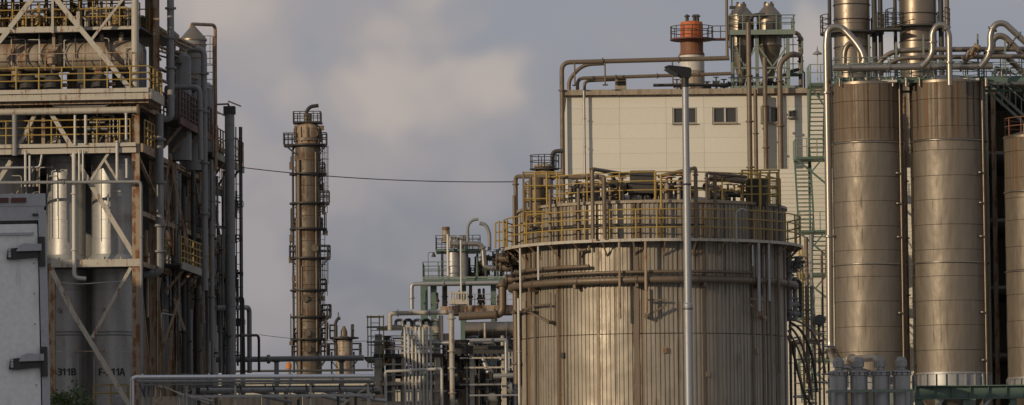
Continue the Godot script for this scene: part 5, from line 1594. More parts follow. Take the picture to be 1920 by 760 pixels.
func build_silos() -> void:
	var k := D_SILO / FOCAL
	var defs := [[1630, 67.0, 160, 705, "silo_steel_one", [195, 245, 270, 290, 337, 383, 430, 475, 501, 525, 571, 619, 666], [272, 501], "stainless silo beside the tall pale pipe, brown runs under its rim"],
		[1781, 71.0, 158, 706, "silo_steel_two", [192, 243, 267, 288, 336, 381, 428, 475, 500, 525, 571, 617, 664], [269, 499], "broad stainless silo over the green beam, dark brown run down its middle"],
		[1954, 68.0, 262, 716, "silo_steel_one", [290, 340, 378, 420, 470, 514, 560, 610, 660], [366, 516], "lower stainless silo cut by the picture's edge, red railed"]]
	for q in defs:
		var r: float = q[1] * k
		var c := P(q[0], 430, D_SILO)
		c.y = 0.0
		var df := D_SILO - r
		var top := hgt(q[2], df)
		var low := hgt(q[3], df)
		var s := thing("silo", q[7], "silo", Vector3(c.x, 0, c.z))
		var ys := [low]
		for j in range(q[5].size() - 1, -1, -1):
			ys.append(hgt(q[5][j], df))
		ys.append(top)
		for j in ys.size() - 1:
			# v of the shell texture runs from the top edge down
			var rr := r + 0.012 * (j % 2)
			var m := lathe_mesh([[rr - 0.035, ys[j] - top], [rr, ys[j] - top + 0.014], [rr, ys[j + 1] - top - 0.014], [rr - 0.035, ys[j + 1] - top]], 72)
			put("shell_course", m, M[q[4]], s, Transform3D(Basis.IDENTITY, Vector3(c.x, top, c.z)))
		lathe("roof", Vector3(c.x, top, c.z), [[r + 0.04, -0.08], [r + 0.04, 0.05], [r * 0.4, 0.4], [0.0, 0.45]], M.duct_steel, s, 72)
		for y in q[6]:
			ring("wind_girder", Vector3(c.x, hgt(y, df), c.z), r + 0.035, 0.045, M.bright_steel, s, 72, 6)
		# bottom ring, skirt and legs
		lathe("skirt_ring", Vector3(c.x, low, c.z), [[r - 0.1, -0.9], [r + 0.12, -0.9], [r + 0.12, -0.78], [r - 0.02, -0.76], [r - 0.02, -0.1], [r + 0.05, -0.08], [r + 0.05, 0.02], [r - 0.05, 0.02]], M.galvanised, s, 72)
		for a in 24:
			var th := TAU * a / 24.0
			var dir := Vector3(sin(th), 0, cos(th))
			box("gusset", Vector3(c.x, low - 0.42, c.z) + dir * (r + 0.05), Vector3(0.05, 0.66, 0.14), M.galvanised, s, Basis(Vector3.UP, th))
		lathe("hopper_cone", Vector3(c.x, low, c.z), [[0.3, -3.6], [r - 0.1, -0.9]], M.duct_steel, s, 40)
		for a in 6:
			var th := TAU * (a + 0.5) / 6.0
			bar("leg", Vector3(c.x + sin(th) * (r - 0.2), 0, c.z + cos(th) * (r - 0.2)), Vector3(c.x + sin(th) * (r - 0.2), low - 1.0, c.z + cos(th) * (r - 0.2)), 0.3, 0.3, M.pale_green_paint, s)
		# slim pipe and clips down the shaded flank
		if q[0] < 1900:
			var px: float = q[0] + q[1] * 0.80
			var ang := asin(0.80)
			var off := Vector3(sin(ang), 0, cos(ang)) * (r + 0.14)
			rod("level_pipe", Vector3(c.x, low - 0.8, c.z) + off, Vector3(c.x, top + 0.1, c.z) + off, 0.05, M.duct_steel, s)
			for y in [387, 593, 450, 330, 683]:
				box("clip", Vector3(c.x, hgt(y, df), c.z) + Vector3(sin(ang - 0.06), 0, cos(ang - 0.06)) * (r + 0.1), Vector3(0.42, 0.07, 0.12), M.bright_steel, s, Basis(Vector3.UP, ang))
		else:
			var off := Vector3(-0.5, 0, 0.87) * (r + 0.12)
			rod("level_pipe", Vector3(c.x, low, c.z) + off, Vector3(c.x, top + 0.6, c.z) + off, 0.06, M.duct_steel, s)
		railing(s, arc_points(Vector3(c.x, top + 0.03, c.z), r - 0.06, 0, TAU, 0.16), 0.98, M.pale_green_paint if q[0] < 1900 else M.faded_red_paint, 0.95, 2, 0.026)
		box("edge_box", Vector3(c.x + r * 0.55, top + 0.06, c.z + r * 0.78), Vector3(0.85, 0.12, 0.4), M.white_paint, s)
	build_silo_pipes()
	# green beam carrying the silos
	var by0 := hgt(732, 234)
	var by1 := hgt(756, 234)
	var x0 := P(1716, 745, 234).x
	var x1 := P(1990, 745, 234).x
	var gb := thing("silo_girder", "heavy green girder with plate stiffeners under the broad silo", "girder", Vector3((x0 + x1) / 2, 0, -234))
	box("web", Vector3((x0 + x1) / 2, (by0 + by1) / 2, -234.1), Vector3(x1 - x0, by0 - by1, 0.06), M.green_paint, gb)
	for y in [by0, by1]:
		box("flange", Vector3((x0 + x1) / 2, y, -234.0), Vector3(x1 - x0, 0.05, 0.4), M.green_paint, gb)
	for i in 8:
		box("stiffener", Vector3(lerpf(x0 + 0.05, x1, i / 8.0), (by0 + by1) / 2, -233.98), Vector3(0.04, by0 - by1 - 0.06, 0.16), M.green_paint, gb)
	for i in 4:
		bar("leg", Vector3(lerpf(x0 + 0.2, x1, i / 3.0), 0, -234.1), Vector3(lerpf(x0 + 0.2, x1, i / 3.0), by1, -234.1), 0.35, 0.35, M.green_paint, gb)
	for i in 3:
		bar("knee_brace", Vector3(lerpf(x0 + 0.2, x1, i / 3.0), by1 - 1.6, -234.1), Vector3(lerpf(x0 + 0.2, x1, i / 3.0) + 1.3, by1, -234.1), 0.14, 0.14, M.galvanised, gb)
	# made-up hall: open front, deep bay and floors shaped to keep light out
	var dx0 := P(1850, 400, 241).x
	var dx1 := dx0 + 9.0
	var dh := hgt(168, 241)
	var db := thing("made_up_hall", "made up grey hall behind the silos, opened and floored to fall dark", "building", Vector3((dx0 + dx1) / 2, 0, -249))
	for x in [dx0 + 0.1, dx1 - 0.1]:
		box("side_wall", Vector3(x, dh / 2, -249), Vector3(0.2, dh, 15.6), M.siding_grey, db)
	box("back_wall", Vector3((dx0 + dx1) / 2, dh / 2, -256.7), Vector3(dx1 - dx0 - 0.44, dh, 0.2), M.siding_grey, db)
	box("roof", Vector3((dx0 + dx1) / 2, dh + 0.12, -249), Vector3(dx1 - dx0 + 0.2, 0.2, 15.9), M.siding_grey, db)
	var floors := 7
	for i in range(1, floors):
		box("floor_slab", Vector3((dx0 + dx1) / 2, dh * i / floors, -249), Vector3(dx1 - dx0 - 0.44, 0.16, 15.2), M.concrete, db)
	for i in 3:
		bar("column", Vector3(dx0 + 0.5 + i * 3.6, 0, -241.4), Vector3(dx0 + 0.5 + i * 3.6, dh, -241.4), 0.24, 0.24, M.rusty_column, db)
	# brown pipe in the gap between the silos
	pipe("riser_pipe", "brown pipe standing in the gap between the two silos", path([[1703, 715, 243], [1703, 180, 243]]), 0.14, M.rusty_column, "", 0.0, [0.3, 0.5, 0.7])
	pipe("riser_pipe", "thin pale pipe at the broad silo's shaded edge", path([[1854, 715, 240], [1854, 160, 240]]), 0.06, M.bright_steel, "", 0.0, [0.4, 0.8])


func build_silo_pipes() -> void:
	var d := 234.5
	pipe("filter_pipe", "tall pale pipe bending at its foot to the small filters, hooked over the silo", path([[1645, 690, 229], [1645, 671, 229], [1600, 671, 231], [1566, 671, 236], [1557, 660, 237.5], [1555, 400, 237.5], [1550, 80, 237.5], [1553, 52, 237.5], [1578, 50, 237.5], [1606, 80, 237.2], [1621, 104, 237], [1621, 160, 237]]), 0.19, M.bright_steel, "", 0.55, [0.1, 0.3, 0.5, 0.75, 0.96])
	pipe("filter_pipe", "short duct bending beside the tall hooked pipe", path([[1583, 128, 238], [1584, 95, 238], [1592, 80, 238], [1610, 85, 238], [1612, 120, 238]]), 0.15, M.duct_steel, "", 0.4)
	pipe("filter_pipe", "bright horizontal header pipe running over both silos", path([[1562, 128, 236], [1700, 126, 236], [1862, 124, 236]]), 0.17, M.bright_steel, "", 0.1, [0.1, 0.35, 0.6, 0.8])
	pipe("filter_pipe", "bright inverted U pipe rising over the broad silo's middle", path([[1728, 126, 235], [1742, 112, 235], [1749, 98, 235], [1749, 62, 235], [1757, 47, 235], [1771, 47, 235], [1780, 62, 235], [1780, 160, 235]]), 0.16, M.bright_steel, "", 0.45, [0.25, 0.5, 0.8])
	pipe("filter_pipe", "bright pipe arching over beyond the broad silo towards the picture's edge", path([[1838, 126, 235], [1852, 110, 235], [1858, 92, 235], [1858, 62, 235], [1868, 44, 235], [1884, 43, 235], [1935, 90, 235]]), 0.165, M.bright_steel, "", 0.5, [0.2, 0.45, 0.8])
	pipe("filter_pipe", "dull pipe arching beneath the bright one at the picture's edge", path([[1862, 96, 237], [1862, 74, 237], [1874, 66, 237], [1886, 70, 237], [1940, 125, 237]]), 0.17, M.duct_steel, "", 0.4, [0.5])
	pipe("filter_pipe", "lower dull pipe slanting down at the picture's edge", path([[1845, 97, 238], [1870, 98, 238], [1890, 108, 238], [1935, 152, 238]]), 0.16, M.duct_steel, "", 0.4)
	pipe("filter_pipe", "dull duct sweeping up from the first silo and over the second, higher", path([[1640, 135, 237], [1652, 112, 237], [1676, 96, 237], [1745, 93, 237], [1930, 92, 237]]), 0.14, M.duct_steel, "", 0.6, [0.2, 0.5, 0.7])
	pipe("filter_pipe", "dull duct sweeping up from the first silo and over the second, lower", path([[1650, 140, 236.6], [1668, 118, 236.6], [1690, 109, 236.6], [1760, 107, 236.6], [1930, 107, 236.6]]), 0.12, M.duct_steel, "", 0.6, [0.3, 0.6])
	for q in [[1816, 104, 1834, 88], [1806, 112, 1828, 100]]:
		var g := thing("diverter_valve", "rusty diverter valve hung between the ducts over the broad silo", "valve", P(q[0], q[1], 236), "diverter valves over the broad silo")
		rod("barrel", P(q[0], q[1], 236), P(q[2], q[3], 236), 0.2, M.rusty_column, g)
		rod("actuator", P(q[0] + 4, q[1], 235.8), P(q[0] + 12, q[1] - 16, 235.8), 0.12, M.brown_pipe, g)
		flange(g, P(q[2], q[3], 236), P(q[2], q[3], 236) - P(q[0], q[1], 236), 0.16, M.rusty_column)
	# catwalk over the silos
	var y := hgt(150, 236)
	var cx0 := P(1566, 150, 236).x
	var cx1 := P(1925, 150, 236).x
	var cw := thing("silo_catwalk", "green steel catwalk with thin rails along the silo tops", "walkway", Vector3((cx0 + cx1) / 2, y, -237))
	box("deck", Vector3((cx0 + cx1) / 2, y, -237.4), Vector3(cx1 - cx0, 0.08, 1.2), M.green_paint, cw)
	box("beam", Vector3((cx0 + cx1) / 2, y - 0.16, -236.8), Vector3(cx1 - cx0, 0.22, 0.08), M.green_paint, cw)
	for z in [-236.75, -238.0]:
		railing(cw, PackedVector3Array([Vector3(cx0, y, z), Vector3(cx1, y, z)]), 1.1, M.pale_green_paint, 1.0, 3, 0.026)
	for i in 7:
		bar("stanchion", Vector3(lerpf(cx0, cx1, (i + 0.3) / 7.0), y, -236.7), Vector3(lerpf(cx0, cx1, (i + 0.3) / 7.0), y + 1.9 + 0.4 * (i % 2), -236.7), 0.09, 0.09, M.pale_green_paint, cw, "box")
	for i in 9:
		bar("brace", Vector3(lerpf(cx0, cx1, i / 9.0), y + 0.1, -238.1), Vector3(lerpf(cx0, cx1, (i + 1) / 9.0), y - 0.6, -238.1), 0.06, 0.06, M.green_paint, cw, "box")
	bar("beam", Vector3(cx0, y - 0.62, -238.1), Vector3(cx1, y - 0.62, -238.1), 0.12, 0.14, M.green_paint, cw)
	# slanting conveyor truss at the edge
	var tr := thing("stair_truss", "grey green slanting stair beam beside the broad silo's shaded top", "truss", P(1870, 200, 240))
	for s in [0, 14]:
		bar("chord", P(1846, 150 + s, 240), P(1935, 230 + s, 240), 0.14, 0.14, M.pale_green_paint, tr)
	for i in 7:
		var px := 1850 + i * 11
		rod("rail_post", P(px, 154 + i * 10, 240), P(px, 124 + i * 10, 240), 0.03, M.pale_green_paint, tr, false)
	bar("handrail", P(1846, 122, 240), P(1935, 202, 240), 0.06, 0.06, M.pale_green_paint, tr, "box")
	for i in 16:
		var px := rng.randf_range(1850, 1930)
		var py := rng.randf_range(120, 165)
		pipe("riser_pipe", "dim pipe tangled behind the slanting stair beam", path([[px, py + rng.randf_range(10, 40), 242], [px, py, 242], [px + rng.randf_range(8, 30), py + rng.randf_range(-3, 8), 243]]), rng.randf_range(0.04, 0.1), [M.dark_steel, M.duct_steel, M.green_paint][i % 3], "dim pipes behind the stair beam", 0.2)
	for i in 12:
		var px := 1575 + i * 25
		var g := thing("roof_nozzle", "small flanged nozzle standing on a silo's roof", "nozzle", P(px, 160, 236.5), "nozzles on the silo roofs")
		rod("pipe_stub", P(px, 162, 236.5), P(px, 146, 236.5), 0.06 + 0.02 * (i % 3), M.duct_steel, g)
		flange(g, P(px, 147, 236.5), Vector3.UP, 0.08, M.galvanised)
	# four small filters at the foot
	for i in 4:
		var px := [1573.0, 1611.0, 1652.0, 1691.0][i] as float
		var dd := 229.0
		var c := P(px, 720, dd)
		var f := thing("filter_vessel", ["small filter canister at the row's end by the curved pipes", "small filter canister beside the grey elbow", "small filter canister fed by the tall pale pipe", "small filter canister at the row's end by the green girder"][i], "filter", Vector3(c.x, 0, c.z), "four filters at the silo's foot")
		var y0 := hgt(790, dd)
		var body := 16.5 * dd / FOCAL
		lathe("body", Vector3(c.x, 0, c.z), [[0.12, y0 - 0.8], [body, y0], [body, hgt(712, dd)], [body + 0.05, hgt(711, dd)], [body + 0.05, hgt(707, dd)], [body - 0.03, hgt(706, dd)]], M.galvanised, f, 28)
		lathe("lid", Vector3(c.x, 0, c.z), [[body + 0.05, hgt(706, dd)], [body + 0.05, hgt(703, dd)], [0.2, hgt(700, dd)], [0.2, hgt(696, dd)], [0.28, hgt(695, dd)], [0.30, hgt(683, dd)], [0.22, hgt(681, dd)], [0.22, hgt(677, dd)], [0.0, hgt(676, dd)]], M.galvanised, f, 28)
		ring("band", Vector3(c.x, hgt(740, dd), c.z), body + 0.01, 0.025, M.galvanised, f, 28, 5)
		for a in 5:
			var th := -1.2 + a * 0.6
			box("clamp", Vector3(c.x + sin(th) * (body + 0.03), hgt(708, dd), c.z + cos(th) * (body + 0.03)), Vector3(0.05, 0.16, 0.06), M.dark_steel, f, Basis(Vector3.UP, th))
		rod("leg", Vector3(c.x, 0, c.z), Vector3(c.x, y0 - 0.6, c.z), 0.13, M.grey_pipe, f)
	pipe("filter_pipe", "small grey elbow between the first two filters", path([[1575, 692, 229.5], [1592, 688, 229.5], [1601, 700, 229.5], [1601, 716, 229.5]]), 0.1, M.galvanised, "", 0.25)
	var fx0 := P(1553, 738, 228.3).x
	var fx1 := P(1714, 738, 228.3).x
	var fr := thing("filter_stand", "narrow green rail holding the four small filters", "stand", Vector3((fx0 + fx1) / 2, 0, -228.3))
	box("rail", Vector3((fx0 + fx1) / 2, hgt(740, 228.3), -228.3), Vector3(fx1 - fx0, 0.14, 0.12), M.pale_green_paint, fr)
	box("rail", Vector3((fx0 + fx1) / 2, hgt(741, 229.8), -229.9), Vector3(fx1 - fx0, 0.14, 0.12), M.pale_green_paint, fr)
	for x in [fx0 + 0.1, fx1 - 0.1, (fx0 + fx1) / 2]:
		bar("leg", Vector3(x, 0, -228.32), Vector3(x, hgt(741, 228.3), -228.32), 0.14, 0.14, M.pale_green_paint, fr)
	railing(fr, PackedVector3Array([P(1556, 738, 230.5), P(1712, 738, 230.5)]), 1.0, M.galvanised, 0.9, 2, 0.025)
	# tall columns behind, cut by the top of the picture
	for q in [[1598, 34.0, 270, 61, "tall dark gold column rising behind the first silo"], [1722, 35.0, 268, 51, "tall dark gold column rising behind the broad silo"]]:
		var r: float = q[1] * 270.0 / FOCAL
		var c := P(q[0], 60, 270)
		c.y = 0
		var tw := thing("steel_column", q[4], "column vessel", c, "tall columns behind the silos")
		var cut := hgt(-120, 270)
		var step := 1.55
		var lvl := 12.0
		while lvl < cut:
			lathe("shell_course", c, [[r - 0.015, lvl], [r, lvl + 0.01], [r, lvl + step - 0.02], [r - 0.015, lvl + step]], M.duct_steel, tw, 48)
			lvl += step
		lathe("lower_shell", c, [[r, 0.0], [r, 12.0]], M.duct_steel, tw, 48)
		lathe("head", c, [[r, lvl], [r * 0.7, lvl + r * 0.45], [0, lvl + r * 0.6]], M.duct_steel, tw, 48)
		for y2 in [q[3], q[3] - 22, q[3] - 50, q[3] + 30]:
			ring("band", Vector3(c.x, hgt(y2, 268.5), c.z), r + 0.02, 0.035, M.dark_steel, tw, 48, 5)
		var py := hgt(q[3], 268)
		lathe("platform", Vector3(c.x, py, c.z), [[r, -0.1], [r + 0.85, -0.1], [r + 0.85, 0.0], [r, 0.0]], M.dark_steel, tw, 40)
		railing(tw, arc_points(Vector3(c.x, py, c.z), r + 0.82, -2.4, -0.9, 0.2), 1.05, M.dark_steel, 0.7, 3, 0.028)
		railing(tw, arc_points(Vector3(c.x, py, c.z), r + 0.82, 0.9, 2.4, 0.2), 1.05, M.dark_steel, 0.7, 3, 0.028)
		rod("downpipe", Vector3(c.x + r + 0.25, 10.0, c.z + 0.3), Vector3(c.x + r + 0.25, cut, c.z + 0.3), 0.16, M.dark_steel, tw)
		rod("downpipe", Vector3(c.x + r + 0.62, 10.0, c.z + 0.3), Vector3(c.x + r + 0.62, cut, c.z + 0.3), 0.14, M.brown_pipe if q[0] > 1700 else M.dark_steel, tw)
		rod("downpipe", Vector3(c.x - r - 0.25, 10.0, c.z), Vector3(c.x - r - 0.25, hgt(0, 270), c.z), 0.11, M.dark_steel, tw)
	# bridge between the columns
	var b0 := P(1645, 62, 268)
	var b1 := P(1690, 54, 268)
	var br := thing("column_bridge", "dark railed bridge between the two tall columns", "walkway", b0)
	for z in [0.0, -0.9]:
		bar("beam", Vector3(b0.x, b1.y, b0.z + z), Vector3(b1.x, b1.y, b0.z + z), 0.14, 0.18, M.dark_steel, br)
		railing(br, PackedVector3Array([Vector3(b0.x, b1.y, b0.z + z), Vector3(b1.x, b1.y, b0.z + z)]), 1.0, M.dark_steel, 0.5, 3, 0.026)
	box("deck", Vector3((b0.x + b1.x) / 2, b1.y + 0.02, b0.z - 0.45), Vector3(b1.x - b0.x, 0.06, 0.8), M.dark_steel, br)


func build_stairs() -> void:
	var d := 243.5
	var t := thing("stair_tower", "green zigzag stair tower against the cream building's corner", "stairs", Vector3(P(1522, 500, d).x, 0, -d))
	# flights: [left px, right px, top py, bottom py, forwards]
	for f in [[1520, 1547, 167, 300, -1.0], [1493, 1522, 304, 438, 1.0], [1521, 1548, 440, 520, -1.0], [1495, 1521, 522, 600, 1.0], [1521, 1548, 600, 680, -1.0], [1495, 1521, 680, 760, 1.0]]:
		var g := part("flight", t, P(f[0], f[3], d))
		var top := hgt(f[2], d)
		var low := hgt(f[3], d)
		var n := int((top - low) / 0.228)
		var a := P(f[0], 300, d).x
		var b := P(f[1], 300, d).x
		for k in n:
			var y := lerpf(low, top, (k + 0.5) / n)
			var z = -d + f[4] * 1.7 * (0.5 - (k + 0.5) / n) * 2.0 * 0.75
			box("tread", Vector3((a + b) / 2, y, z), Vector3(b - a - 0.06, 0.05, 0.24), M.green_paint, g)
		for x in [a, b]:
			bar("stringer", Vector3(x, low, -d + f[4] * 1.28), Vector3(x, top, -d - f[4] * 1.28), 0.06, 0.24, M.green_paint, g, "box")
			bar("handrail", Vector3(x, low + 0.95, -d + f[4] * 1.28), Vector3(x, top + 0.95, -d - f[4] * 1.28), 0.045, 0.045, M.green_paint, g, "box")
	for q in [[1518, 1551, 165], [1490, 1549, 303], [1494, 1551, 440], [1494, 1553, 521], [1494, 1553, 601], [1494, 1553, 681]]:
		var a := P(q[0], 300, d).x
		var b := P(q[1], 300, d).x
		var y := hgt(q[2], d)
		box("landing", Vector3((a + b) / 2, y - 0.06, -d + 0.2), Vector3(b - a, 0.12, 2.2), M.green_paint, t)
		railing(t, PackedVector3Array([Vector3(a, y, -d - 0.9), Vector3(a, y, -d + 1.25), Vector3(lerpf(a, b, 0.99), y, -d + 1.25)]), 1.0, M.pale_green_paint, 0.55, 2, 0.024)
		bar("knee_brace", Vector3(a, y - 0.1, -d + 1.2), Vector3(b + 0.05, y - 1.6, -d + 1.2), 0.1, 0.1, M.green_paint, t, "box")
		bar("knee_brace", Vector3(lerpf(a, b, 0.85), y - 0.1, -d + 1.2), Vector3(lerpf(a, b, 0.5), y - 0.8, -d + 1.2), 0.08, 0.08, M.green_paint, t, "box")
	for x in [1519, 1550]:
		var q := P(x, 400, d + 1.2)
		bar("post", Vector3(q.x, 0, q.z), Vector3(q.x, hgt(167, d), q.z), 0.12, 0.12, M.pale_green_paint, t)


# ---------------------------------------------------------------- towers and units in the middle

func tower_platform(t: Node3D, c: Vector3, r: float, y: float, left: float, right: float, d: float, rail_h: float) -> void:
	# a ring of grating wider on one side; edges given in pixels
	var a := P(left, 400, d).x
	var b := P(right, 400, d).x
	var g := part("platform", t, Vector3(c.x, y, c.z))
	lathe("grating", Vector3(c.x, y, c.z), [[r, -0.14], [r + 0.55, -0.14], [r + 0.55, 0.0], [r, 0.0]], M.black_iron, g, 32)
	box("deck", Vector3((a + b) / 2, y - 0.07, c.z), Vector3(b - a, 0.2, r * 1.5), M.black_iron, g)
	var z0 := c.z + r * 0.75
	var z1 := c.z - r * 0.75
	for s in [[a, -1.0], [b, 1.0]]:
		var inner: float = c.x + s[1] * r * 0.9
		if absf(s[0] - c.x) < r * 1.05:
			continue
		railing(t, PackedVector3Array([Vector3(inner, y, z0), Vector3(s[0], y, z0), Vector3(s[0], y, z1), Vector3(inner, y, z1)]), rail_h, M.dark_steel, 0.7, 2, 0.055)
		for z in [z0, z1]:
			bar("bracket", Vector3(s[0] - s[1] * 0.2, y - 0.1, z), Vector3(c.x + s[1] * r * 0.8, y - 1.0, z), 0.08, 0.08, M.black_iron, t, "box")


func build_towers() -> void:
	var d := 400.0
	var c := P(578, 450, d)
	c.y = 0
	var r := 23.8 * d / FOCAL
	var t := thing("distillation_tower", "tall rusty distillation tower with dark railed platforms and gooseneck vent", "tower", c)
	var levels := [700, 670, 640, 615, 590, 562, 532, 505, 480, 450, 425, 402, 377, 346, 322, 297, 268]
	var prev := 0.0
	for y in levels:
		var yy := hgt(y, d)
		lathe("shell_course", c, [[r - 0.04, prev], [r, prev + 0.03], [r, yy - 0.03], [r - 0.04, yy]], M.tower_steel, t, 40)
		prev = yy
	var top := hgt(232, d)
	lathe("shell_course", c, [[r, prev], [r, top - 0.3], [r * 0.86, top], [r * 0.5, top + 0.3], [0.0, top + 0.35]], M.rusty_column, t, 40)
	for y in [297, 385, 497, 600, 555, 655]:
		ring("band", Vector3(c.x, hgt(y, d), c.z), r + 0.02, 0.06, M.brown_pipe, t, 40, 5)
	for q in [[268, 533, 613, 1.0], [377, 556, 617, 1.0], [480, 543, 618, 1.05], [590, 553, 619, 1.0], [667, 546, 614, 1.0]]:
		tower_platform(t, c, r, hgt(q[0], d), q[1], q[2], d, q[3])
	for q in [[322, 556, 609], [425, 550, 604], [540, 553, 610], [632, 549, 612]]:
		tower_platform(t, c, r, hgt(q[0], d), q[1], q[2], d, 0.9)
	for k in 16:
		var side := -1.0 if k % 2 else 1.0
		var yy := hgt(rng.randf_range(290, 655), d)
		var p := Vector3(c.x + side * (r + rng.randf_range(0.1, 0.5)), yy, c.z + rng.randf_range(-0.4, 0.6))
		box("junction_box", p, Vector3(0.3, rng.randf_range(0.3, 0.8), 0.3), M.brown_pipe, t)
		rod("conduit", p, p + Vector3.UP * rng.randf_range(0.8, 3.0), 0.05, M.dark_steel, t, false)
	# top platform and gooseneck
	var ty := hgt(227, d)
	box("platform", Vector3(c.x, ty, c.z), Vector3(2.6, 0.14, 2.0), M.black_iron, t)
	railing(t, PackedVector3Array([Vector3(c.x - 1.25, ty, c.z + 1), Vector3(c.x + 1.2, ty, c.z + 1), Vector3(c.x + 1.2, ty, c.z - 1), Vector3(c.x - 1.25, ty, c.z - 1), Vector3(c.x - 1.25, ty, c.z + 1)]), 0.95, M.dark_steel, 0.6, 2, 0.04)
	tube("gooseneck", path([[574, 232, d], [574, 210, d], [581, 200, d], [597, 198, d]]), 0.17, M.black_iron, t, 0.8, 10)
	rod("vent_base", P(577, 232, d), P(577, 214, d), 0.36, M.brown_pipe, t)
	lathe("head_band", Vector3(c.x, hgt(262, d), c.z), [[r, 0.0], [r + 0.14, 0.02], [r + 0.14, 0.3], [r, 0.32]], M.brown_pipe, t, 40)
	for a in 7:
		var th := -1.5 + a * 0.5
		box("stiffener", Vector3(c.x + sin(th) * (r + 0.05), hgt(250, d), c.z + cos(th) * (r + 0.05)), Vector3(0.12, 1.3, 0.16), M.brown_pipe, t, Basis(Vector3.UP, th))
	for q in [[562, 700, 300, 0.16], [594, 660, 285, 0.09], [570, 470, 382, 0.06], [566, 590, 500, 0.09], [612, 668, 600, 0.06]]:
		tube("side_pipe", path([[q[0], q[1], d - r * 0.9], [q[0], q[2], d - r * 0.9]]), q[3], M.brown_pipe, t, 0.0, 8)
	# nozzles and lugs
	for q in [[556, 240], [603, 240], [556, 296], [556, 317], [555, 535], [556, 545], [604, 560], [603, 385]]:
		box("nozzle", P(q[0], q[1], d - 0.3), Vector3(0.4, 0.4, 0.5), M.brown_pipe, t)
	for q in [[571, 560], [575, 625], [576, 655], [590, 465], [590, 250]]:
		rod("manway", P(q[0], q[1], d - r - 0.25), P(q[0], q[1], d - r + 0.2), 0.34, M.tower_steel, t)
	# ladders and pipes up the sides
	ladder(t, P(604, 668, d), P(604, 270, d), Vector3(0.45, 0, 0), M.dark_steel, 0.45)
	for q in [[609, 400, 275], [609, 555, 485], [555, 580, 380]]:
		ladder(t, P(q[0], q[1], d), P(q[0], q[2], d), Vector3(0.42, 0, 0), M.dark_steel, 0.5, 0.7)
	tube("side_pipe", path([[551, 700, d], [551, 278, d], [558, 270, d]]), 0.10, M.dark_steel, t, 0.4, 8)
	tube("side_pipe", path([[601, 700, d], [601, 240, d], [596, 236, d]]), 0.10, M.dark_steel, t, 0.4, 8)
	tube("side_pipe", path([[557, 620, d - 1.0], [557, 410, d - 1.0], [566, 405, d - 1.0]]), 0.08, M.brown_pipe, t, 0.3, 8)
	# smaller column next to it
	var c2 := P(645, 650, d)
	c2.y = 0
	var r2 := 16.0 * d / FOCAL
	var s := thing("distillation_tower", "short rusty column with a bent vent beside the tall tower", "tower", c2)
	var p2 := 0.0
	for y in [700, 690, 668, 650, 636]:
		lathe("shell_course", c2, [[r2 - 0.03, p2], [r2, p2 + 0.03], [r2, hgt(y, d) - 0.03], [r2 - 0.03, hgt(y, d)]], M.stained_vessel, s, 30)
		p2 = hgt(y, d)
	lathe("head", c2, [[r2, p2], [r2 * 0.75, p2 + 0.3], [0.3, p2 + 0.42], [0.3, p2 + 0.8], [0.1, p2 + 1.3], [0.0, p2 + 1.3]], M.brown_pipe, s, 30)
	tower_platform(s, c2, r2, hgt(630, d), 617, 661, d, 1.1)
	tower_platform(s, c2, r2, hgt(667, d), 612, 675, d, 1.2)
	tube("vent_pipe", path([[629, 668, d - 0.4], [629, 606, d - 0.4], [633, 598, d - 0.4], [638, 597, d - 0.4]]), 0.14, M.black_iron, s, 0.5, 8)
	rod("flare_tip", P(634, 597, d - 0.4), P(634, 586, d - 0.4), 0.05, M.dark_steel, s, false)
	for q in [[622, 690], [660, 655], [632, 640], [664, 690]]:
		tube("side_pipe", path([[q[0], 760, d], [q[0], q[1] - 30, d]]), 0.08, M.dark_steel, s, 0.0, 8)
	# small orange capped post and low wall behind the rack
	var oc := P(541, 692, 330)
	var g := thing("marker_post", "short post with an orange cap behind the silver rack", "post", Vector3(oc.x, 0, oc.z))
	rod("post", Vector3(oc.x, 0, oc.z), oc, 0.16, M.grey_pipe, g)
	put("cap", lathe_mesh([[0.0, 0.0], [0.22, 0.0], [0.22, 0.35], [0.12, 0.5], [0.0, 0.52]], 14), M.orange_cap, g, Transform3D(Basis.IDENTITY, oc))
	var low := P(560, 696, 340)
	var wl := thing("low_building", "long low dim building seen behind the silver pipe rack", "building", Vector3(low.x, 0, low.z - 4))
	box("wall", Vector3(low.x, hgt(703, 340) / 2, low.z - 4), Vector3(30, hgt(703, 340), 8), M.siding_grey, wl)
	box("roof", Vector3(low.x, hgt(702, 340), low.z - 4), Vector3(30.4, 0.2, 8.4), M.brown_pipe, wl)
	for k in 6:
		box("door", Vector3(low.x - 12 + k * 4.5, 2.0, low.z + 0.02), Vector3(2.4, 4.0, 0.1), M.dark_steel, wl)
	pipe("cross_pipe", "thin dark pipe running level beneath the long grey pipe", path([[420, 697, 235], [700, 697, 235]]), 0.06, M.dark_steel)


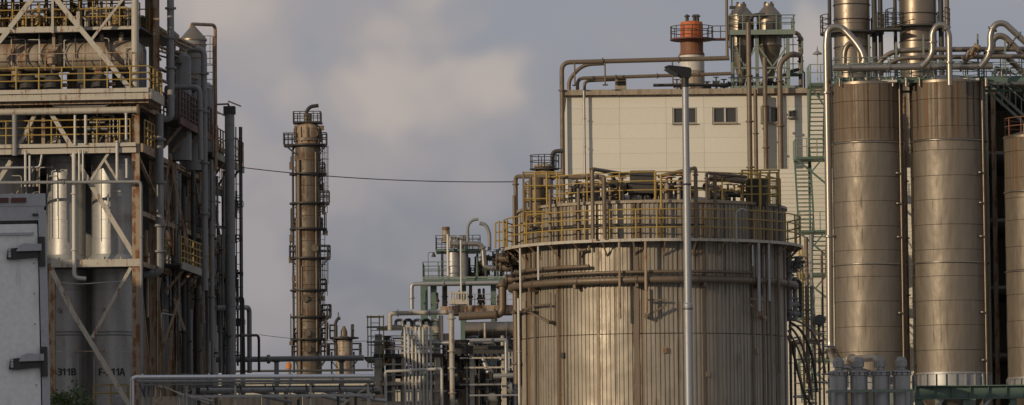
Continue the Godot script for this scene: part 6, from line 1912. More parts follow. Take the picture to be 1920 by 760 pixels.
func build_green_unit() -> void:
	var d := 290.0
	var k := d / FOCAL
	var y0 := hgt(527, d)
	var x0 := P(793, 520, d).x
	var x1 := P(985, 520, d).x
	var t := thing("green_platform", "green steel platform unit with thin rails beside the round tank", "structure", Vector3((x0 + x1) / 2, 0, -d))
	box("deck", Vector3((x0 + x1) / 2, y0, -d - 2), Vector3(x1 - x0, 0.12, 5.0), M.green_paint, t)
	box("fascia", Vector3((x0 + x1) / 2, y0 - 0.08, -d + 0.55), Vector3(x1 - x0, 0.42, 0.1), M.green_paint, t)
	box("fascia", Vector3((x0 + x1) / 2, y0 + 0.22, -d + 0.50), Vector3(x1 - x0, 0.12, 0.08), M.pale_green_paint, t)
	for x in [795, 812, 868, 925, 980]:
		var q := P(x, 560, d)
		bar("leg", Vector3(q.x, 0, q.z), Vector3(q.x, y0, q.z), 0.45 if x < 800 else 0.34, 0.4, M.green_paint, t)
		bar("leg", Vector3(q.x, 0, q.z - 4), Vector3(q.x, y0, q.z - 4), 0.34, 0.34, M.green_paint, t)
	railing(t, PackedVector3Array([Vector3(x0, y0 + 0.2, -d - 3.5), Vector3(x0, y0 + 0.2, -d + 0.5), Vector3(P(845, 520, d).x, y0 + 0.2, -d + 0.5)]), 1.05, M.green_paint, 1.0, 2, 0.03)
	railing(t, PackedVector3Array([Vector3(x0, y0 + 0.2, -d - 4.0), Vector3(x1, y0 + 0.2, -d - 4.0)]), 1.05, M.green_paint, 1.0, 3, 0.03)
	# upper small deck
	var y1 := hgt(468, d)
	var u0 := P(817, 460, d).x
	var u1 := P(900, 460, d).x
	box("deck", Vector3((u0 + u1) / 2, y1, -d - 1.5), Vector3(u1 - u0, 0.16, 3.0), M.green_paint, t)
	railing(t, PackedVector3Array([Vector3(u0, y1, -d - 3), Vector3(u0, y1, -d), Vector3(u1, y1, -d), Vector3(u1, y1, -d - 3), Vector3(u0, y1, -d - 3)]), 0.95, M.dark_steel, 0.6, 3, 0.024)
	for x in [829, 841, 866]:
		var q := P(x, 500, d)
		bar("post", Vector3(q.x, y0, q.z - 0.4), Vector3(q.x, y1, q.z - 0.4), 0.16, 0.16, M.dark_steel if x < 860 else M.grey_pipe, t)
	# lower brown beam and rails
	var yl := hgt(580, d)
	box("lower_deck", Vector3((x0 + x1) / 2 + 0.6, yl, -d), Vector3(x1 - x0 - 1.0, 0.3, 3.0), M.rusty_column, t)
	railing(t, PackedVector3Array([P(870, 575, d - 1.0), P(985, 575, d - 1.0)]), 0.8, M.galvanised, 0.7, 2, 0.022)
	# contents
	for q in [[836, 455, 430, 0.26, "stained_vessel", "short weathered vessel on the green unit's top"], [851, 520, 472, 0.45, "vessel_jacket", "pale upright vessel under the green unit's top deck"], [868, 522, 445, 0.36, "grey_pipe", "grey upright vessel at the green unit's middle"]]:
		var p := P(q[0], q[1], d + 0.6)
		vessel("unit_vessel", q[5], p, q[3], hgt(q[2], d), M[q[4]], [0.5, 1.0])
	var wx := P(849, 455, d)
	var wv := thing("unit_valve", "pale bulky valve at the white pipe's start on the green unit", "valve", Vector3(wx.x, y1, wx.z))
	put("body", lathe_mesh([[0.0, 0.0], [0.3, 0.05], [0.34, 0.4], [0.22, 0.6], [0.3, 0.75], [0.0, 0.85]], 16), M.cream_steel, wv, Transform3D(Basis.IDENTITY, Vector3(wx.x, y1 + 0.1, wx.z)))
	pipe("white_pipe", "bright pipe stepping down across the green unit", path([[846, 458, d - 1.0], [905, 457, d - 1.0], [908, 500, d - 1.0], [916, 503, d - 1.0], [936, 504, d - 1.0]]), 0.165, M.bright_steel, "", 0.5, [0.1, 0.5, 0.9])
	pipe("gooseneck", "blue grey gooseneck vent curving right over the green unit", path([[877, 460, d], [877, 424, d], [884, 413, d], [897, 411, d]]), 0.10, M.grey_pipe, "", 0.6)
	pipe("gooseneck", "blue grey gooseneck vent curving left over the green unit", path([[918, 470, d], [918, 436, d], [910, 421, d], [899, 419, d]]), 0.12, M.grey_pipe, "", 0.6)
	pipe("white_pipe", "slim white post pipe crossing the green unit's fascia", path([[865, 585, d - 1.5], [865, 450, d - 1.5]]), 0.06, M.white_paint)
	pipe("white_pipe", "pale pipe running under the green fascia and down its end", path([[772, 580, d - 1.2], [772, 533, d - 1.2], [935, 530, d - 1.2]]), 0.13, M.galvanised, "", 0.25, [0.1, 0.5])
	pipe("white_pipe", "slim pale post beside the green unit's upper deck", path([[840, 518, d - 0.5], [840, 440, d - 0.5]]), 0.08, M.white_paint)
	var pt := P(860, 567, d - 1.4)
	var pg := thing("pump_skid", "pale ribbed pump skid under the green platform", "pump", pt + Vector3.DOWN * 0.2)
	box("skid", pt, Vector3(1.2, 0.3, 0.8), M.cream_steel, pg)
	for i in 7:
		rod("rib", pt + Vector3(-0.5 + i * 0.17, 0.1, 0.3), pt + Vector3(-0.5 + i * 0.17, 0.55, 0.3), 0.05, M.cream_steel, pg, false)
	box("cover", pt + Vector3.UP * 0.6, Vector3(1.1, 0.14, 0.6), M.cream_steel, pg)
	for i in 40:
		var px := rng.randf_range(800, 945)
		var upper := i % 2 == 0
		var a := rng.randf_range(476, 500) if upper else rng.randf_range(535, 560)
		var b := 522.0 if upper else 578.0
		if upper and px < 870:
			px += 60.0
		pipe("unit_pipe", "dim %s pipe standing in the green unit's clutter" % tone([M.dark_steel, M.grey_pipe, M.green_paint, M.stained_vessel][i % 4]), path([[px, b, d + rng.randf_range(0.3, 3.0)], [px, a, d + 1.0]]), rng.randf_range(0.04, 0.12), [M.dark_steel, M.grey_pipe, M.green_paint, M.stained_vessel][i % 4], "dim pipes in the green unit", 0.0, [0.5])
	for i in 12:
		var p := P(rng.randf_range(880, 945), rng.randf_range(478, 520), d + 1.0)
		var g := thing("valve_manifold", "dark valve among the green unit's pipes", "valve", p, "valves in the green unit")
		rod("pipe_stub", p + Vector3.DOWN * 0.6, p, 0.07, M.dark_steel, g)
		valve(g, p, Vector3.RIGHT, 0.13, M.dark_steel, M.green_paint)
	var bell := P(813, 482, d)
	var bg := thing("siren", "tiny hanging siren on a hooked rod by the green railing", "siren", bell)
	tube("rod", path([[803, 520, d], [803, 474, d], [812, 473, d], [812, 480, d]]), 0.02, M.dark_steel, bg, 0.1, 6)
	put("horn", lathe_mesh([[0.0, 0.0], [0.16, 0.0], [0.12, 0.1], [0.06, 0.3], [0.0, 0.32]], 12), M.dark_steel, bg, Transform3D(Basis.IDENTITY, bell))


func build_pipe_unit() -> void:
	var d := 192.0
	var t := thing("pipework_unit", "cream steel frame packed with pipes between the towers and the round tank", "structure", P(770, 760, d) * Vector3(1, 0, 1))
	for q in [[710, 625, 0.30], [820, 615, 0.28], [757, 622, 0.2], [738, 640, 0.14], [945, 660, 0.2], [885, 640, 0.2]]:
		var p := P(q[0], 700, d)
		bar("column", Vector3(p.x, 0, p.z), Vector3(p.x, hgt(q[1], d), p.z), q[2], q[2], M.cream_steel, t)
		bar("column", Vector3(p.x + 0.3, 0, p.z - 5), Vector3(p.x + 0.3, hgt(q[1], d), p.z - 5), q[2], q[2], M.cream_steel, t)
	for q in [[700, 832, 668, "dark_steel"], [712, 830, 720, "cream_steel"], [712, 830, 757, "cream_steel"], [830, 975, 661, "dark_steel"], [830, 975, 653, "dark_steel"], [706, 828, 617, "cream_steel"]]:
		var a := P(q[0], q[2], d - 0.1)
		var b := P(q[1], q[2], d - 0.1)
		b.y = a.y
		bar("beam", a, b, 0.16, 0.16, M[q[3]], t)
	# cream roof tray
	var ta := P(715, 617, d)
	prism("tray", [[0.0, 0.0], [2.6, 0.0], [2.6, 0.14], [0.35, 0.16], [-0.15, 0.02]], 1.6, Transform3D(Basis.IDENTITY, ta + Vector3(0, 0, -0.6)), M.cream_steel, t)
	box("deck", Vector3(P(800, 670, d).x, hgt(668, d), -d - 3), Vector3(5.4, 0.1, 5.0), M.dark_steel, t)
	box("deck", Vector3(P(800, 670, d).x, hgt(720, d), -d - 3), Vector3(5.4, 0.1, 5.0), M.dark_steel, t)
	railing(t, PackedVector3Array([P(690, 668, d - 0.4), P(832, 667, d - 0.4)]), 0.85, M.dark_steel, 0.8, 2, 0.022)
	for q in [[690, 720, 760], [716, 662, 690], [700, 640, 720]]:
		bar("brace", P(q[0], q[2], d), P(q[0] + 24, q[1], d), 0.08, 0.08, M.rusty_column, t, "box")
	# yellow caged ladder
	var lf := P(704, 690, d - 0.4)
	var lh := P(704, 592, d - 0.4)
	lh.x = lf.x
	var lad := thing("caged_ladder", "yellow caged ladder at the corner of the pipe frame", "ladder", lf)
	for dx in [-0.32, -0.18, 0.18, 0.36]:
		rod("cage_bar", lf + Vector3(dx, 0, 0.1), lh + Vector3(dx, 0, 0.1), 0.024, M.yellow_paint if absf(dx) > 0.2 else M.pale_green_paint, lad, false)
	for y in [593, 612, 640, 672]:
		var pts := arc_points(Vector3(lf.x, hgt(y, d), lf.z), 0.36, 0, TAU, 0.4)
		tube("hoop", pts, 0.028, M.yellow_paint if y < 600 else M.pale_green_paint, lad, 0.0, 6)
	for i in 7:
		var y := lerpf(lf.y, lh.y, i / 7.0)
		rod("rung", Vector3(lf.x - 0.18, y, lf.z), Vector3(lf.x + 0.18, y, lf.z), 0.016, M.pale_green_paint, lad, false)
	# bundle of white risers
	for i in 8:
		var x := 760.0 + i * 6.9
		var p := path([[x, 775, d - 0.7], [x, 613 + (i % 3), d - 0.7]])
		pipe("bundle_pipe", "slim white pipe in the upright bundle of eight", p, 0.052, M.white_paint, "bundle of eight white risers", 0.0, [0.35, 0.7])
	for i in 5:
		var x := 742.0 + i * 17.0
		pipe("loop_pipe", "small curled pipe above the white bundle", path([[x, 612, d], [x, 601, d], [x + 12, 600, d - 0.2], [x + 13, 612, d - 0.2]]), 0.07, [M.galvanised, M.dark_steel][i % 2], "curled pipes above the white bundle", 0.2)
	pipe("unit_pipe", "white inverted U pipe before the upright bundle", path([[723, 775, d - 1.2], [723, 697, d - 1.2], [828, 692, d - 1.2], [828, 775, d - 1.2]]), 0.065, M.white_paint, "", 0.1)
	pipe("unit_pipe", "thick cream pipe standing beside the dark bay", path([[848, 775, d - 0.9], [848, 588, d - 0.9]]), 0.115, M.cream_steel, "", 0.0, [0.2, 0.45, 0.62, 0.95])
	pipe("unit_pipe", "thick cream pipe lying level over the pipe frame", path([[731, 620, d - 0.6], [731, 588, d - 0.6], [850, 586, d - 0.6]]), 0.10, M.cream_steel, "", 0.15, [0.3, 0.7])
	pipe("unit_pipe", "short cream pipe dropping into the frame by the bundle", path([[827, 640, d - 0.5], [827, 592, d - 0.5]]), 0.1, M.cream_steel)
	pipe("unit_pipe", "bent cream pipe joining the thick one from behind", path([[800, 644, d - 0.4], [846, 644, d - 0.6]]), 0.09, M.galvanised)
	pipe("unit_pipe", "white inverted L pipe by the round tank's flank", path([[880, 639, d - 1.0], [949, 638, d - 1.0], [949, 700, d - 1.0]]), 0.085, M.galvanised, "", 0.1)
	pipe("unit_pipe", "pale stub pipe hanging over the brown drum", path([[909, 606, d - 1.4], [909, 634, d - 1.4]]), 0.05, M.cream_steel)
	pipe("unit_pipe", "level pale pipe low in the dark bay", path([[925, 706, d], [975, 704, d]]), 0.12, M.galvanised, "", 0.0, [0.9])
	for i in 3:
		pipe("unit_pipe", "short white upright by the tank's flank", path([[955 + i * 6, 695, d - 0.6], [955 + i * 6, 660, d - 0.6]]), 0.035, M.galvanised, "short white uprights by the tank")
	for q in [[700, 838, 640], [715, 838, 655], [700, 760, 684], [715, 838, 704], [722, 838, 735], [862, 975, 672], [870, 975, 690], [862, 940, 722], [880, 975, 742]]:
		var m: Material = [M.cream_steel, M.galvanised, M.grey_pipe][int(q[2]) % 3]
		var a := P(q[0], q[2], d - 0.3)
		var b := P(q[1], q[2], d - 0.3)
		b.y = a.y
		tag(bar("cross_rail", a, b, 0.07, 0.07, m, self, "box"), "slim %s rail crossing the pipework bay" % tone(m), "rail", "slim rails crossing the pipework")
	for i in 64:
		var x := rng.randf_range(700, 845) if i < 36 else rng.randf_range(862, 972)
		var y := rng.randf_range(625, 720)
		var m: Material = [M.cream_steel, M.galvanised, M.white_paint, M.galvanised][i % 4]
		pipe("slim_pipe", "slim %s pipe in the lattice of the pipework unit" % tone(m), path([[x, y + rng.randf_range(20, 90), d - 0.2 + 0.05 * i], [x, y, d - 0.2 + 0.05 * i], [x + rng.randf_range(-22, 22), y + rng.randf_range(-2, 2), d + 0.05 * i]]), rng.randf_range(0.02, 0.042), m, "slim pale pipes of the pipework unit", 0.1)
	# brown drum
	var da := P(872, 620, d + 2.0)
	var db := P(975, 620, d + 2.0)
	db.y = da.y
	var dr := thing("brown_drum", "brown horizontal drum lying in the bay beside the tank", "drum", da)
	for i in 4:
		tube("jacket_course", PackedVector3Array([da.lerp(db, i / 4.0), da.lerp(db, (i + 1) / 4.0 - 0.004)]), 0.36 + 0.005 * (i % 2), M.duct_steel, dr, 0.0, 28)
	for s in [0.2, 0.8]:
		box("saddle", da.lerp(db, s) + Vector3.DOWN * 0.5, Vector3(0.2, 0.6, 0.6), M.dark_steel, dr)
	# stained platform above it
	var pl := thing("stained_walkway", "rust stained walkway edge above the brown drum", "walkway", P(905, 585, d + 3))
	box("deck", P(905, 586, d + 4.5), Vector3(2.6, 0.12, 4.0), M.dark_steel, pl)
	box("edge", P(905, 581, d + 2.5), Vector3(2.7, 0.38, 0.08), M.rusty_column, pl)
	# dark bay: slanting ducts, pumps, pipes
	for q in [[880, 645, 905, 662, 0.09], [900, 660, 916, 700, 0.11], [885, 668, 890, 705, 0.1], [925, 660, 945, 680, 0.07]]:
		pipe("bay_duct", "pale slanting duct in the dark bay beside the tank", path([[q[0], q[1], d + 0.4], [q[2], q[3], d]]), q[4], M.galvanised, "slanting ducts in the dark bay")
	for i in 60:
		var px := rng.randf_range(852, 972) if i % 3 else rng.randf_range(715, 830)
		var y := rng.randf_range(640, 745)
		var w := d + rng.randf_range(0.3, 4.0)
		if i % 4 == 0:
			var g := thing("valve_manifold", "dark valve in the pipework unit's shade", "valve", P(px, y, w), "valves in the pipe frame")
			rod("pipe_stub", P(px, y + 25, w), P(px, y, w), 0.07, M.dark_steel, g, false)
			valve(g, P(px, y, w), Vector3.UP, 0.11, M.grey_pipe, M.dark_steel, Vector3(0.4, 0, 0.9))
		elif i % 4 == 1:
			pipe("bay_pipe", "dim level pipe in the pipework unit's shade", path([[px - 20, y, w], [px + rng.randf_range(0, 20), y, w], [px + 20, y + 18, w]]), rng.randf_range(0.03, 0.1), [M.dark_steel, M.grey_pipe][i % 2], "dim level pipes in the pipe frame", 0.15)
		else:
			pipe("bay_pipe", "dim %s upright pipe in the pipework unit's shade" % tone([M.dark_steel, M.grey_pipe, M.galvanised, M.cream_steel][(i / 3) % 4]), path([[px, 775, w], [px, y - 30, w]]), rng.randf_range(0.03, 0.1), [M.dark_steel, M.grey_pipe, M.galvanised, M.cream_steel][(i / 3) % 4], "dim upright pipes in the pipe frame", 0.0, [0.6])
	for q in [[728, 690, 0.22], [895, 690, 0.3], [930, 730, 0.3], [905, 745, 0.26]]:
		var p := P(q[0], q[1], d + 1.5)
		var g := thing("pump_motor", "round dim pump in the pipe frame", "pump", p, "pumps in the pipe frame")
		rod("casing", p, p + Vector3(0.7, 0, 0), q[2], M.grey_pipe, g)
		flange(g, p, Vector3.RIGHT, q[2] * 0.75, M.dark_steel)
		box("foot", p + Vector3(0.35, -q[2] - 0.1, 0), Vector3(0.6, 0.3, 0.4), M.dark_steel, g)
	# shed added behind the bay only to keep it dark
	var sx0 := P(850, 700, d + 7).x
	var sx1 := P(985, 700, d + 7).x
	var sh := thing("shade_shed", "open brown shed added for shade behind the pipe frame's bay", "shed", Vector3((sx0 + sx1) / 2, 0, -d - 9))
	box("back_wall", Vector3((sx0 + sx1) / 2, hgt(640, d + 9) / 2, -d - 11), Vector3(sx1 - sx0, hgt(640, d + 9), 0.2), M.brown_pipe, sh)
	box("roof", Vector3((sx0 + sx1) / 2, hgt(640, d + 7), -d - 9), Vector3(sx1 - sx0 + 0.3, 0.15, 4.4), M.brown_pipe, sh)
	for x in [sx0, sx1]:
		bar("post", Vector3(x, 0, -d - 7), Vector3(x, hgt(641, d + 7), -d - 7), 0.2, 0.2, M.dark_steel, sh)


func build_front_rack() -> void:
	var d := 168.0
	var t := thing("pipe_rack", "low steel rack carrying the long silver pipes", "rack", P(470, 760, d) * Vector3(1, 0, 1))
	for q in [[292, 714], [441, 714], [582, 714], [690, 714]]:
		var p := P(q[0], 730, d)
		bar("post", Vector3(p.x, 0, p.z), Vector3(p.x, hgt(q[1], d), p.z), 0.08, 0.10, M.cream_steel, t)
		bar("post", Vector3(p.x, 0, p.z - 2.4), Vector3(p.x, hgt(q[1], d), p.z - 2.4), 0.08, 0.10, M.cream_steel, t)
		bar("cross_beam", Vector3(p.x, hgt(716, d), p.z), Vector3(p.x, hgt(716, d), p.z - 2.4), 0.08, 0.10, M.cream_steel, t)
	var a := P(262, 722, d - 0.05)
	var b := P(703, 722, d - 0.05)
	b.y = a.y
	bar("beam", a, b, 0.06, 0.10, M.grey_pipe, t)
	a = P(365, 744, d - 0.1)
	b = P(703, 743, d - 0.1)
	b.y = a.y
	bar("beam", a, b, 0.10, 0.08, M.galvanised, t, "box")
	for q in [[300, 722, 345, 742], [352, 742, 392, 757], [640, 760, 690, 725]]:
		bar("brace", P(q[0], q[1], d), P(q[2], q[3], d), 0.06, 0.05, M.cream_steel, t, "box")
	for i in 8:
		var s := i / 7.0
		bar("tie", P(262 + 436 * s, 722, d), P(262 + 436 * s, 728, d - 0.0) + Vector3(0, -0.3, -2.4), 0.05, 0.05, M.dark_steel, t, "box")
	pipe("silver_pipe", "long bright silver pipe along the rack's top, turned down at its end", path([[248, 775, d - 0.3], [248, 708, d - 0.3], [702, 706, d - 0.3]]), 0.088, M.silver_steel, "", 0.16, [0.16, 0.4, 0.7, 0.85])
	pipe("silver_pipe", "dull silver pipe just beneath the rack's top pipe", path([[256, 716, d - 0.1], [702, 714, d - 0.1]]), 0.055, M.galvanised, "", 0.0, [0.3, 0.6])
	pipe("silver_pipe", "dark pipe lying inside the rack", path([[375, 733, d + 1.0], [702, 731, d + 1.0]]), 0.10, M.grey_pipe, "", 0.0, [0.2, 0.5, 0.8])
	pipe("silver_pipe", "second dark pipe lying deeper inside the rack", path([[360, 728, d + 1.8], [702, 727, d + 1.8]]), 0.08, M.dark_steel, "", 0.0, [0.4])
	for q in [[336, 735], [349, 724], [262, 712], [274, 716], [282, 718]]:
		pipe("rack_pipe", "short silver upright at the rack's near end", path([[q[0], 775, d + 0.2], [q[0], q[1], d + 0.2]]), 0.075 if q[0] > 300 else 0.05, M.galvanised if q[0] > 300 else M.grey_pipe, "silver uprights at the rack's end", 0.0, [0.8, 0.95])
	for i in 26:
		var px := rng.randf_range(268, 700)
		var y := rng.randf_range(728, 752)
		var w := d + rng.randf_range(0.6, 3.4)
		if i % 2:
			pipe("rack_pipe", "dim upright pipe beneath the silver pipes", path([[px, 775, w], [px, y, w]]), rng.randf_range(0.04, 0.09), [M.dark_steel, M.grey_pipe, M.brown_pipe][i % 3], "dim uprights beneath the silver pipes")
		else:
			pipe("rack_pipe", "dim slanting pipe beneath the silver pipes", path([[px, y, w], [px + rng.randf_range(30, 80), y + rng.randf_range(-6, 14), w]]), rng.randf_range(0.04, 0.09), [M.dark_steel, M.grey_pipe, M.galvanised][i % 3], "dim slanting pipes beneath the silver pipes")
	# low dark wall behind the rack
	var wa := P(260, 740, d + 6)
	var wb := P(720, 740, d + 6)
	var w := thing("low_wall", "low stained concrete wall behind the pipe rack", "wall", Vector3((wa.x + wb.x) / 2, 0, -d - 6))
	for i in 6:
		box("wall_slab", Vector3(lerpf(wa.x, wb.x, (i + 0.5) / 6.0), hgt(738, d + 6) / 2, -d - 6), Vector3((wb.x - wa.x) / 6.0 - 0.03, hgt(738, d + 6), 0.25), M.parapet_metal, w)


# ---------------------------------------------------------------- street side

func build_street() -> void:
	build_lamp()
	build_tree()
	build_truck()


func build_lamp() -> void:
	var d := 60.0
	var foot := P(1289, 480, d)
	foot.y = 0
	var top := hgt(150, d)
	var mid := hgt(579, d)
	var t := thing("street_lamp", "slim galvanised street lamp with a flat dark head before the round tank", "street lamp", foot)
	put("pole", lathe_mesh([[0.062, 0.0], [0.062, mid]], 20), M.lamp_pole, t, Transform3D(Basis.IDENTITY, foot))
	put("pole", lathe_mesh([[0.064, mid - 0.01], [0.066, mid + 0.0], [0.066, mid + 0.035], [0.052, mid + 0.05], [0.044, top]], 20), M.lamp_pole, t, Transform3D(Basis.IDENTITY, foot))
	ring("clamp", foot + Vector3.UP * hgt(349, d), 0.054, 0.012, M.dark_steel, t, 18, 6)
	ring("clamp", foot + Vector3.UP * hgt(583, d), 0.066, 0.008, M.dark_steel, t, 18, 6)
	box("service_door", foot + Vector3(0, 0.9, 0.06), Vector3(0.08, 0.4, 0.02), M.lamp_pole, t)
	lathe("base_plate", foot, [[0.2, 0.0], [0.2, 0.03], [0.08, 0.05], [0.07, 0.2]], M.lamp_pole, t, 20)
	# flat head seen from below, tilted towards the road
	var tip := foot + Vector3.UP * top
	var hp := part("lamp_head", t, tip)
	prism("housing", [[-0.33, 0.155], [-0.31, 0.185], [0.0, 0.165], [0.07, 0.15], [0.085, 0.10], [0.05, -0.02], [-0.06, 0.0], [-0.2, 0.085]], 0.16, Transform3D(Basis(Vector3.UP, 0.35), tip + Vector3(0, 0.01, 0)).scaled_local(Vector3(0.84, 0.84, 0.84)), M.lamp_head, hp)
	box("lens", tip + Vector3(-0.19, 0.083, 0.02), Vector3(0.16, 0.012, 0.18), M.diffuser, hp, Basis(Vector3.UP, 0.35) * Basis(Vector3.BACK, -0.52))
	rod("spigot", tip + Vector3.DOWN * 0.12, tip + Vector3.UP * 0.06, 0.05, M.lamp_head, hp)


func build_tree() -> void:
	var d := 105.0
	var c := P(128, 770, d)
	var t := thing("roadside_tree", "dark green bushy tree top just beside the parked truck", "tree", Vector3(c.x, 0, c.z))
	tube("trunk", PackedVector3Array([Vector3(c.x, 0, c.z), Vector3(c.x + 0.05, 1.5, c.z), Vector3(c.x - 0.02, 2.6, c.z), Vector3(c.x, 4.0, c.z)]), 0.14, M.bark, t, 0.4, 10, 0.05)
	for i in 9:
		var a := i * 2.4
		var y := 1.8 + i * 0.22
		tube("limb", PackedVector3Array([Vector3(c.x, y, c.z), Vector3(c.x + sin(a) * 0.4, y + 0.4, c.z + cos(a) * 0.4), Vector3(c.x + sin(a) * 0.8, y + 0.6, c.z + cos(a) * 0.8)]), 0.05, M.bark, t, 0.2, 7, 0.015)
	# clumps of leaves through the crown's volume
	var stools := [SurfaceTool.new(), SurfaceTool.new(), SurfaceTool.new()]
	for s in stools:
		s.begin(Mesh.PRIMITIVE_TRIANGLES)
	var mid := Vector3(0, hgt(786, d), 0)
	for k in 420:
		var dir := Vector3(rng.randfn(), rng.randfn(), rng.randfn()).normalized()
		var rad := pow(rng.randf(), 0.45)
		var lump := 0.82 + 0.28 * sin(dir.x * 5.0 + 1.0) * cos(dir.z * 4.0) + 0.12 * sin(dir.y * 9.0)
		var p := mid + Vector3(dir.x * 1.1, dir.y * 0.78, dir.z * 1.1) * rad * lump
		for j in 34:
			var q := p + Vector3(rng.randfn(), rng.randfn(), rng.randfn()) * 0.075
			var ax := Vector3(rng.randfn(), rng.randfn() + 0.3, rng.randfn()).normalized()
			var sd := ax.cross(Vector3(rng.randfn(), rng.randfn(), rng.randfn())).normalized()
			var len := rng.randf_range(0.05, 0.095)
			var wd := len * 0.36
			var st: SurfaceTool = stools[rng.randi() % 3]
			var nrm := ax.cross(sd)
			for v in [q, q + ax * len * 0.5 + sd * wd, q + ax * len, q, q + ax * len, q + ax * len * 0.5 - sd * wd]:
				st.set_normal(nrm)
				st.add_vertex(v)
	var cr := part("crown", t, Vector3(c.x, 0, c.z))
	for i in 3:
		put("foliage", stools[i].commit(), M["leaf_%d" % i], cr, Transform3D(Basis.IDENTITY, Vector3(c.x, 0, c.z)))


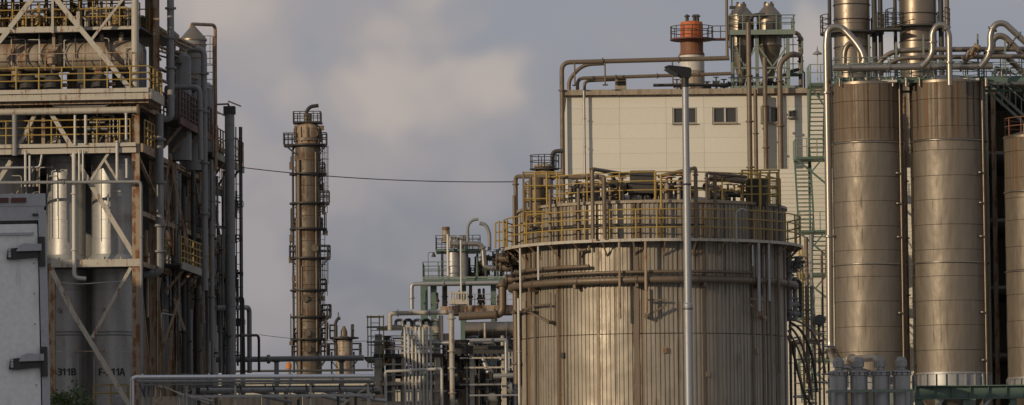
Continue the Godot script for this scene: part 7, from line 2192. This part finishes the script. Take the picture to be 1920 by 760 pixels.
func build_truck() -> void:
	var d := 25.0
	var edge := P(95, 560, d)
	var top := hgt(360, d)
	var floor_y := 1.05
	var w := 2.34
	var cx := edge.x - w / 2
	var t := thing("box_truck", "grey white box truck parked in shade, rear door hinged", "truck", Vector3(cx, 0, -d - 3.0))
	var lean := Basis(Vector3.UP, deg_to_rad(10.0)) * Basis(Vector3.BACK, deg_to_rad(1.15))
	# everything leans with the body about the rear corner at the floor
	var org := Vector3(edge.x, floor_y + 1.0, -d)
	var at := func(x: float, y: float, z: float) -> Vector3: return org + lean * (Vector3(x, y, z) - org)
	box("body", at.call(cx, (top + floor_y) / 2, -d - 3.0), Vector3(w - 0.05, top - floor_y - 0.06, 5.9), M.truck_paint, t, lean)
	box("roof_cap", at.call(cx, top - 0.02, -d - 2.96), Vector3(w, 0.07, 5.98), M.truck_frame, t, lean)
	box("header", at.call(cx, top - 0.085, -d - 0.02), Vector3(w - 0.02, 0.10, 0.09), M.truck_frame, t, lean)
	box("sill", at.call(cx, floor_y + 0.04, -d - 0.02), Vector3(w - 0.02, 0.12, 0.09), M.truck_frame, t, lean)
	for x in [edge.x - 0.022, edge.x - w + 0.022]:
		box("corner_post", at.call(x, (top + floor_y) / 2 - 0.03, -d - 0.015), Vector3(0.044, top - floor_y - 0.1, 0.1), M.truck_frame, t, lean)
	# two door leaves, each with a raised edge and rubber seal
	for i in 2:
		var x0 := edge.x - 0.05 - i * (w / 2 - 0.045)
		var dw := w / 2 - 0.06
		var g := part("door", t, at.call(x0 - dw / 2, floor_y + 1.2, -d))
		var dt := top - 0.155
		var db := floor_y + 0.11
		box("leaf", at.call(x0 - dw / 2, (dt + db) / 2, -d + 0.005), Vector3(dw, dt - db, 0.04), M.truck_paint, g, lean)
		box("seal", at.call(x0 - dw / 2, (dt + db) / 2, -d - 0.008), Vector3(dw + 0.018, dt - db + 0.016, 0.03), M.rubber, g, lean)
		box("drip_rail", at.call(x0 - dw / 2, dt - 0.055, -d + 0.03), Vector3(dw - 0.05, 0.014, 0.012), M.truck_frame, g, lean)
		for py in [467, 673, 880]:
			var y := hgt(py, d)
			var s := 1.0 if i == 0 else -1.0
			var hx := x0 if i == 0 else x0 - dw
			var h := part("hinge", t, at.call(hx, y, -d + 0.03))
			# cast strap, pin barrel and bracket
			prism("strap", [[-0.20, -0.035], [-0.19, 0.03], [-0.10, 0.038], [-0.09, 0.046], [0.012, 0.046], [0.012, -0.026], [-0.15, -0.04]], 0.026, Transform3D(lean * Basis.from_scale(Vector3(s * 0.88, 0.88, 1)), at.call(hx, y, -d + 0.04)), M.dark_steel, h)
			prism("cover", [[-0.14, 0.012], [-0.12, 0.05], [-0.085, 0.062], [0.02, 0.056], [0.02, 0.014]], 0.02, Transform3D(lean * Basis.from_scale(Vector3(s * 0.88, 0.88, 1)), at.call(hx, y, -d + 0.06)), M.truck_frame, h)
			rod("barrel", at.call(hx + s * 0.02, y - 0.075, -d + 0.045), at.call(hx + s * 0.02, y + 0.09, -d + 0.045), 0.02, M.dark_steel, h)
			for yy in [-0.05, 0.0, 0.06]:
				rod("bolt", at.call(hx - s * 0.16, y + yy * 0.3, -d + 0.04), at.call(hx - s * 0.16, y + yy * 0.3, -d + 0.062), 0.009, M.truck_frame, h, false)
		if i == 0:
			rod("lock_rod", at.call(x0 - dw + 0.12, db, -d + 0.05), at.call(x0 - dw + 0.12, dt, -d + 0.05), 0.014, M.truck_frame, g)
	# red marker lamps along the header
	for q in [[12.0, 26.0], [44.0, 28.0], [-30.0, 26.0], [-62.0, 26.0]]:
		var p := P(q[0], 376, d)
		box("marker_lamp", at.call(p.x, p.y, -d + 0.035), Vector3(q[1] * d / FOCAL, 0.026, 0.025), M.red_lens, t, lean)
	# latch studs and rivets by the post
	for i in 14:
		rod("rivet", at.call(edge.x - 0.075, floor_y + 0.3 + i * 0.17, -d + 0.02), at.call(edge.x - 0.075, floor_y + 0.3 + i * 0.17, -d + 0.028), 0.006, M.truck_frame, t, false)
	box("handle", at.call(edge.x - 0.06, hgt(395, d), -d + 0.035), Vector3(0.03, 0.012, 0.02), M.dark_steel, t, lean)
	# chassis and wheels below the picture
	box("chassis", at.call(cx, 0.85, -d - 3.4), Vector3(0.9, 0.25, 7.4), M.dark_steel, t, lean)
	box("bumper", at.call(cx, 0.6, -d - 0.1), Vector3(w - 0.2, 0.14, 0.12), M.dark_steel, t, lean)
	box("cab", at.call(cx, 1.55, -d - 7.0), Vector3(2.1, 1.9, 1.7), M.truck_paint, t, lean)
	box("windscreen", at.call(cx, 2.0, -d - 7.86), Vector3(1.8, 0.8, 0.04), M.window_glass, t, lean)
	for z in [-1.3, -6.9]:
		for s in [-1.0, 1.0]:
			var c: Vector3 = at.call(cx + s * 0.92, 0.46, -d + z)
			var g := part("wheel", t, c)
			put("tyre", lathe_mesh([[0.27, -0.12], [0.43, -0.12], [0.46, -0.08], [0.46, 0.08], [0.43, 0.12], [0.27, 0.12]], 28), M.rubber, g, Transform3D(Basis(Vector3.UP, deg_to_rad(10.0)) * Basis(Vector3.BACK, PI / 2), c))
			put("rim", lathe_mesh([[0.0, -0.05], [0.2, -0.07], [0.28, -0.1], [0.28, 0.1], [0.2, 0.07], [0.0, 0.05]], 20), M.galvanised, g, Transform3D(Basis(Vector3.UP, deg_to_rad(10.0)) * Basis(Vector3.BACK, PI / 2), c))
